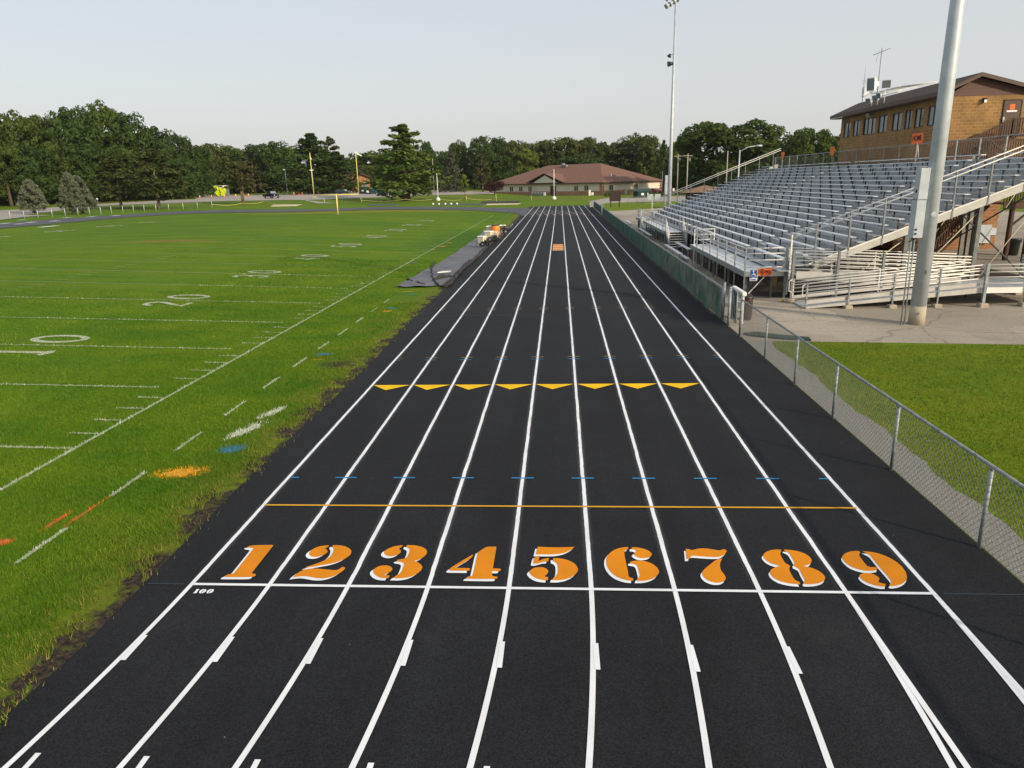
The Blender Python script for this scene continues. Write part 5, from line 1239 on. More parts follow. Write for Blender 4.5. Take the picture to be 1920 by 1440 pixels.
# lower storey of warm block
MB().box(27.2,33.75,42.25,60.5,0,5.6).build('lower_wall',M['block_red'],pb)
# meter cupboard
eb=thing('electric_cupboard','pale electric cupboard on the lower block wall under the press box','cupboard',(30.6,42.15,.6))
xq0,xq1=29.9,31.05
pA=away(1832,421,0) if False else None
def onY(px,py,Y):
    dd=sight(px,py); t=(Y-CAM_POS[1])/dd[1]; q=CAM_POS+dd*t; return float(q[0]),float(q[2])
(xa,za),(xb,zb_)=onY(1822,422,42.2),onY(1852,455,42.2)
MB().cbox(xa,xb,41.98,42.24,zb_,za,.02).build('cabinet',M['galv_pole'],eb)
MB().cbox(xb+.02,xb+.38,42.08,42.24,zb_+.5,zb_+.95,.02).build('meter_box',M['galv_pole'],eb)
MB().box(xa+.3,xa+.36,42.12,42.2,0,zb_).box(xa+.46,xa+.6,42.12,42.2,0,zb_).build('conduit',M['white_met'],eb)
# ------------------------------------------------------------------ brown timber stair and deck
wd=thing('timber_staircase','brown timber staircase and deck with picket rails at the press box end','staircase',(31,38,0))
dz=5.75; lz=3.2
mb=MB()
for k in range(6): mb.box(28.5,34.2,39.2+.5*k+.004,39.2+.5*(k+1)-.004,dz-.05,dz)
mb.build('deck_board',M['brown_wood'],wd)
mb=MB()
for k in range(6): mb.box(30.2,34.4,35.7+.5*k+.004,35.7+.5*(k+1)-.004,lz-.05,lz)
mb.build('landing_board',M['brown_wood'],wd)
MB().box(28.4,28.49,39.2,42.1,dz-.35,dz+.02).build('deck_beam',M['brown_wood'],wd)
MB().box(28.49,34.2,39.12,39.19,dz-.35,dz+.02).build('deck_beam',M['brown_wood'],wd)
MB().box(30.2,34.4,35.62,35.69,lz-.30,lz+.02).build('deck_beam',M['brown_wood'],wd)
for x,y,h in ((30.78,35.78,lz-.06),(33.6,35.78,lz-.06),(31.35,35.0,6.0),(28.6,39.3,dz-.36),(34.0,39.3,dz-.36),(30.3,38.6,lz-.06)): MB().box(x-.1,x+.1,y-.1,y+.1,0,h).build('post',M['brown_wood'],wd)
MB().beam((30.78,35.78,lz-1.3),(31.9,35.78,lz-.3),.1,.1).build('knee_brace',M['brown_wood'],wd)
MB().beam((33.6,35.78,lz-1.3),(32.5,35.78,lz-.3),.1,.1).build('knee_brace',M['brown_wood'],wd)
def pickets(p,q,h,par,st=.14):
    p=Vector(p);q=Vector(q);L=(Vector((q.x,q.y,0))-Vector((p.x,p.y,0))).length;n=int(L/st); mb=MB()
    for k in range(n+1):
        c=p.lerp(q,k/n); mb.box(c.x-.03,c.x+.03,c.y-.03,c.y+.03,c.z-.12,c.z+h)
    mb.beam(p+Vector((0,0,h-.04)),q+Vector((0,0,h-.04)),.09,.09); mb.beam(p+Vector((0,0,.02)),q+Vector((0,0,.02)),.07,.07)
    return mb.build('picket_rail',M['brown_wood'],par)
pickets((28.5,39.2,dz),(34.1,39.2,dz),1.05,wd); pickets((30.2,35.66,lz),(34.3,35.66,lz),1.1,wd)
# upper flight to the door
for k in range(8): MB().box(30.6+.3*k,30.9+.3*k,41.0,42.1,dz+.165*(k+1)-.05,dz+.165*(k+1)).build('step',M['brown_wood'],wd)
mb=MB(); mb.box(33.0,34.2,41.0,42.1,7.07,7.13); mb.build('top_landing',M['brown_wood'],wd)
pickets((30.4,40.95,dz+.1),(33.0,40.95,7.12),1.0,wd); pickets((33.0,40.95,7.12),(34.2,40.95,7.12),1.0,wd)
# lower flight from the ground to the landing
n=15
for k in range(n): MB().box(27.6+.185*k,27.85+.185*k,37.4,38.5,lz/n*(k+1)-.05,lz/n*(k+1)).build('step',M['brown_wood'],wd)
for y in (37.36,38.54):
    MB().beam((27.5,y,.02),(30.3,y,lz-.1),.06,.28).build('stair_stringer',M['brown_wood'],wd)
    pickets((27.6,y,.25),(30.3,y,lz),.95,wd)
# flight from the landing up to the deck, its boarded underside in view
MB().extr([(34.2,38.7,lz-.1),(30.6,38.7,dz-.3),(30.6,38.7,dz-.05),(34.2,38.7,lz+.15)],(0,.5,0)).build('upper_flight',M['brown_wood'],wd)
pickets((34.2,38.66,lz),(30.6,38.66,dz),1.0,wd)
tb=thing('rubbish_bin','round black rubbish bin with liner beside the block wall','bin',(32.3,38.2,0))
(xc,_z)=onY(1899,470,38.2)
MB().lathe((xc,38.2,0),[(.26,0),(.30,.06),(.36,.95),(.38,1.0)],18).build('body',M['bin_bag'],tb)
mb=MB(); rr=random.Random(4); pr=[]
mb.lathe((xc,38.2,.9),[(.385,-.12),(.40,.08),(.40,.12),(.30,.05)],18); mb.build('liner',M['bin_bag'],tb)
# ------------------------------------------------------------------ roof gear
sp=thing('roof_speakers','white horn loudspeakers on a pipe frame on the press box roof','loudspeakers',(29.5,52,9.9))
roofz=lambda x:e0z+th+(x-ex0)*(pz-e0z)/(PK-ex0)
mb=MB()
for y in (53.4,52.3,51.1):
    mb.tube([(29.25,y,roofz(29.25)-.02),(29.25,y,roofz(29.25)+.95)],.035,8); mb.tube([(29.25,y,roofz(29.25)+.9),(31.1,y-.9,roofz(31.1)+.15)],.03,8)
for dz_ in (.55,.9): mb.tube([(29.25,53.6,roofz(29.25)+dz_),(29.25,48.8,roofz(29.25)+dz_-.0)],.035,8)
for k in range(4): mb.tube([(29.25,50.4-.5*k,roofz(29.25)+.9),(31.2,49.2-.6*k,roofz(31.2)+.12)],.03,8)
mb.build('pipe_frame',M['white_met'],sp)
def horn(c,d,w,h,L,par,m='white_box'):
    c=Vector(c);d=Vector(d).normalized();r=d.cross(Vector((0,0,1))).normalized();u=r.cross(d)
    v=[]
    for s,t in ((1.0,L),(1.0,L-.12),(.35,-.0),(.3,-.25)):
        for a,b in ((-1,-1),(1,-1),(1,1),(-1,1)): v.append(c+d*t+r*(a*w/2*s)+u*(b*h/2*s))
    f=[(4*i+j,4*i+(j+1)%4,4*i+4+(j+1)%4,4*i+4+j) for i in range(3) for j in range(4)]+[(12,13,14,15)]
    o=MB().add(v,f+[(3,2,1,0)]).build('speaker_horn',M[m],par)
    v2=[c+d*(L+.01)+r*(a*w*.44)+u*(b*h*.44) for a,b in ((-1,-1),(1,-1),(1,1),(-1,1))]
    MB().add(v2,[(0,1,2,3)]).build('speaker_grille',M['galv_dark'],o)
zz=roofz(29.25)
horn((29.25,52.9,zz+1.55),(-.75,-.6,-.1),.62,.95,.75,sp); horn((29.3,51.0,zz+1.35),(-.45,-.9,-.15),.60,.55,.6,sp,'tan_plastic'); horn((29.2,53.9,zz+1.1),(-.9,.3,0),.7,.7,.5,sp,'galv_pole')
horn((29.2,53.2,zz+.45),(-.9,-.3,-.3),.5,.4,.4,sp,'galv_pole'); horn((29.2,52.0,zz+.55),(-.9,-.4,-.3),.5,.4,.4,sp,'galv_pole'); horn((29.2,51.4,zz+.65),(-.9,-.4,-.3),.4,.4,.4,sp,'galv_pole')
an=thing('roof_aerial','tall branched aerial on the press box roof','aerial',(31.2,57.4,10.8))
MB().tube([(31.2,57.4,10.8),(31.2,57.4,14.75)],.03,6).build('mast',M['galv_dark'],an)
MB().tube([(30.75,57.9,14.30),(31.65,56.8,14.62)],.022,6).tube([(30.8,57.3,13.7),(31.0,57.4,14.5)],.012,6).build('cross_bar',M['galv_dark'],an)
an=thing('whip_aerial','thin whip aerial on the far end of the press box roof','aerial',(31.2,60.4,10.8))
MB().tube([(31.2,60.4,10.8),(31.2,60.4,13.1)],[.028,.018],6).tube([(31.2,60.4,13.1),(31.2,60.4,13.8)],.008,6).build('mast',M['galv_dark'],an)
MB().tube([(31.2+.12*math.cos(t),60.4,12.55+.15*math.sin(t)) for t in [i*2*PI/10 for i in range(11)]],.012,5).build('loop',M['galv_dark'],an)
# orange panels tied to the back rail
for (px_,py_,lab,wd_) in ((1720,260,'orange HOME panel tied to the back rail beside the press box windows',.72),(1561,283,'torn orange panel on the back rail at the far corner of the press box',.55),(1468,291,'torn orange panel on the back rail above the far bleacher seats',.55)):
    dd=sight(px_,py_); t=(27.9-CAM_POS[0])/dd[0]; q=CAM_POS+dd*t; y=float(q[1]); z=float(q[2])
    s=thing('orange_panel',lab,'sign',(27.88,y,z-.3))
    hz=.33
    if 'HOME' in lab: pts=[(27.88,y-wd_,z-hz),(27.88,y+wd_,z-hz*.95),(27.88,y+wd_,z+hz),(27.88,y-wd_,z+hz)]
    else: pts=[(27.88,y-wd_*.1,z-hz*1.25),(27.88,y+wd_*.75,z-hz*.8),(27.88,y+wd_,z+hz),(27.88,y-wd_,z+hz*.9),(27.88,y-wd_*.8,z-hz*.5)]
    MB().extr(pts,(.012,0,0)).build('panel',M['orange_sign'],s)
    if 'HOME' in lab:
        text('HOME',(27.872,y,z+.02),.44,M['black_ink'],s,(PI/2,0,-PI/2),.012)
        MB().tube([(27.86,y-.2,z-.25),(27.86,y-.55,z-1.15)],.02,6).build('strap',M['white_met'],s)

# ================================================================== house beyond the track
hA=(17.76,218.4); hB=(-19.2,249.0)
fx,fy=hB[0]-hA[0],hB[1]-hA[1]; LF=math.hypot(fx,fy); ux,uy=fx/LF,fy/LF      # along the front, to the left
nx_,ny_=uy,-ux                                                             # into the house is -n? checked below
if (-nx_)*0+(-ny_)*1<0: nx_,ny_=-nx_,-ny_
# n points to the camera side; depth goes the other way
if ny_>0: nx_,ny_=-nx_,-ny_
DP=33.0; hz0=tz(*hA)
def HP(s,d,z): return (hA[0]+ux*s-nx_*d,hA[1]+uy*s-ny_*d,z)
ho=thing('office_building','long cream building with a red brown hipped roof beyond the field','building',(HP(LF/2,DP/2,0)[0],HP(LF/2,DP/2,0)[1],0))
HW=3.75
def hwall(mb,s0,s1,d0,d1,z0,z1):
    mb.extr([HP(s0,d0,z0),HP(s1,d0,z0),HP(s1,d1,z0),HP(s0,d1,z0)],(0,0,z1-z0))
mb=MB(); hwall(mb,.15,LF-.15,.15,DP-.15,1.25,HW); mb.build('cream_wall',M['cream'],ho)
mb=MB(); hwall(mb,0,LF,0,DP,-.5,1.25); mb.build('brick_wall',M['brick_house'],ho)
for s0,s1,d0,d1 in ((-.02,1.0,-.02,1.0),(LF-1.0,LF+.02,-.02,1.0),(-.02,1.0,DP-1.0,DP+.02)):
    mb=MB(); hwall(mb,s0,s1,d0,d1,1.251,HW-.01); mb.build('corner_pier',M['brick_house'],ho)
ov=.65; rz0=HW-.02; rp_=9.6; rl=DP/2+ov
r=MB()
e=[HP(-ov,-ov,rz0),HP(LF+ov,-ov,rz0),HP(LF+ov,DP+ov,rz0),HP(-ov,DP+ov,rz0)]
sR=13.0; sL=LF-13.0
a,b=HP(sR,DP/2,rp_),HP(sL,DP/2,rp_)
r.add(e+[a,b],[(0,4,5,1),(1,5,2),(2,5,4,3),(3,4,0),(0,1,2,3)])
r=r.build('roof',M['roof_house'],ho)
mb=MB()
for p,q in zip(e,e[1:]+e[:1]): mb.beam((p[0],p[1],p[2]-.12),(q[0],q[1],q[2]-.12),.10,.32)
mb.build('fascia',M['fascia'],r)
# small front gable
gs0,gs1=LF*.30,LF*.62
g0,g1,gp=HP(gs0,-ov-.5,rz0+.25),HP(gs1,-ov-.5,rz0+.25),HP((gs0+gs1)/2,-ov-.5,rz0+3.0); back=HP((gs0+gs1)/2,8.6,rz0+3.0)
gm=MB(); gm.add([g0,g1,gp,HP(gs0,3.0,rz0+.9),HP(gs1,3.0,rz0+.9),back],[(0,2,5,3),(1,4,5,2)]); gm.build('gable_roof',M['roof_house'],ho)
mb=MB(); mb.extr([HP(gs0+2.5,-ov-.1,rz0+.2),HP(gs1-2.5,-ov-.1,rz0+.2),HP((gs0+gs1)/2,-ov-.1,rz0+2.5)],(-nx_*.1,-ny_*.1,0)); mb.build('gable_panel',M['cream'],ho)
mb=MB(); mb.beam(g0,gp,.12,.26).beam(g1,gp,.12,.26); mb.build('gable_fascia',M['brown_metal'],ho)
def hwin(s,w,z0,z1,front=True):
    f=MB()
    P=(lambda a,dd,z:HP(a,dd,z)) if front else (lambda a,dd,z:HP(dd,a,z))
    def bx(mb,a,b,d0,d1,z0,z1): mb.extr([P(a,d0,z0),P(b,d0,z0),P(b,d1,z0),P(a,d1,z0)],(0,0,z1-z0))
    bx(f,s-w/2-.12,s-w/2,-.02,.14,z0,z1); bx(f,s+w/2,s+w/2+.12,-.02,.14,z0,z1); bx(f,s-w/2,s+w/2,-.02,.14,z1-.12,z1); bx(f,s-w/2,s+w/2,-.02,.14,z0,z0+.1); bx(f,s-.05,s+.05,-.02,.14,z0+.1,z1-.12)
    f=f.build('window',M['cream'],ho); p=MB(); bx(p,s-w/2,s-.05,.06,.13,z0+.1,z1-.12); bx(p,s+.05,s+w/2,.06,.13,z0+.1,z1-.12); p.build('pane',M['glass'],f)
def s_of(px):   # front distance for a bearing
    best=min(range(0,400),key=lambda k:abs(project(*HP(LF*k/400,0,2))[0]-px)); return LF*best/400
def project(x,y,z):
    d=np.array([x,y,z])-CAM_POS; zz=d@_F; return 960+CAM_F*(d@_R)/zz,720-CAM_F*(d@_U)/zz
for px_ in (959,976.3,993.5,1080,1099.5): hwin(s_of(px_),1.5,1.30,2.95)
def d_of(px):
    best=min(range(0,400),key=lambda k:abs(project(*HP(0,DP*k/400,2))[0]-px)); return DP*best/400
for px_ in (1146,1192.5): hwin(d_of(px_),2.0,1.30,2.95,False)
sdr=s_of(1037); mb=MB(); mb.extr([HP(sdr-1.1,-.03,0),HP(sdr+1.1,-.03,0),HP(sdr+1.1,.14,0),HP(sdr-1.1,.14,0)],(0,0,2.9)); mb.build('door',M['dark_brown'],ho)
mb=MB(); c=HP(LF*.55,DP*.42,8.6); mb.lathe(c,[(.55,0),(.55,.8),(.75,.85),(.6,1.3)],10); c=HP(LF*.52,DP*.42,8.6); mb.lathe(c,[(.3,0),(.3,.9)],8); mb.build('roof_vent',M['galv'],ho)
for s_,d_ in ((3.2,9),(3.0,11.3),(3.4,13.4)): MB().lathe(HP(s_,d_,5.0),[(.12,0),(.12,1.1 if d_==9 else .5)],8).build('vent_pipe',M['white_met'],ho)
mb=MB(); dq=d_of(1172); mb.extr([HP(-.6,dq-.4,0),HP(-.05,dq-.4,0),HP(-.05,dq+.4,0),HP(-.6,dq+.4,0)],(0,0,1.9)); mb.build('meter_cabinet',M['tan_plastic'],ho)
sh=thing('white_hutch','small white utility post at the near corner of the cream building','post',HP(2.4,-3,0))
q=HP(2.4,-3,0); MB().box(q[0]-.3,q[0]+.3,q[1]-.3,q[1]+.3,0,1.6).box(q[0]+.5,q[0]+1.2,q[1]-.3,q[1]+.3,.1,.9).build('cabinet',M['white_box'],sh)
for k in range(5):
    q=HP(s_of(1003+5.8*k),-1.2,0); z=tz(q[0],q[1]); u_=thing('cooling_unit','grey outdoor cooling unit by the brick base of the cream building','cooling unit',(q[0],q[1],z),'cooling units along the cream building')
    MB().cbox(q[0]-.42,q[0]+.42,q[1]-.42,q[1]+.42,z,z+1.05,.05).build('case',M['galv_dark' if k<4 else 'galv_pole'],u_); MB().lathe((q[0],q[1],z+1.05),[(.34,0),(.34,.04),(.1,.05)],12).build('fan_guard',M['black'],u_)

# orange brick hall on the left
hc=away(690,353,262); 
h0=away(664,352,258); h1=away(694,353,252); zb0=tz(h0[0],h0[1])
hl=thing('brick_hall','orange brick hall with a low brown roof behind the car park','building',(hc[0],hc[1],tz(hc[0],hc[1])))
zz=tz(hc[0],hc[1])
p0=np.array(away(634,352,262)[:2]); p1=np.array(away(694,352,276)[:2]); du=(p1-p0)/np.linalg.norm(p1-p0); dn=np.array([-du[1],du[0]])
if dn[1]<0: dn=-dn
LL=float(np.linalg.norm(p1-p0))
def KP(s,d,z): q=p0+du*s+dn*d; return (float(q[0]),float(q[1]),zz+z)
def zpx(px,py,q): 
    d=sight(px,py); t=(q[1]-CAM_POS[1])/d[1]; return float(CAM_POS[2]+d[2]*t)-zz
zr=zpx(693,331.5,p1); zl_=zpx(664,323.5,(p0*.5+p1*.5)); 
mb=MB(); pk=LL*.5
mb.extr([KP(0,0,-.5),KP(LL,0,-.5),KP(LL,0,zr-.4),KP(pk,0,zl_-.3),KP(0,0,zr-.4)],(dn[0]*16,dn[1]*16,0)); mb.build('wall',M['block_red'],hl)
mb=MB()
for a_,b_ in (((-1.2,zr-.75),(pk,zl_)),((pk,zl_),(LL+1.4,zr-.75))):
    mb.extr([KP(a_[0],-1,a_[1]),KP(b_[0],-1,b_[1]),KP(b_[0],-1,b_[1]+.45),KP(a_[0],-1,a_[1]+.45)],(dn[0]*18,dn[1]*18,0))
mb.build('roof',M['roof_brown'],hl)
mb=MB(); mb.extr([KP(LL-6.2,-.05,0),KP(LL-5.9,-.05,0),KP(LL-5.9,-.05,3.4),KP(LL-6.2,-.05,3.4)],(dn[0]*.2,dn[1]*.2,0)); mb.build('downpipe',M['fascia'],hl)
mb=MB(); mb.extr([KP(LL*.45,-.05,.5),KP(LL*.45+1.6,-.05,.5),KP(LL*.45+1.6,-.05,1.8),KP(LL*.45,-.05,1.8)],(dn[0]*.2,dn[1]*.2,0)); mb.build('hatch',M['brown_metal'],hl)
mb=MB(); mb.extr([KP(LL-4.4,-.05,1.6),KP(LL-1.0,-.05,1.6),KP(LL-1.6,-.05,3.1),KP(LL-4.0,-.05,3.1)],(dn[0]*.2,dn[1]*.2,0)); mb.build('vent_panel',M['galv_dark'],hl)
# small brown ticket hut by the far bleachers
q=away(1322,384,128); kx,ky=q[0],q[1]
hu=thing('ticket_hut','small brown hut with a tan hipped roof behind the far bleachers','hut',(kx,ky,0))
zt1=zpx(1316,347,(kx,ky))+zz; zt2=zpx(1318,360,(kx,ky))+zz
MB().box(kx-2.9,kx+2.6,ky-2.2,ky+2.2,0,zt2).build('wall',M['brickdark'],hu)
MB().box(kx+1.2,kx+2.65,ky-2.25,ky-2.18,.2,zt2-.3).build('brick_panel',M['block_red'],hu)
r=MB(); e=[(kx-4.2,ky-3,zt2),(kx+4.0,ky-3,zt2),(kx+4.0,ky+3,zt2),(kx-4.2,ky+3,zt2)]; r.add(e+[(kx-.2,ky,zt1)],[(0,1,4),(1,2,4),(2,3,4),(3,0,4),(3,2,1,0)]); r.build('roof',M['roof_tan'],hu)
# ================================================================== goal post
gX=-5.13-24.4; gY=G0+110*.9144; gZ=tz(gX,gY)
gp=thing('goal_post','yellow goal post at the far end of the football field','goal post',(gX,gY,gZ))
MB().tube([(gX,gY,gZ-.1),(gX,gY,gZ+2.95)],.10,12).build('stem',M['yellow_met'],gp)
MB().tube([(gX-3.56,gY,gZ+3.0),(gX+3.56,gY,gZ+3.0)],.07,10).build('crossbar',M['yellow_met'],gp)
for s in (-1,1):
    u_=MB().tube([(gX+s*3.56,gY,gZ+2.95),(gX+s*3.56,gY,gZ+9.3)],.052,10).build('upright',M['yellow_met'],gp)
    if s>0: MB().extr([(gX+3.6,gY,gZ+9.25),(gX+4.5,gY+.1,gZ+8.65),(gX+4.35,gY+.1,gZ+8.55),(gX+3.6,gY,gZ+9.05)],(0,.02,0)).build('ribbon',M['white_sign'],u_)
    else: MB().extr([(gX-3.5,gY,gZ+8.7),(gX-3.3,gY,gZ+8.3),(gX-3.45,gY,gZ+8.3)],(0,.02,0)).build('ribbon',M['white_sign'],u_)

# ================================================================== far left track fence
FB=[(-6,413.5),(20,411.5),(46,410),(72,408),(98.7,406.7),(123,405.5),(147,403.7),(168.7,403),(189.7,402),(209.5,400.5),(231,399),(251,398),(271,397),(293,396),(317,395),(344,393),(371,391.5),(398,389.7)]
P_=[hit(*p) for p in FB]
fl=thing('field_fence','long grey wire fence with pale posts along the outside of the far track','fence',(P_[9][0],P_[9][1],tz(*P_[9])))
for x,y in P_: MB().tube([(x,y,tz(x,y)),(x,y,tz(x,y)+1.32)],.055,6).build('post',M['galv_pole'],fl)
MB().tube([(x,y,tz(x,y)+1.28) for x,y in P_],.022,5).build('top_rail',M['galv_dark'],fl)
mb=MB()
for a,b in zip(P_[:-1],P_[1:]):
    za=tz(*a)
    for k in range(1,8): mb.tube([(a[0],a[1],za+.16*k),(b[0],b[1],tz(*b)+.16*k)],.004,3,cap=False)
mb.build('wire_mesh',M['wire_dark'],fl)
# rope line on stakes along the outside of the bend
ST=[(609,381,374.5),(678,379,372),(875,376.5,370),(931,377,367),(997,376,369)]
for k,(px,pb,pt) in enumerate(ST):
    x,y=hit(px,pb); z=tz(x,y); h=1.15 if k!=3 else 1.6
    s=MB().tube([(x,y,z-.05),(x-.12,y,z+h)],.05,6); tag(s.build('rope_stake',M['rope']),('yellow stake left of the goal post, holding the rope','yellow stake under the right goal upright','yellow stake by the sapling, holding the rope','tall yellow stake before the left corner of the cream building','leaning yellow stake before the cream building gable')[k],'stake')
def rope(pts,label):
    mb=MB(); P=[]
    for (px,py) in pts: x,y=hit(px,py); P.append((x,y))
    q=[]
    for a,b in zip(P[:-1],P[1:]):
        for t in np.linspace(0,1,7)[:-1]:
            x,y=a[0]+(b[0]-a[0])*t,a[1]+(b[1]-a[1])*t; q.append((x,y,tz(x,y)+.55-.35*math.sin(PI*t)))
    mb.tube(q,.035,5,cap=False); tag(mb.build('rope',M['rope']),label,'rope')
rope([(678,380),(760,378),(821,377)],'sagging yellow rope left of the short white flag pole')
rope([(821,377),(875,378)],'sagging yellow rope between the white flag pole and the sapling')
rope([(875,376),(931,377)],'straight pale rope between the sapling and the tall yellow stake')
rope([(398,388),(457,385.5),(500,381),(520,387)],'pale rope running round the small pine past the fence end')
# white poles beyond the bend
for px,pb,pt,lab in ((821.5,376.5,325,'short white pole on a white base beside the big pine'),(1039,374,317,'short white pole on a white base before the cream building')):
    x,y=hit(px,pb); z=tz(x,y); d=sight(px-1,pt); t=(y-CAM_POS[1])/d[1]; zt=CAM_POS[2]+d[2]*t
    p=thing('white_pole',lab,'pole',(x,y,z))
    MB().tube([(x,y,z),(x,y,zt)],[.10,.07],10).build('pole',M['white_met'],p)
    MB().lathe((x,y,z),[(.55,0),(.5,.5),(.2,.8)],12).build('base',M['white_met'],p)
# jump pits and runways beyond the bend
def slab(name,pxs,m,lab,cat,h=.10):
    P=[hit(*p) for p in pxs]; mb=MB(); n=len(P)
    zb=[tz(*p) for p in P]
    mb.add([(x,y,z+.02) for (x,y),z in zip(P,zb)]+[(x,y,z+h) for (x,y),z in zip(P,zb)],[tuple(range(n-1,-1,-1)),tuple(range(n,2*n))]+[(i,(i+1)%n,n+(i+1)%n,n+i) for i in range(n)])
    tag(mb.build(name,m),lab,cat)
slab('sand_pit',[(911,384.6),(972,383.4),(976,381.9),(915,382.9)],M['sand'],'pale long jump sand pit beyond the track bend','sand pit',.12)
slab('sand_pit',[(508,387.4),(556,386.3),(566,384.0),(514,384.6)],M['sand'],'pale sand pit by the fence end on the left of the bend','sand pit',.12)
slab('jump_runway',[(690,386.2),(905,384.6),(910,382.4),(690,383.6)],M['old_track'],'grey jump runway strip alongside the outside of the bend','runway',.10)
slab('runway_mat',[(903,381.8),(974,380.2),(974,378.6),(905,380.2)],M['tarp_dark'],'dark rolled mat lying behind the pale sand pit','mat',.35)
for k,(px,py) in enumerate(((812,384.6),(823,384.5),(835,384.5),(846,384.2),(857,384))):
    x,y=hit(px,py); z=tz(x,y); tag(MB().ball((x,y,z+.22),.22,8,5).build('marker',M['white_box']),'small white marker on the jump runway beside the bend','marker','white markers on the jump runway')
# ================================================================== vehicles
def car(name,label,px,py,D,ang,L,Wd,H,body,kind='hatch',flip=False):
    x,y,_=away(px,py,D); z=tz(x,y)+.05
    c=thing(name,label,'car' if kind!='pickup' else 'pickup truck',(0,0,0))
    hw=Wd/2
    if kind=='pickup': prof=[(-L/2,.45),(-L/2,1.05),(-L*.10,1.08),(-L*.09,H),(L*.13,H),(L*.24,1.15),(L/2-.1,1.05),(L/2,.85),(L/2,.42)]
    elif kind=='suv': prof=[(-L/2,.4),(-L/2,.95),(-L*.46,1.15),(-L*.40,H-.03),(-L*.1,H),(L*.10,H-.1),(L*.25,1.08),(L/2-.25,.95),(L/2,.7),(L/2,.38)]
    else: prof=[(-L/2,.38),(-L/2,.85),(-L*.44,.95),(-L*.28,H-.05),(0,H),(L*.10,H-.06),(L*.26,.98),(L/2-.25,.85),(L/2,.62),(L/2,.35)]
    b=MB(); n=len(prof)
    v=[]
    for s,inset in ((-1,1),(1,1)):
        for a,h in prof:
            w=hw*(1-.14*max(0,(h-.95)/(H-.95)))
            v.append((a,s*w,h))
    b.add(v,[tuple(range(n)),tuple(range(2*n-1,n-1,-1))]+[(i,n+i,n+(i+1)%n,(i+1)%n) for i in range(n)])
    b=b.build('body',M[body],c)
    # glazing proud of the body sides
    top=H-.10; low=1.02
    rear,fr={'pickup':(-L*.085,L*.20),'suv':(-L*.40,L*.20),'hatch':(-L*.33,L*.20)}[kind]
    for s in (-1,1):
        g=MB(); y0=s*(hw*(1-.14*max(0,(low-.95)/(H-.95)))+.006); y1=s*(hw*(1-.14*(top-.95)/(H-.95))+.006)
        g.add([(rear,y0,low),(fr-.02,y0,low),(fr-.55,y1,top),(rear+.15,y1,top)],[(0,1,2,3)]); g.build('side_window',M['glass'],c)
    g=MB(); g.add([(fr+.28,-hw*.82,1.07),(fr+.28,hw*.82,1.07),(fr-.30,hw*.74,H-.06),(fr-.30,-hw*.74,H-.06)],[(0,1,2,3)])
    g.build('windscreen',M['glass_pale'],c)
    for a in (-L*.31,L*.31):
        for s in (-1,1):
            w=MB().tube([(a,s*(hw-.2),.34),(a,s*(hw+.02),.34)],.34,16).build('wheel',M['rubber'],c)
            MB().tube([(a,s*(hw+.0),.34),(a,s*(hw+.03),.34)],.19,12).build('rim',M['chrome'],w)
    for s in (-1,1):
        MB().box(L/2-.18,L/2+.015,s*hw*.9-.18*(s>0),s*hw*.9+.18*(s<0),.66,.82).build('headlight',M['headlamp'],c)
        MB().box(-L/2-.012,-L/2+.1,s*hw*.9-.16*(s>0),s*hw*.9+.16*(s<0),.75,.95).build('tail_light',M['red_car'],c)
    MB().box(L/2+.001,L/2+.03,-hw*.5,hw*.5,.42,.58).build('bumper',M['chrome'],c)
    c.location=(x,y,z); c.rotation_euler=(0,0,ang)
    return c
car('pickup_truck','dark blue pickup truck driving on the car park road',509,367,212,rad(-38),5.6,2.0,1.85,'navy_car','pickup')
car('parked_car','black hatchback parked in the car park beyond the goal post',643.5,365.5,225,rad(-12),4.7,1.85,1.6,'black_car','suv')
car('parked_car','blue car half hidden behind the big pine',711,362.5,238,rad(0),4.6,1.8,1.5,'blue_car','hatch')
car('parked_car','red car parked at the right end of the cream building',1227,361,232,rad(-60),4.6,1.8,1.55,'red_car','suv')
car('parked_car','white car glimpsed behind the top of the far bleachers',1343,352.5,150,rad(-160),4.7,1.8,1.5,'white_car','hatch')
# lime yellow excavator shovel
x,y,_=away(412.5,364,255); z=tz(x,y)
ex=thing('excavator','lime yellow excavator bucket and cab at the edge of the trees','excavator',(x,y,z))
MB().extr([(x-1.6,y,z+2.5),(x+1.6,y,z+2.5),(x+1.65,y,z+1.2),(x+1.1,y,z+.3),(x+.45,y,z+.1),(x+.22,y,z+.8),(x-.22,y,z+.8),(x-.45,y,z+.1),(x-1.1,y,z+.3),(x-1.65,y,z+1.2)],(0,.9,0)).build('bucket',M['lime'],ex)
MB().beam((x-3.6,y+1.2,z+3.5),(x-.8,y+.6,z+2.7),.45,.45).build('arm',M['lime'],ex)
MB().cbox(x-2.4,x+1.7,y+1.2,y+3,z+2.6,z+3.3,.06).build('cab',M['white_box'],ex)
MB().box(x-1.7,x+.6,y+1.15,y+1.2,z+2.8,z+3.2).build('cab_window',M['glass'],ex)
for q_ in (-2.0,1.3): MB().box(x+q_,x+q_+.5,y+1,y+3,z,z+2.5).build('support',M['galv_dark'],ex)
def cone(px,py,lab,D=238):
    x,y,_=away(px,py,D); z=tz(x,y); c=thing('traffic_cone',lab,'cone',(x,y,z),'orange cones along the roadworks')
    MB().lathe((x,y,z),[(.36,.0),(.34,.07),(.22,.08),(.13,.6),(.08,.9)],10).build('body',M['cone'],c)
    MB().lathe((x,y,z+.45),[(.175,0),(.14,.2)],10).build('white_band',M['white_sign'],c)
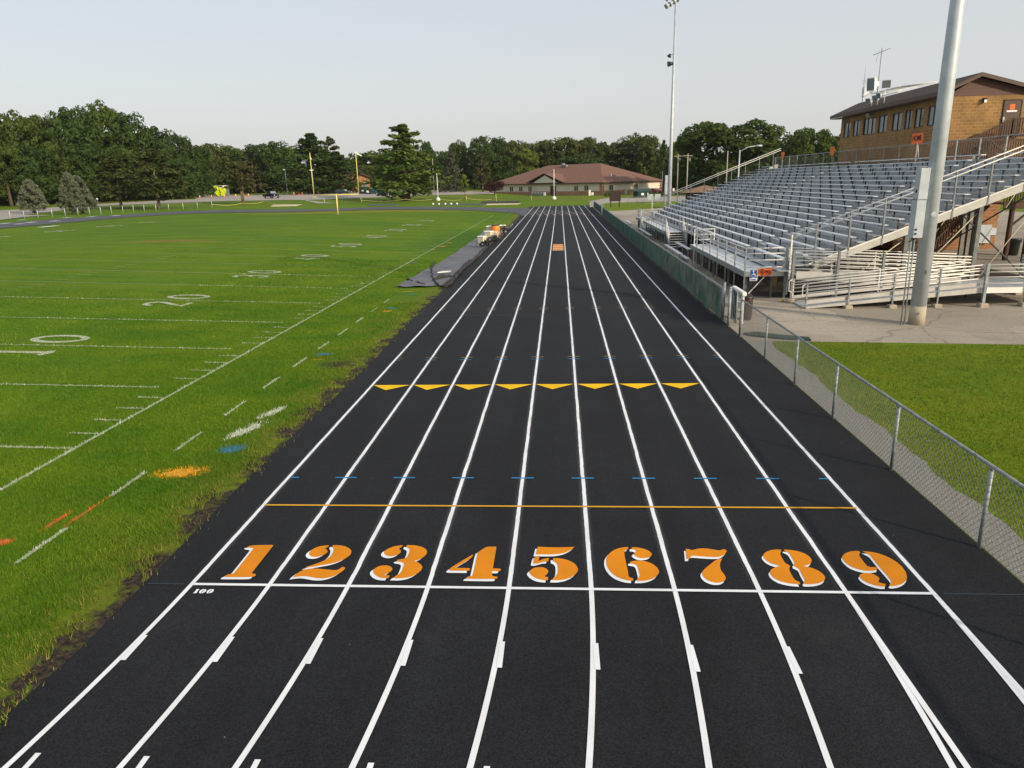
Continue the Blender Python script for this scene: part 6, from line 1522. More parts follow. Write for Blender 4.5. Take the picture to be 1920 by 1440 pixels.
for px,py,lab in ((374,367,'orange cone at the left end of the roadworks by the big juniper'),(396.5,368,'orange cone just left of the lime yellow bucket'),(420.5,366.5,'white banded cone right of the lime yellow bucket'),(442,366.5,'tall white banded cone left of the forked pine trunk'),(466,366.5,'orange cone right of the forked pine trunk'),(551,364,'orange cone before the grey car park lamp'),(561,365,'smaller cone right of the grey car park lamp'),(567,366,'orange and white cone by the left goal upright')): cone(px,py,lab)
def dumpster(px,py,D,lab,w=2.4,ang=0):
    x,y,_=away(px,py,D); z=tz(x,y)+.05; d=thing('dumpster',lab,'dumpster',(0,0,0))
    MB().add([(-w/2,-.8,0),(w/2,-.8,0),(w/2,.8,0),(-w/2,.8,0),(-w/2,-1.0,1.35),(w/2,-1.0,1.35),(w/2,.9,1.9),(-w/2,.9,1.9)],[(0,3,2,1),(4,5,6,7),(0,1,5,4),(1,2,6,5),(2,3,7,6),(3,0,4,7)]).build('body',M['green_bin'],d)
    MB().add([(-w/2-.05,-1.05,1.38),(w/2+.05,-1.05,1.38),(w/2+.05,.95,1.93),(-w/2-.05,.95,1.93),(-w/2-.05,-1.05,1.46),(w/2+.05,-1.05,1.46),(w/2+.05,.95,2.02),(-w/2-.05,.95,2.02)],[(0,3,2,1),(4,5,6,7),(0,1,5,4),(1,2,6,5),(2,3,7,6),(3,0,4,7)]).build('lid',M['green_bin'],d)
    MB().box(-.35,.35,-.99,-.93,.5,1.05).build('placard',M['white_sign'],d)
    d.location=(x,y,z); d.rotation_euler=(0,0,ang); return d
dumpster(681.5,357,240,'dark green dumpster by the corner of the orange brick hall',2.6); dumpster(691,357,236,'green dumpster with a white placard beside the orange brick hall',2.2)
dumpster(1196.5,369.5,196,'leftmost of the three dark green dumpsters before the cream building wall'); dumpster(1204,369.8,194,'middle of the three dark green dumpsters before the cream building wall'); dumpster(1212,369.2,196,'rightmost of the three dark green dumpsters before the cream building wall')
# brown notice board
x,y=hit(1153,388.6)
nb=thing('notice_board','dark brown notice board on two posts beyond the green fence','notice board',(x,y,0))
d=sight(1153,360); 
for s in (-.75,.75): MB().box(x+s-.09,x+s+.09,y-.09,y+.09,0,2.75).build('post',M['dark_brown'],nb)
MB().box(x-1.0,x+1.0,y-.16,y-.092,1.05,2.55).build('board',M['dark_brown'],nb)
MB().box(x-.7,x+.7,y-.19,y-.161,1.28,1.36).build('rail',M['brown_metal'],nb)
# small fence and gate behind it
FB2=[(1138,396,.9),(1176,383.2,1.2),(1194,382.6,1.2),(1208,382.8,1.2),(1224,382,1.2),(1238,381.5,1.2)]
g2=thing('road_fence','thin grey fence along the service road behind the notice board','fence',(20,135,0))
Q=[hit(a,b) for a,b,_ in FB2[1:]]
for x,y in Q: MB().tube([(x,y,0),(x,y,1.5)],.04,6).build('post',M['galv'],g2)
for h in (1.48,.08): MB().tube([(x,y,h) for x,y in Q],.03,6).build('rail',M['galv'],g2)
w=MB()
for a,b in zip(Q[:-1],Q[1:]):
    for k in range(1,9): w.tube([(a[0],a[1],.08+.16*k),(b[0],b[1],.08+.16*k)],.006,3,cap=False)
w.build('wire_mesh',M['wire_dark'],g2)
x,y=hit(1226,379); s=thing('road_gate_board','two pale boards hung on the service road fence','board',(x,y,0))
for dx in (-.75,.75): MB().box(x+dx-.6,x+dx+.6,y-.05,y,.5,1.6).build('panel',M['galv_pole'],s)
# ------------------------------------------------------------------ poles
def pole(name,px,pb,pt,D,lab,cat,r=.12,m='wood_pole',arm=None,base=None):
    x,y,_=away(px,pb,D); z=tz(x,y); dpx=(720+4826-pb)/(720+4826-pt)
    pxt=1081+(px-1081)*((4826+720-pt)/(4826+720-pb)); d=sight(pxt,pt); t=(y-CAM_POS[1])/d[1]; zt=float(CAM_POS[2]+d[2]*t)
    p=thing(name,lab,cat,(x,y,z))
    MB().tube([(x,y,z-.1),(x,y,zt)],[r,r*.75],10).build('pole',M[m],p)
    if arm=='cross':
        MB().beam((x-1.2,y,zt-.5),(x+1.2,y,zt-.5),.12,.14).build('crossarm',M[m],p)
        MB().lathe((x+.45,y,zt-1.9),[(.22,0),(.22,.8),(.1,.85)],10).build('transformer',M['galv_dark'],p)
    if arm=='lamp':
        MB().tube([(x,y,zt-.3),(x+1.1,y,zt+.35),(x+2.6,y,zt+.55)],.06,8).build('lamp_arm',M['galv_pole'],p)
        MB().tube([(x+2.4,y,zt+.55),(x+3.3,y,zt+.52)],[.12,.14],8).build('lamp_head',M['galv_pole'],p)
    if arm=='head':
        MB().box(x-.55,x+.35,y-.25,y+.25,zt-.12,zt+.12).build('lamp_head',M['white_met'],p)
        MB().box(x-.4,x+.4,y-.4,y+.4,z-.1,z+.75).build('footing',M['conc'],p)
    if arm=='rot': pass
    return (x,y,zt)
a=pole('utility_pole',1269.5,354,289,210,'wooden utility pole with cross arm beside the tall light pole','pole',.16,arm='cross')
b=pole('utility_pole',1287.5,350,288,195,'leaning wooden utility pole right of the tall light pole','pole',.17,arm='cross')
c=pole('service_pole',1361.5,345,283,140,'plain pole rising behind the far bleacher seats','pole',.11)
d_=pole('street_lamp',1384,338,281,122,'street lamp with curved arm behind the far bleachers','street lamp',.12,'galv_pole','lamp')
pole('road_sign_post',1241,362,320,200,'thin grey post beside the red car','post',.08,'galv_dark')
pole('car_park_lamp',539,362,318,245,'car park lamp on a pale pole left of the goal post','lamp',.14,'galv_pole','head')
pole('car_park_lamp',590,374,319,205,'car park lamp on a thin grey pole behind the goal post','lamp',.12,'galv_dark','head')
pole('car_park_lamp',656.5,356,317,240,'thin dark lamp pole before the orange brick hall','lamp',.12,'galv_dark','head')
pole('utility_pole',808.5,367,315,225,'dark thin pole right of the big pine','pole',.12,'galv_dark')
pole('utility_pole',813.5,350,296,250,'taller pale pole behind the big pine','pole',.12)
def wire_between(p,q,lab,sag=.8):
    P=[tuple(np.array(p)+(np.array(q)-np.array(p))*t-np.array([0,0,sag*4*t*(1-t)])) for t in np.linspace(0,1,12)]
    tag(MB().tube(P,.018,4,cap=False).build('overhead_cable',M['black']),lab,'cable')
wire_between((a[0],a[1],a[2]-.4),(b[0],b[1],b[2]-.4),'overhead cable between the two wooden utility poles',.4)
e_=away(1440,300,150); wire_between((b[0],b[1],b[2]-.4),(e_[0],e_[1],7.6),'overhead cable running right from the leaning utility pole',1.0)
wire_between((a[0]-6,a[1],a[2]-.5),(a[0],a[1],a[2]-.5),'short overhead cable left of the first utility pole',.2)
# pale signs along the far verge
for k,(px,py,D,h,lab) in enumerate(((599,356,240,1.5,'small white sign under the dark pines left of the hall'),(641.5,352,250,1.7,'small white sign on a post before the orange brick hall'),(183,375,225,1.6,'small pale sign at the right of the twin juniper'),(1248.5,358,205,2.2,'white box on the verge left of the tall light pole'),(1263,354,205,1.7,'small white box on the verge right of the tall light pole'))):
    x,y,_=away(px,py,D); z=tz(x,y); s=thing('verge_sign',lab,'sign',(x,y,z)); MB().box(x-.06,x+.06,y-.06,y+.06,z,z+h).build('post',M['galv_dark'],s); MB().box(x-.24,x+.24,y-.1,y-.062,z+h-.5,z+h+.2).build('panel',M['white_sign'],s)
for k,(px,py,D) in enumerate(((738,364.5,215),(744,364.5,214),(753,365,212),(760,364,214))):
    x,y,_=away(px,py,D); z=tz(x,y); tag(MB().ball((x,y,z+.35),.75,8,5,sq=.6).build('boulder',M['rock']),'pale boulder at the car park edge behind the big pine','boulder','pale boulders along the car park')
# ================================================================== tarp and line marking gear on it
TP=[(742,540),(760,528.5),(800,507),(830,490.5),(862,470),(893,448),(908,432),(921,428.7),(942,428),(956,427.3),(952,436),(938,446),(925,456),(910,470),(893,487),(872,505),(856,523),(846,534),(838,539.5),(820,537),(800,539.5)]
TPw=[hit(*p) for p in TP]
import bmesh
bm=bmesh.new(); bm.faces.new([bm.verts.new((x,y,0)) for x,y in TPw])
xs=[p[0] for p in TPw]; ysl=[p[1] for p in TPw]
for i in range(1,18):
    cx=min(xs)+(max(xs)-min(xs))*i/18; bmesh.ops.bisect_plane(bm,geom=bm.verts[:]+bm.edges[:]+bm.faces[:],plane_co=(cx,0,0),plane_no=(1,0,0))
for i in range(1,80):
    cy=min(ysl)+(max(ysl)-min(ysl))*i/80; bmesh.ops.bisect_plane(bm,geom=bm.verts[:]+bm.edges[:]+bm.faces[:],plane_co=(0,cy,0),plane_no=(0,1,0))
for v in bm.verts:
    x,y=v.co.x,v.co.y
    v.co.z=tz(x,y)+.075+.030*math.sin(x*2.1+y*.55)*math.sin(y*.8)+.018*math.sin(x*5.3-y*1.1)+(.05*math.exp(-((y-27-1.3*x)/.35)**2)+.06*math.exp(-((y-35.5-2.2*x)/.5)**2))
for f in bm.faces:
    f.smooth=True
bmesh.ops.recalc_face_normals(bm,faces=bm.faces)
me=bpy.data.meshes.new('ground_tarp'); bm.to_mesh(me); bm.free(); me.materials.append(M['tarp'])
o=bpy.data.objects.new('ground_tarp',me); COL.objects.link(o); ORG[o.name]=(0,0,0); tag(o,'long grey tarp spread on the grass beside the track','tarp')
# gathered edge along the track side
def fold(pts,r,lab,seed=1):
    rr=random.Random(seed); P=[hit(*p) for p in pts]; L=[];R=[]
    for (a,b) in zip(P[:-1],P[1:]):
        n=10
        for k in range(n):
            t=k/n; x=a[0]+(b[0]-a[0])*t; y=a[1]+(b[1]-a[1])*t; L.append((x+rr.uniform(-.06,.06),y,tz(x,y)+.09+rr.uniform(0,.05))); R.append(r*rr.uniform(.6,1.3))
    tag(MB().tube(L,R,8).build('tarp_fold',M['tarp_dark']),lab,'tarp')
fold([(838,541),(850,528),(868,508),(890,487),(905,472)],.075,'dark gathered edge of the tarp at its near end',1)
fold([(833,541),(845,529),(862,509),(884,488)],.06,'second dark roll lying beside the gathered tarp edge',3)
fold([(905,472),(925,455),(945,438)],.06,'dark gathered edge of the tarp by the line marking gear',2)
fold([(816,493),(808,507),(811,521),(817,533),(824,538)],.035,'thin curved dark crease across the middle of the tarp',4)
fold([(763,527),(780,532.5),(801,537.5)],.03,'thin dark crease near the pointed end of the tarp',5)
x,y=hit(829,524); tag(MB().tube([(x-.35,y-.9,tz(x,y)+.10),(x-.05,y,tz(x,y)+.14),(x+.4,y+.6,tz(x,y)+.1)],[.06,.14,.07],8).build('tarp_bundle',M['tarp_dark']),'crumpled dark bundle at the near corner of the tarp','tarp')
x,y=hit(833,519); tag(MB().prism([(x-.35,y-.2),(x+.3,y+.1),(x+.35,y+.5),(x-.2,y+.3)],tz(x,y)+.25,tz(x,y)+.29).build('paint_sheet',M['white_box']),'small white sheet on the crumpled tarp bundle','sheet')
def marker_cart(px,py,lab,scale=1.0,col='white_box',ang=.6,tank=None):
    x,y=hit(px,py); z=tz(x,y)+.12; c=thing('line_marker',lab,'paint machine',(0,0,0))
    s=scale
    MB().cbox(-.42*s,.32*s,-.30*s,.30*s,.34*s,.95*s,.05).build('paint_tank',M[col],c)
    MB().cbox(-.45*s,.35*s,-.33*s,.33*s,.955*s,1.06*s,.03).build('tank_lid',M['white_box'],c)
    MB().cbox(.33*s,.75*s,-.22*s,.22*s,.30*s,.66*s,.05).build('engine',M['black'],c)
    for sy in (-1,1):
        w=MB().tube([(.3*s,sy*.36*s,.28*s),(.3*s,sy*.45*s,.28*s)],.28*s,14).build('wheel',M['rubber'],c); MB().tube([(.3*s,sy*.355*s,.28*s),(.3*s,sy*.46*s,.28*s)],.12*s,10).build('rim',M['galv'],w)
    MB().tube([(-.5*s,.32*s,.16*s),(-.5*s,.39*s,.16*s)],.16*s,12).build('wheel',M['rubber'],c)
    MB().tube([(.7*s,-.28*s,.5*s),(1.25*s,-.28*s,1.15*s),(1.25*s,.28*s,1.15*s),(.7*s,.28*s,.5*s)],.025,8).build('handle',M['galv_dark'],c)
    MB().tube([(-.3*s,-.33*s,.4*s),(-.5*s,-.55*s,.15*s),(-.2*s,-.8*s,.04),(.4*s,-.75*s,.04),(.7*s,-.4*s,.25*s)],.02,6).build('hose',M['black'],c)
    c.location=(x,y,z); c.rotation_euler=(0,0,ang); return c
marker_cart(905,465,'nearest cream line marking machine on the grey tarp',.78,'tan_plastic',-.5)
marker_cart(918,456.5,'taller cream line marking machine behind the nearest one',.88,'tan_plastic',-.4)
marker_cart(922,446.5,'white topped line marking machine beside the orange drum',.95,'tan_plastic',-.2)
marker_cart(930,452,'small pale paint machine with a red hose in front of the orange drum',.66,'tan_plastic',1.2)
marker_cart(943,440.5,'dark wheeled paint machine at the far end of the tarp',.8,'black',.2)
x,y=hit(927.5,449); z=tz(x,y)+.12
od=thing('paint_drum','bright orange paint drum among the line marking machines','drum',(x,y+1.2,z)); y+=1.2
MB().lathe((x,y,z),[(.36,0),(.40,.06),(.40,.98),(.36,1.05)],16).build('body',M['orange_plastic'],od); MB().lathe((x,y,z+1.05),[(.39,0),(.39,.06),(.1,.08)],16).build('lid',M['black'],od)
# ================================================================== trees
def leaf_quads(C,size,rng,flat=0.0,stretch=1.5,nrm=None):
    n=len(C); a=rng.normal(size=(n,3))
    if nrm is not None:                      # leaves face outwards from their clump
        q=nrm+rng.normal(size=(n,3))*.38; q/=np.linalg.norm(q,axis=1)[:,None]
        a-=q*(a*q).sum(1)[:,None]; a/=np.linalg.norm(a,axis=1)[:,None]; b=np.cross(q,a)
        s=(size*rng.uniform(.6,1.35,n))[:,None]
        return np.stack([C-a*s*stretch*.5,C+b*s*.45,C+a*s*stretch*.5,C-b*s*.45],1).reshape(-1,3)

    if flat>0: a[:,2]*=(1-flat)
    a/=np.linalg.norm(a,axis=1)[:,None]; b=rng.normal(size=(n,3)); b-=a*(a*b).sum(1)[:,None]; b/=np.linalg.norm(b,axis=1)[:,None]
    s=(size*rng.uniform(.6,1.35,n))[:,None]
    V=np.stack([C-a*s*stretch*.5,C+b*s*.42,C+a*s*stretch*.5,C-b*s*.42],1)
    return V.reshape(-1,3)
def trunk_mb(H,r,limbs,rng,fork=False):
    mb=MB()
    if fork:
        mb.tube([(0,0,-.1),(-.1,0,H*.25),(-.35,.1,H*.62)],[r,r*.8,r*.3],8); mb.tube([(.12,0,-.1),(.22,0,H*.25),(.4,-.1,H*.62)],[r*.9,r*.7,r*.3],8)
    else: mb.tube([(0,0,-.15),(.02,0,H*.12),(rng.uniform(-.1,.1),rng.uniform(-.1,.1),H*.5),(rng.uniform(-.2,.2),0,H*.86)],[r*1.25,r,r*.62,r*.15],8)
    for k in range(limbs):
        z=H*rng.uniform(.25,.7); t=rng.uniform(0,2*PI); L=H*rng.uniform(.16,.28)
        mb.tube([(0,0,z),(math.cos(t)*L*.5,math.sin(t)*L*.5,z+L*.45),(math.cos(t)*L,math.sin(t)*L,z+L*.8)],[r*.4,r*.25,r*.08],5)
    return mb
PROTO={}
HIDE=[]
def proto(key,crown_fn,bark,r,limbs,leafmat,seed,fork=False,th=10):
    rng=np.random.default_rng(seed)
    t=thing(key+'_tree','x','tree',(0,0,0))
    trunk_mb(th,r,limbs,rng,fork).build('trunk',M[bark],t)
    V=crown_fn(rng); n=len(V)//4
    mesh_np('crown',V,np.arange(4*n).reshape(n,4),M[leafmat],parent=t)
    PROTO[key]=t
def decid(base=.16,R=4.0,H=10.0,nc=60,nl=130,lsz=.30,shape=1.0,cl=.30):
    nc=int(nc*1.35); nl=int(nl*1.15); lsz*=.86
    def f(rng):
        out=[];nn=[]
        cz=H*(base+1)/2; rz=H*(1-base)/2
        for k in range(nc):
            d=rng.normal(size=3); d/=np.linalg.norm(d); d=np.sign(d)*np.abs(d)**.82; d[2]*=.96
            rr=rng.uniform(.62,.84) if k%5 else rng.uniform(.2,.55)
            c=np.array([d[0]*R*rr,d[1]*R*rr,cz+d[2]*rz*min(.86,rr+.06)])
            cr=R*cl*rng.uniform(.6,1.2)
            p=rng.normal(size=(nl,3)); p[:,2]+=.35; p/=np.linalg.norm(p,axis=1)[:,None]; nn.append(p.copy()); p*=(cr*rng.uniform(.7,1.06,nl))[:,None]; p[:,2]*=.78
            out.append(c+p)
        return leaf_quads(np.concatenate(out),lsz,rng,nrm=np.concatenate(nn))
    return f
def conifer(R=3.2,H=10.0,base=.08,tiers=15,br=8,nl=34,lsz=.34,droop=.10,up=.25,prof=None,gap=.2,thick=.22):
    def f(rng):
        out=[]
        for i in range(tiers):
            u=i/(tiers-1); z0_=H*(base+(0.985-base)*u); sp_=H*(1-base)/tiers
            L=R*(prof(u) if prof else (1-u)**.8+.04)
            for k in range(br if u<.85 else max(4,br-2)):
                t=2*PI*(k+rng.uniform(-.4,.4))/br+i*.9; l=L*rng.uniform(.62,1.15); z=min(H*.97,z0_+rng.normal()*sp_*.42*(1-.4*u))
                if rng.random()<gap*.5: l*=.55
                s=rng.uniform(.15,1,nl)**.75
                lat=rng.normal(size=nl)*.21*l*(1.15-.6*s); rad_=s*l
                zz=z+rad_*rng.uniform(-.02,.02)-droop*rad_+up*rad_*s*.6+rng.normal(size=nl)*thick*(1-.4*u)
                out.append(np.stack([np.cos(t)*rad_-np.sin(t)*lat,np.sin(t)*rad_+np.cos(t)*lat,zz],1))
        c=np.concatenate(out); m=int(len(c)*.06); tip=np.stack([rng.normal(size=m)*.10,rng.normal(size=m)*.10,H*rng.uniform(.86,1.0,m)],1)
        return leaf_quads(np.concatenate([c,tip]),lsz,rng,.35,1.9)
    return f
def redpine(R=3.4,H=10.0,base=.2,n=75,nl=60,lsz=.26,prof=None):
    def f(rng):
        out=[]
        for k in range(n):
            u=rng.uniform(0,1)**.9; z=H*(base+(1-base)*u*.97); L=R*(prof(u) if prof else (1-u)**.55*(.72+.28*min(1,u*4)))
            t=rng.uniform(0,2*PI); l=L*rng.uniform(.45,1.0); c=np.array([math.cos(t)*l,math.sin(t)*l,z+.12*l])
            cr=.62*rng.uniform(.7,1.25)*(1-.35*u)
            p=rng.normal(size=(nl,3)); p/=np.linalg.norm(p,axis=1)[:,None]; p*=(cr*rng.uniform(.3,1.05,nl))[:,None]; p[:,2]*=.62
            out.append(c+p)
            m=8; s=rng.uniform(.2,.9,m); out.append(np.stack([np.cos(t)*l*s,np.sin(t)*l*s,z+.12*l*s+rng.normal(size=m)*.08],1))
        return leaf_quads(np.concatenate(out),lsz,rng,.2,1.9)
    return f
def juniper(R=3.3,H=10.0):
    def f(rng):
        out=[]
        for k in range(250):
            u=rng.uniform(0,1); z=H*(.12+.86*u); L=R*max(.05,(1-u)**.58*(.62+.38*min(1,(u+.02)*6))); t=rng.uniform(0,2*PI); l=L*(rng.uniform(.8,1.0) if k%4 else rng.uniform(.2,.7))
            cr=.55*rng.uniform(.7,1.2)*(1.05-.6*u); nl=46
            p=rng.normal(size=(nl,3)); p/=np.linalg.norm(p,axis=1)[:,None]; p*=(cr*rng.uniform(.4,1.05,nl))[:,None]; p[:,2]*=1.15
            out.append(np.array([math.cos(t)*l,math.sin(t)*l,z])+p)
        return leaf_quads(np.concatenate(out),.22,rng,0,1.6)
    return f
proto('oak',decid(.10,4.2,10,70,125,.30,1.0,.28),'bark',.30,7,'leaf_dark',1)
proto('maple',decid(.06,4.3,10,85,115,.28,.6,.24),'bark',.32,8,'leaf_mid',2)
proto('elm',decid(.14,4.0,10,58,135,.30,1.2,.30),'bark',.28,7,'leaf_olive',3)
proto('walnut',decid(.12,4.1,10,62,125,.29,1.0,.27),'bark',.28,7,'leaf_mid',14)
proto('ash',decid(.12,3.8,10,54,120,.30,.9,.30),'bark',.26,6,'leaf_bright',4)
proto('shade',decid(.03,4.3,10,72,110,.32,.5,.28),'bark',.28,7,'leaf_dark',15)
proto('white_pine',conifer(3.55,10,.10,14,9,74,.21,.05,.24,lambda u:float(np.interp(u,[0,.12,.35,.6,.85,1],[.92,1.0,.80,.62,.42,.08])),.55,.17),'bark',.26,0,'needle',5)
proto('dark_pine',conifer(3.5,10,.07,14,9,64,.24,.07,.22,lambda u:float(np.interp(u,[0,.15,.45,.75,1],[.95,1.0,.78,.5,.12])),.4,.2),'bark',.26,0,'needle_dark',6)
proto('red_pine',redpine(3.6,10,.14,100,58,.25),'bark_pale',.17,3,'needle_yellow',7)
proto('browning_pine',redpine(3.3,10,.16,85,52,.27,lambda u:(1-u)**.4*.95),'bark_pale',.2,4,'needle_brown',8)
proto('spruce',conifer(3.1,10,.08,20,10,44,.25,.22,.05,lambda u:(1-u)**.85+.03,.15,.16),'bark',.26,0,'needle_spruce',9)
proto('forked_pine',redpine(3.6,10,.30,85,46,.27,lambda u:(1-u)**.35*.95),'bark_pale',.24,5,'needle_brown',10,True)
proto('juniper',juniper(),'bark',.34,0,'needle_grey',11)
proto('sapling',decid(.26,2.4,10,40,80,.34,1.0,.34),'bark',.16,3,'leaf_bright',12)
proto('plum',decid(.24,4.6,10,48,85,.34,1.0,.30),'bark',.26,4,'leaf_red',13)
PROTO_W={'oak':9.0,'maple':9.2,'elm':8.9,'walnut':9.0,'ash':8.6,'shade':9.2,'white_pine':6.9,'dark_pine':6.6,'red_pine':7.0,'browning_pine':6.6,'spruce':5.8,'forked_pine':7.0,'juniper':7.0,'sapling':5.2,'plum':9.6}
used=set(); trng=random.Random(5)
def tree(key,px,base,top,w,D,label,group=None,crownbase=None):
    if D is None: x,y=hit(px,base); D=math.hypot(x-CAM_POS[0],y-CAM_POS[1])
    else: x,y,_=away(px,350,D)
    z=tz(x,y)
    d=sight(px,top); t=D/math.hypot(d[0],d[1]); zt=float(CAM_POS[2]+d[2]*t); H=max(1.0,zt-z)
    zz=(np.array([x,y,z])-CAM_POS)@_F
    wm=w*zz/CAM_F; sw=wm/PROTO_W[key]*.97; sh_=H/10*.985
    if key not in used: o=PROTO[key]; used.add(key); o.location=(x,y,z); o.rotation_euler=(0,0,trng.uniform(0,6.28)); o.scale=(sw,sw,sh_); o['label']=label
    else: o=copy_tree(PROTO[key],None,(x,y,z),trng.uniform(0,6.28),(sw,sw,sh_),label)
    o['category']='tree'
    if group: o['group']=group
    return o
GL_='trees of the tall left wood'
# tall wood on the left (back row, then lower front crowns)
for a in [('oak',-28,372,202,150,244,'big dark tree cut by the left picture edge'),
 ('walnut',42,372,205,112,242,'broad rounded tree second from the left picture edge'),
 ('elm',97,372,211,92,246,'lower olive crown between the two broad trees at the far left'),
 ('oak',148,372,197,118,240,'high dark crown left of the topmost tree of the left wood'),
 ('walnut',203,372,186,104,244,'topmost tree of the left wood with ragged upper branches'),
 ('oak',253,372,207,104,241,'dark crown just right of the topmost tree of the left wood'),
 ('shade',299,372,231,98,243,'dark sloping crown midway down the right side of the left wood'),
 ('oak',343,372,247,88,248,'rounded dark crown at the right shoulder of the left wood'),
 ('shade',378,372,268,70,254,'low dark crown at the right foot of the left wood'),
 ('walnut',15,372,262,95,234,'lower leafy crown behind the yellowish pine at the far left'),
 ('shade',75,372,270,100,234,'low dark tree behind the small left juniper'),
 ('walnut',120,372,255,80,235,'mid height crown above the twin juniper'),
 ('shade',175,372,262,105,234,'low dark crown right of the twin juniper'),
 ('walnut',235,372,268,90,235,'lower crown behind the left one of the two red pines'),
 ('shade',295,372,285,95,235,'low dark tree behind the right one of the two red pines'),
 ('shade',345,372,292,80,238,'low dark tree at the roadworks left of the lime yellow bucket')]: tree(*a,group=GL_)
GM='trees behind the car park'
for a in [('elm',408,366,266,96,318,'olive crown right of the left wood shoulder'),('walnut',447,366,272,86,320,'mid green crown behind the forked pine'),
 ('oak',487,366,267,100,318,'dark crown left of the parked pickup truck'),('oak',520,366,262,84,305,'rounded dark crown above the parked pickup truck'),
 ('ash',548,366,272,57,310,'yellow green crown between the dark oak and the tall dark pine'),
 ('browning_pine',478,366,297,76,305,'brown tinged pine behind the pickup truck'),('red_pine',512,364,305,79,306,'low spreading pine above the car park lamp'),
 ('shade',440,366,300,79,318,'low dark tree behind the roadworks cones'),
 ('walnut',666,362,292,72,330,'distant mid green crown above the brick hall'),('walnut',705,362,281,88,330,'distant crown between the brick hall and the big pine'),
 ('oak',740,362,283,72,320,'dark distant crown just left of the big pine'),('elm',683,350,308,52,300,'low pale shrubby tree behind the brick hall roof'),
 ('oak',802,360,262,48,260,'narrow dark crown touching the right side of the big pine'),
 ('oak',835,358,281,52,300,'dark low crown left of the dusty spruce'),('walnut',862,358,260,48,310,'tall narrow crown behind the dusty spruce')]: tree(*a,group=GM)
tree('dark_pine',588,362,249,128,243,'tall dark pine behind the left goal upright')
tree('dark_pine',636,362,283,104,240,'dark pine spreading over the left end of the brick hall')
tree('browning_pine',622,362,254,66,252,'browning pine top between the goal uprights')
tree('white_pine',763,376,231,174,None,'big spreading pine standing alone beside the car park')
tree('spruce',848,356,276,52,255,'dusty grey green spruce right of the big pine')
tree('browning_pine',905,354,287,44,262,'thin browning pine left of the cream building')
GH='trees behind the cream building'
for a in [('oak',903,362,252,68,305,'tallest dark crown left above the cream building'),('oak',938,362,255,76,310,'dark crown above the left end of the cream building'),
 ('elm',968,362,260,73,306,'olive crown above the left slope of the red brown roof'),('ash',988,362,277,58,300,'bright green lower tree above the left slope of the red brown roof'),
 ('elm',1012,362,261,73,308,'olive crown left of the red brown roof ridge'),('elm',1053,362,254,97,306,'broad olive crown above the middle of the red brown roof ridge'),
 ('elm',1098,362,254,79,309,'olive crown above the right end of the red brown roof ridge'),('oak',1126,362,263,60,306,'dark crown above the right hip of the red brown roof'),
 ('elm',1150,362,264,66,308,'dull crown above the lit wing of the cream building'),('browning_pine',1168,362,276,81,300,'greyish thin tree above the lit wing of the cream building'),
 ('walnut',1186,362,248,76,306,'tall crown with ragged top right of the red brown roof'),('elm',1213,362,250,71,300,'rounded crown left of the tall light pole'),
 ('shade',930,362,285,92,296,'low dark tree behind the dark red plum tree'),('shade',1085,362,285,118,296,'dark tree hidden behind the red brown roof ridge'),('shade',1200,362,292,105,345,'low dark tree behind the right end of the cream building')]: tree(*a,group=GH)
tree('plum',927,365,338,42,236,'dark red leaved plum tree at the left corner of the cream building')
tree('sapling',872,373,325,19,None,'young bright sapling with a stake right of the white pole')
tree('dark_pine',1243,358,262,36,270,'very dark narrow conifer behind the tall light pole')
tree('spruce',1252,358,288,30,240,'small spruce at the left of the tall light pole')
tree('ash',1262,358,263,34,300,'yellow green crown showing right of the tall light pole')
tree('maple',1362,352,215,226,220,'huge rounded maple behind the far bleachers')
tree('maple',1288,352,236,60,224,'left shoulder crown of the maple group behind the utility poles')
tree('maple',1432,352,245,66,216,'right shoulder crown of the maple group behind the bleachers')
tree('shade',1330,352,300,110,228,'low dark tree under the huge maple')
tree('shade',1282,356,305,70,238,'low dark tree behind the two wooden utility poles')
tree('elm',1394,352,318,42,150,'small olive tree above the top of the far bleachers')
tree('maple',1506,350,230,112,190,'fresh green maple left of the press box')
tree('walnut',1468,350,262,60,196,'lower crown between the huge maple and the fresh green maple')
tree('maple',1556,350,243,54,195,'crown partly hidden by the press box roof end')
# pines and junipers standing on the grass by the road
tree('red_pine',31,385,290,80,None,'yellowish pine on the grass at the far left beyond the road')
tree('red_pine',228,391,291,112,None,'left one of the two red pines beside the field fence')
tree('red_pine',299,392,276,122,None,'right and taller one of the two red pines beside the field fence')
tree('forked_pine',456,382.5,302,78,None,'small pine with forked trunk past the end of the field fence')
tree('juniper',65,400,334,60,None,'small grey green juniper left of the twin juniper')
tree('juniper',139,402,321,56,None,'left stem of the twin grey green juniper by the field fence')
tree('juniper',155,401,327,60,None,'right stem of the twin grey green juniper by the field fence')
for k,o in list(PROTO.items()):
    if k not in used:
        for c in list(o.children): bpy.data.objects.remove(c)
        bpy.data.objects.remove(o)
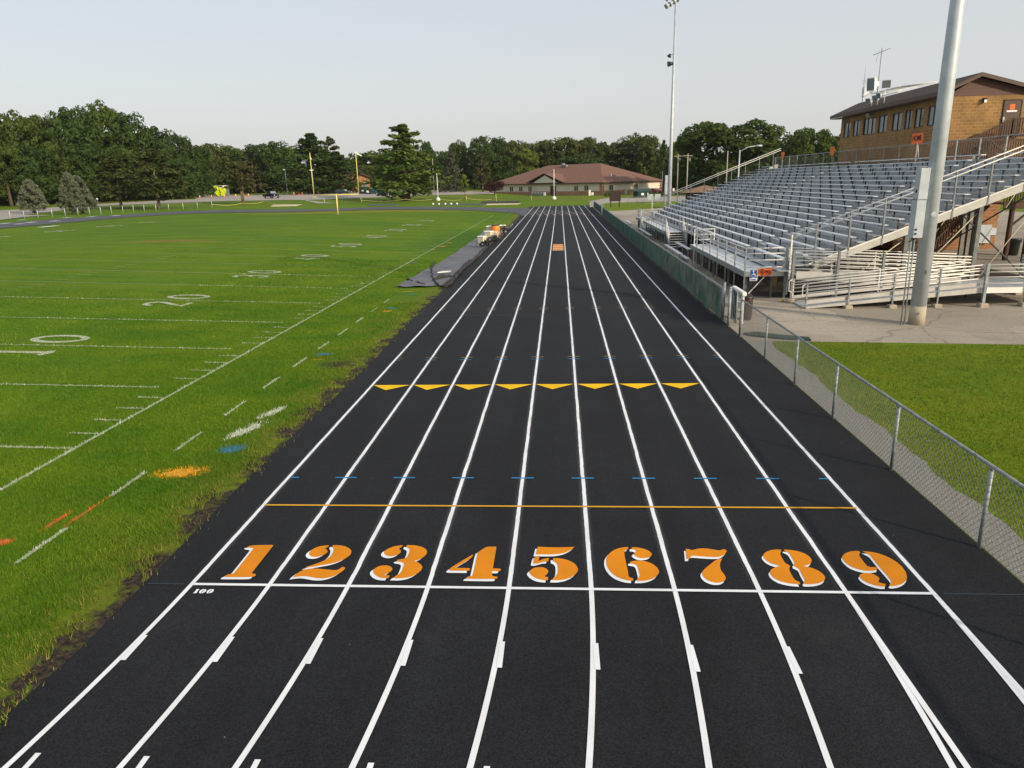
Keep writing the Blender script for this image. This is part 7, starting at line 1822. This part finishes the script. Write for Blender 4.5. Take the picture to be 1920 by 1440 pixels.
# shrubs by the building and far wood
def shrub(px,py,D,w,h,lab,m='leaf_mid'):
    x,y,_=away(px,py,D); z=tz(x,y); rng=np.random.default_rng(int(px)); n=420
    p=rng.normal(size=(n,3)); p/=np.linalg.norm(p,axis=1)[:,None]; p*=rng.uniform(.6,1.05,n)[:,None]; p[:,2]=np.abs(p[:,2])
    V=leaf_quads(np.stack([x+p[:,0]*w,y+p[:,1]*w,z+p[:,2]*h],1),.28,rng)
    o=mesh_np('shrub',V,np.arange(4*n).reshape(n,4),M[m],loc=(x,y,z)); tag(o,lab,'shrub')
shrub(1145,364,212,2.0,1.5,'low rounded shrub at the near corner of the cream building'); shrub(1218,365,205,2.6,1.1,'low shrub right of the three dumpsters','leaf_olive'); shrub(1243,363,200,2.2,.9,'low shrub beside the red car','leaf_olive')
def mass(name,lab,pts,n,h0,h1,m,sz,seed):
    rng=np.random.default_rng(seed); P=np.array(pts); k=rng.uniform(0,len(P)-1.001,n); i=k.astype(int); t=(k-i)[:,None]
    c=P[i]*(1-t)+P[i+1]*t; hh=(h0+(h1-h0)*.5*(1+np.sin(k*7.3+np.sin(k*17))))
    zz=terrain(c[:,0],c[:,1]); V=leaf_quads(np.stack([c[:,0]+rng.normal(size=n)*3,c[:,1]+rng.normal(size=n)*3,zz+hh*rng.uniform(0,1,n)**.8],1),sz,rng)
    o=mesh_np(name,V,np.arange(4*n).reshape(n,4),M[m]); tag(o,lab,'wood',kind='stuff')
mass('far_wood','distant dark wood closing the view',[away(px,350,370)[:2] for px in range(-300,2300,80)],26000,10,17,'leaf_dark',1.5,3)
mass('undergrowth','dark undergrowth at the foot of the left wood',[away(px,372,250)[:2] for px in range(-160,400,30)],12000,2.5,8,'leaf_dark',.6,4)
mass('hedge_growth','dark undergrowth behind the car park and the cream building',[away(px,358,318)[:2] for px in range(400,1300,40)],12000,5,10,'leaf_dark',.9,5)
mass('far_shrubs','dark growth under the maples behind the bleachers',[away(px,350,215)[:2] for px in range(1310,1760,40)],9000,4,9,'leaf_dark',.8,6)
HAZE=.00006
# ================================================================== light, sky, camera
SUN_EL=rad(24); SDIR=np.array([.77,-.64]); SDIR/=np.linalg.norm(SDIR)
sd=Vector((SDIR[0]*math.cos(SUN_EL),SDIR[1]*math.cos(SUN_EL),math.sin(SUN_EL)))
L=bpy.data.lights.new('sun','SUN'); L.energy=4.2; L.angle=rad(1.5); L.color=(1,.85,.64)
so=bpy.data.objects.new('sun',L); COL.objects.link(so); so.rotation_euler=(-sd).to_track_quat('-Z','Y').to_euler(); so.location=(60,-60,60)
w=bpy.data.worlds.new('World'); SC.world=w; w.use_nodes=True; N,K=w.node_tree.nodes,w.node_tree.links
bg=N['Background']
sky=N.new('ShaderNodeTexSky'); sky.sky_type='NISHITA'; sky.sun_disc=False; sky.sun_elevation=SUN_EL; sky.sun_rotation=math.atan2(SDIR[0],SDIR[1]); sky.air_density=1.0; sky.dust_density=4.0; sky.ozone_density=1.0; sky.altitude=200
K.new(sky.outputs[0],bg.inputs['Color']); bg.inputs['Strength'].default_value=.05
# hazy white veil of the summer evening over the blue
tc=N.new('ShaderNodeTexCoord'); sp_=N.new('ShaderNodeSeparateXYZ'); K.new(tc.outputs['Generated'],sp_.inputs[0])
cr=N.new('ShaderNodeValToRGB'); e=cr.color_ramp.elements
e[0].position=0.0; e[0].color=(.735,.725,.715,1); e[1].position=1.0; e[1].color=(.56,.60,.66,1)
x_=cr.color_ramp.elements.new(.12); x_.color=(.715,.715,.715,1); x_=cr.color_ramp.elements.new(.3); x_.color=(.66,.675,.69,1)
K.new(sp_.outputs['Z'],cr.inputs[0])
bg2=N.new('ShaderNodeBackground'); K.new(cr.outputs[0],bg2.inputs['Color']); bg2.inputs['Strength'].default_value=.79
ad=N.new('ShaderNodeAddShader'); K.new(bg.outputs[0],ad.inputs[0]); K.new(bg2.outputs[0],ad.inputs[1]); K.new(ad.outputs[0],N['World Output'].inputs['Surface'])
hz=MB(); hz.box(-520,430,-70,460,-1.2,60); hz=hz.build('haze',[bpy.data.materials.new('summer_haze')],loc=(0,0,0)); tag(hz,kind='stuff')
hm=hz.data.materials[0]; hm.use_nodes=True; hn,hl_=nt(hm); hn.remove(hn['Principled BSDF']); pv=hn.new('ShaderNodeVolumePrincipled'); pv.inputs['Color'].default_value=(.90,.93,.97,1); pv.inputs['Density'].default_value=HAZE; pv.inputs['Anisotropy'].default_value=.2
hl_.new(pv.outputs[0],hn['Material Output'].inputs['Volume'])
cam=bpy.data.cameras.new('camera'); co=bpy.data.objects.new('camera',cam); COL.objects.link(co)
cam.sensor_width=36; cam.lens=CAM_F*36/1920; cam.clip_start=.1; cam.clip_end=6000
m=Matrix(((_R[0],_U[0],-_F[0],CAM_POS[0]),(_R[1],_U[1],-_F[1],CAM_POS[1]),(_R[2],_U[2],-_F[2],CAM_POS[2]),(0,0,0,1)))
co.matrix_world=m; SC.camera=co
vs=SC.view_settings; vs.view_transform='Standard'; vs.look='None'; vs.exposure=0; vs.gamma=1
SC.render.engine='CYCLES'; SC.cycles.max_bounces=6; SC.cycles.diffuse_bounces=3; SC.cycles.glossy_bounces=3; SC.cycles.transmission_bounces=4; SC.cycles.transparent_max_bounces=6
SC.cycles.use_denoising=True
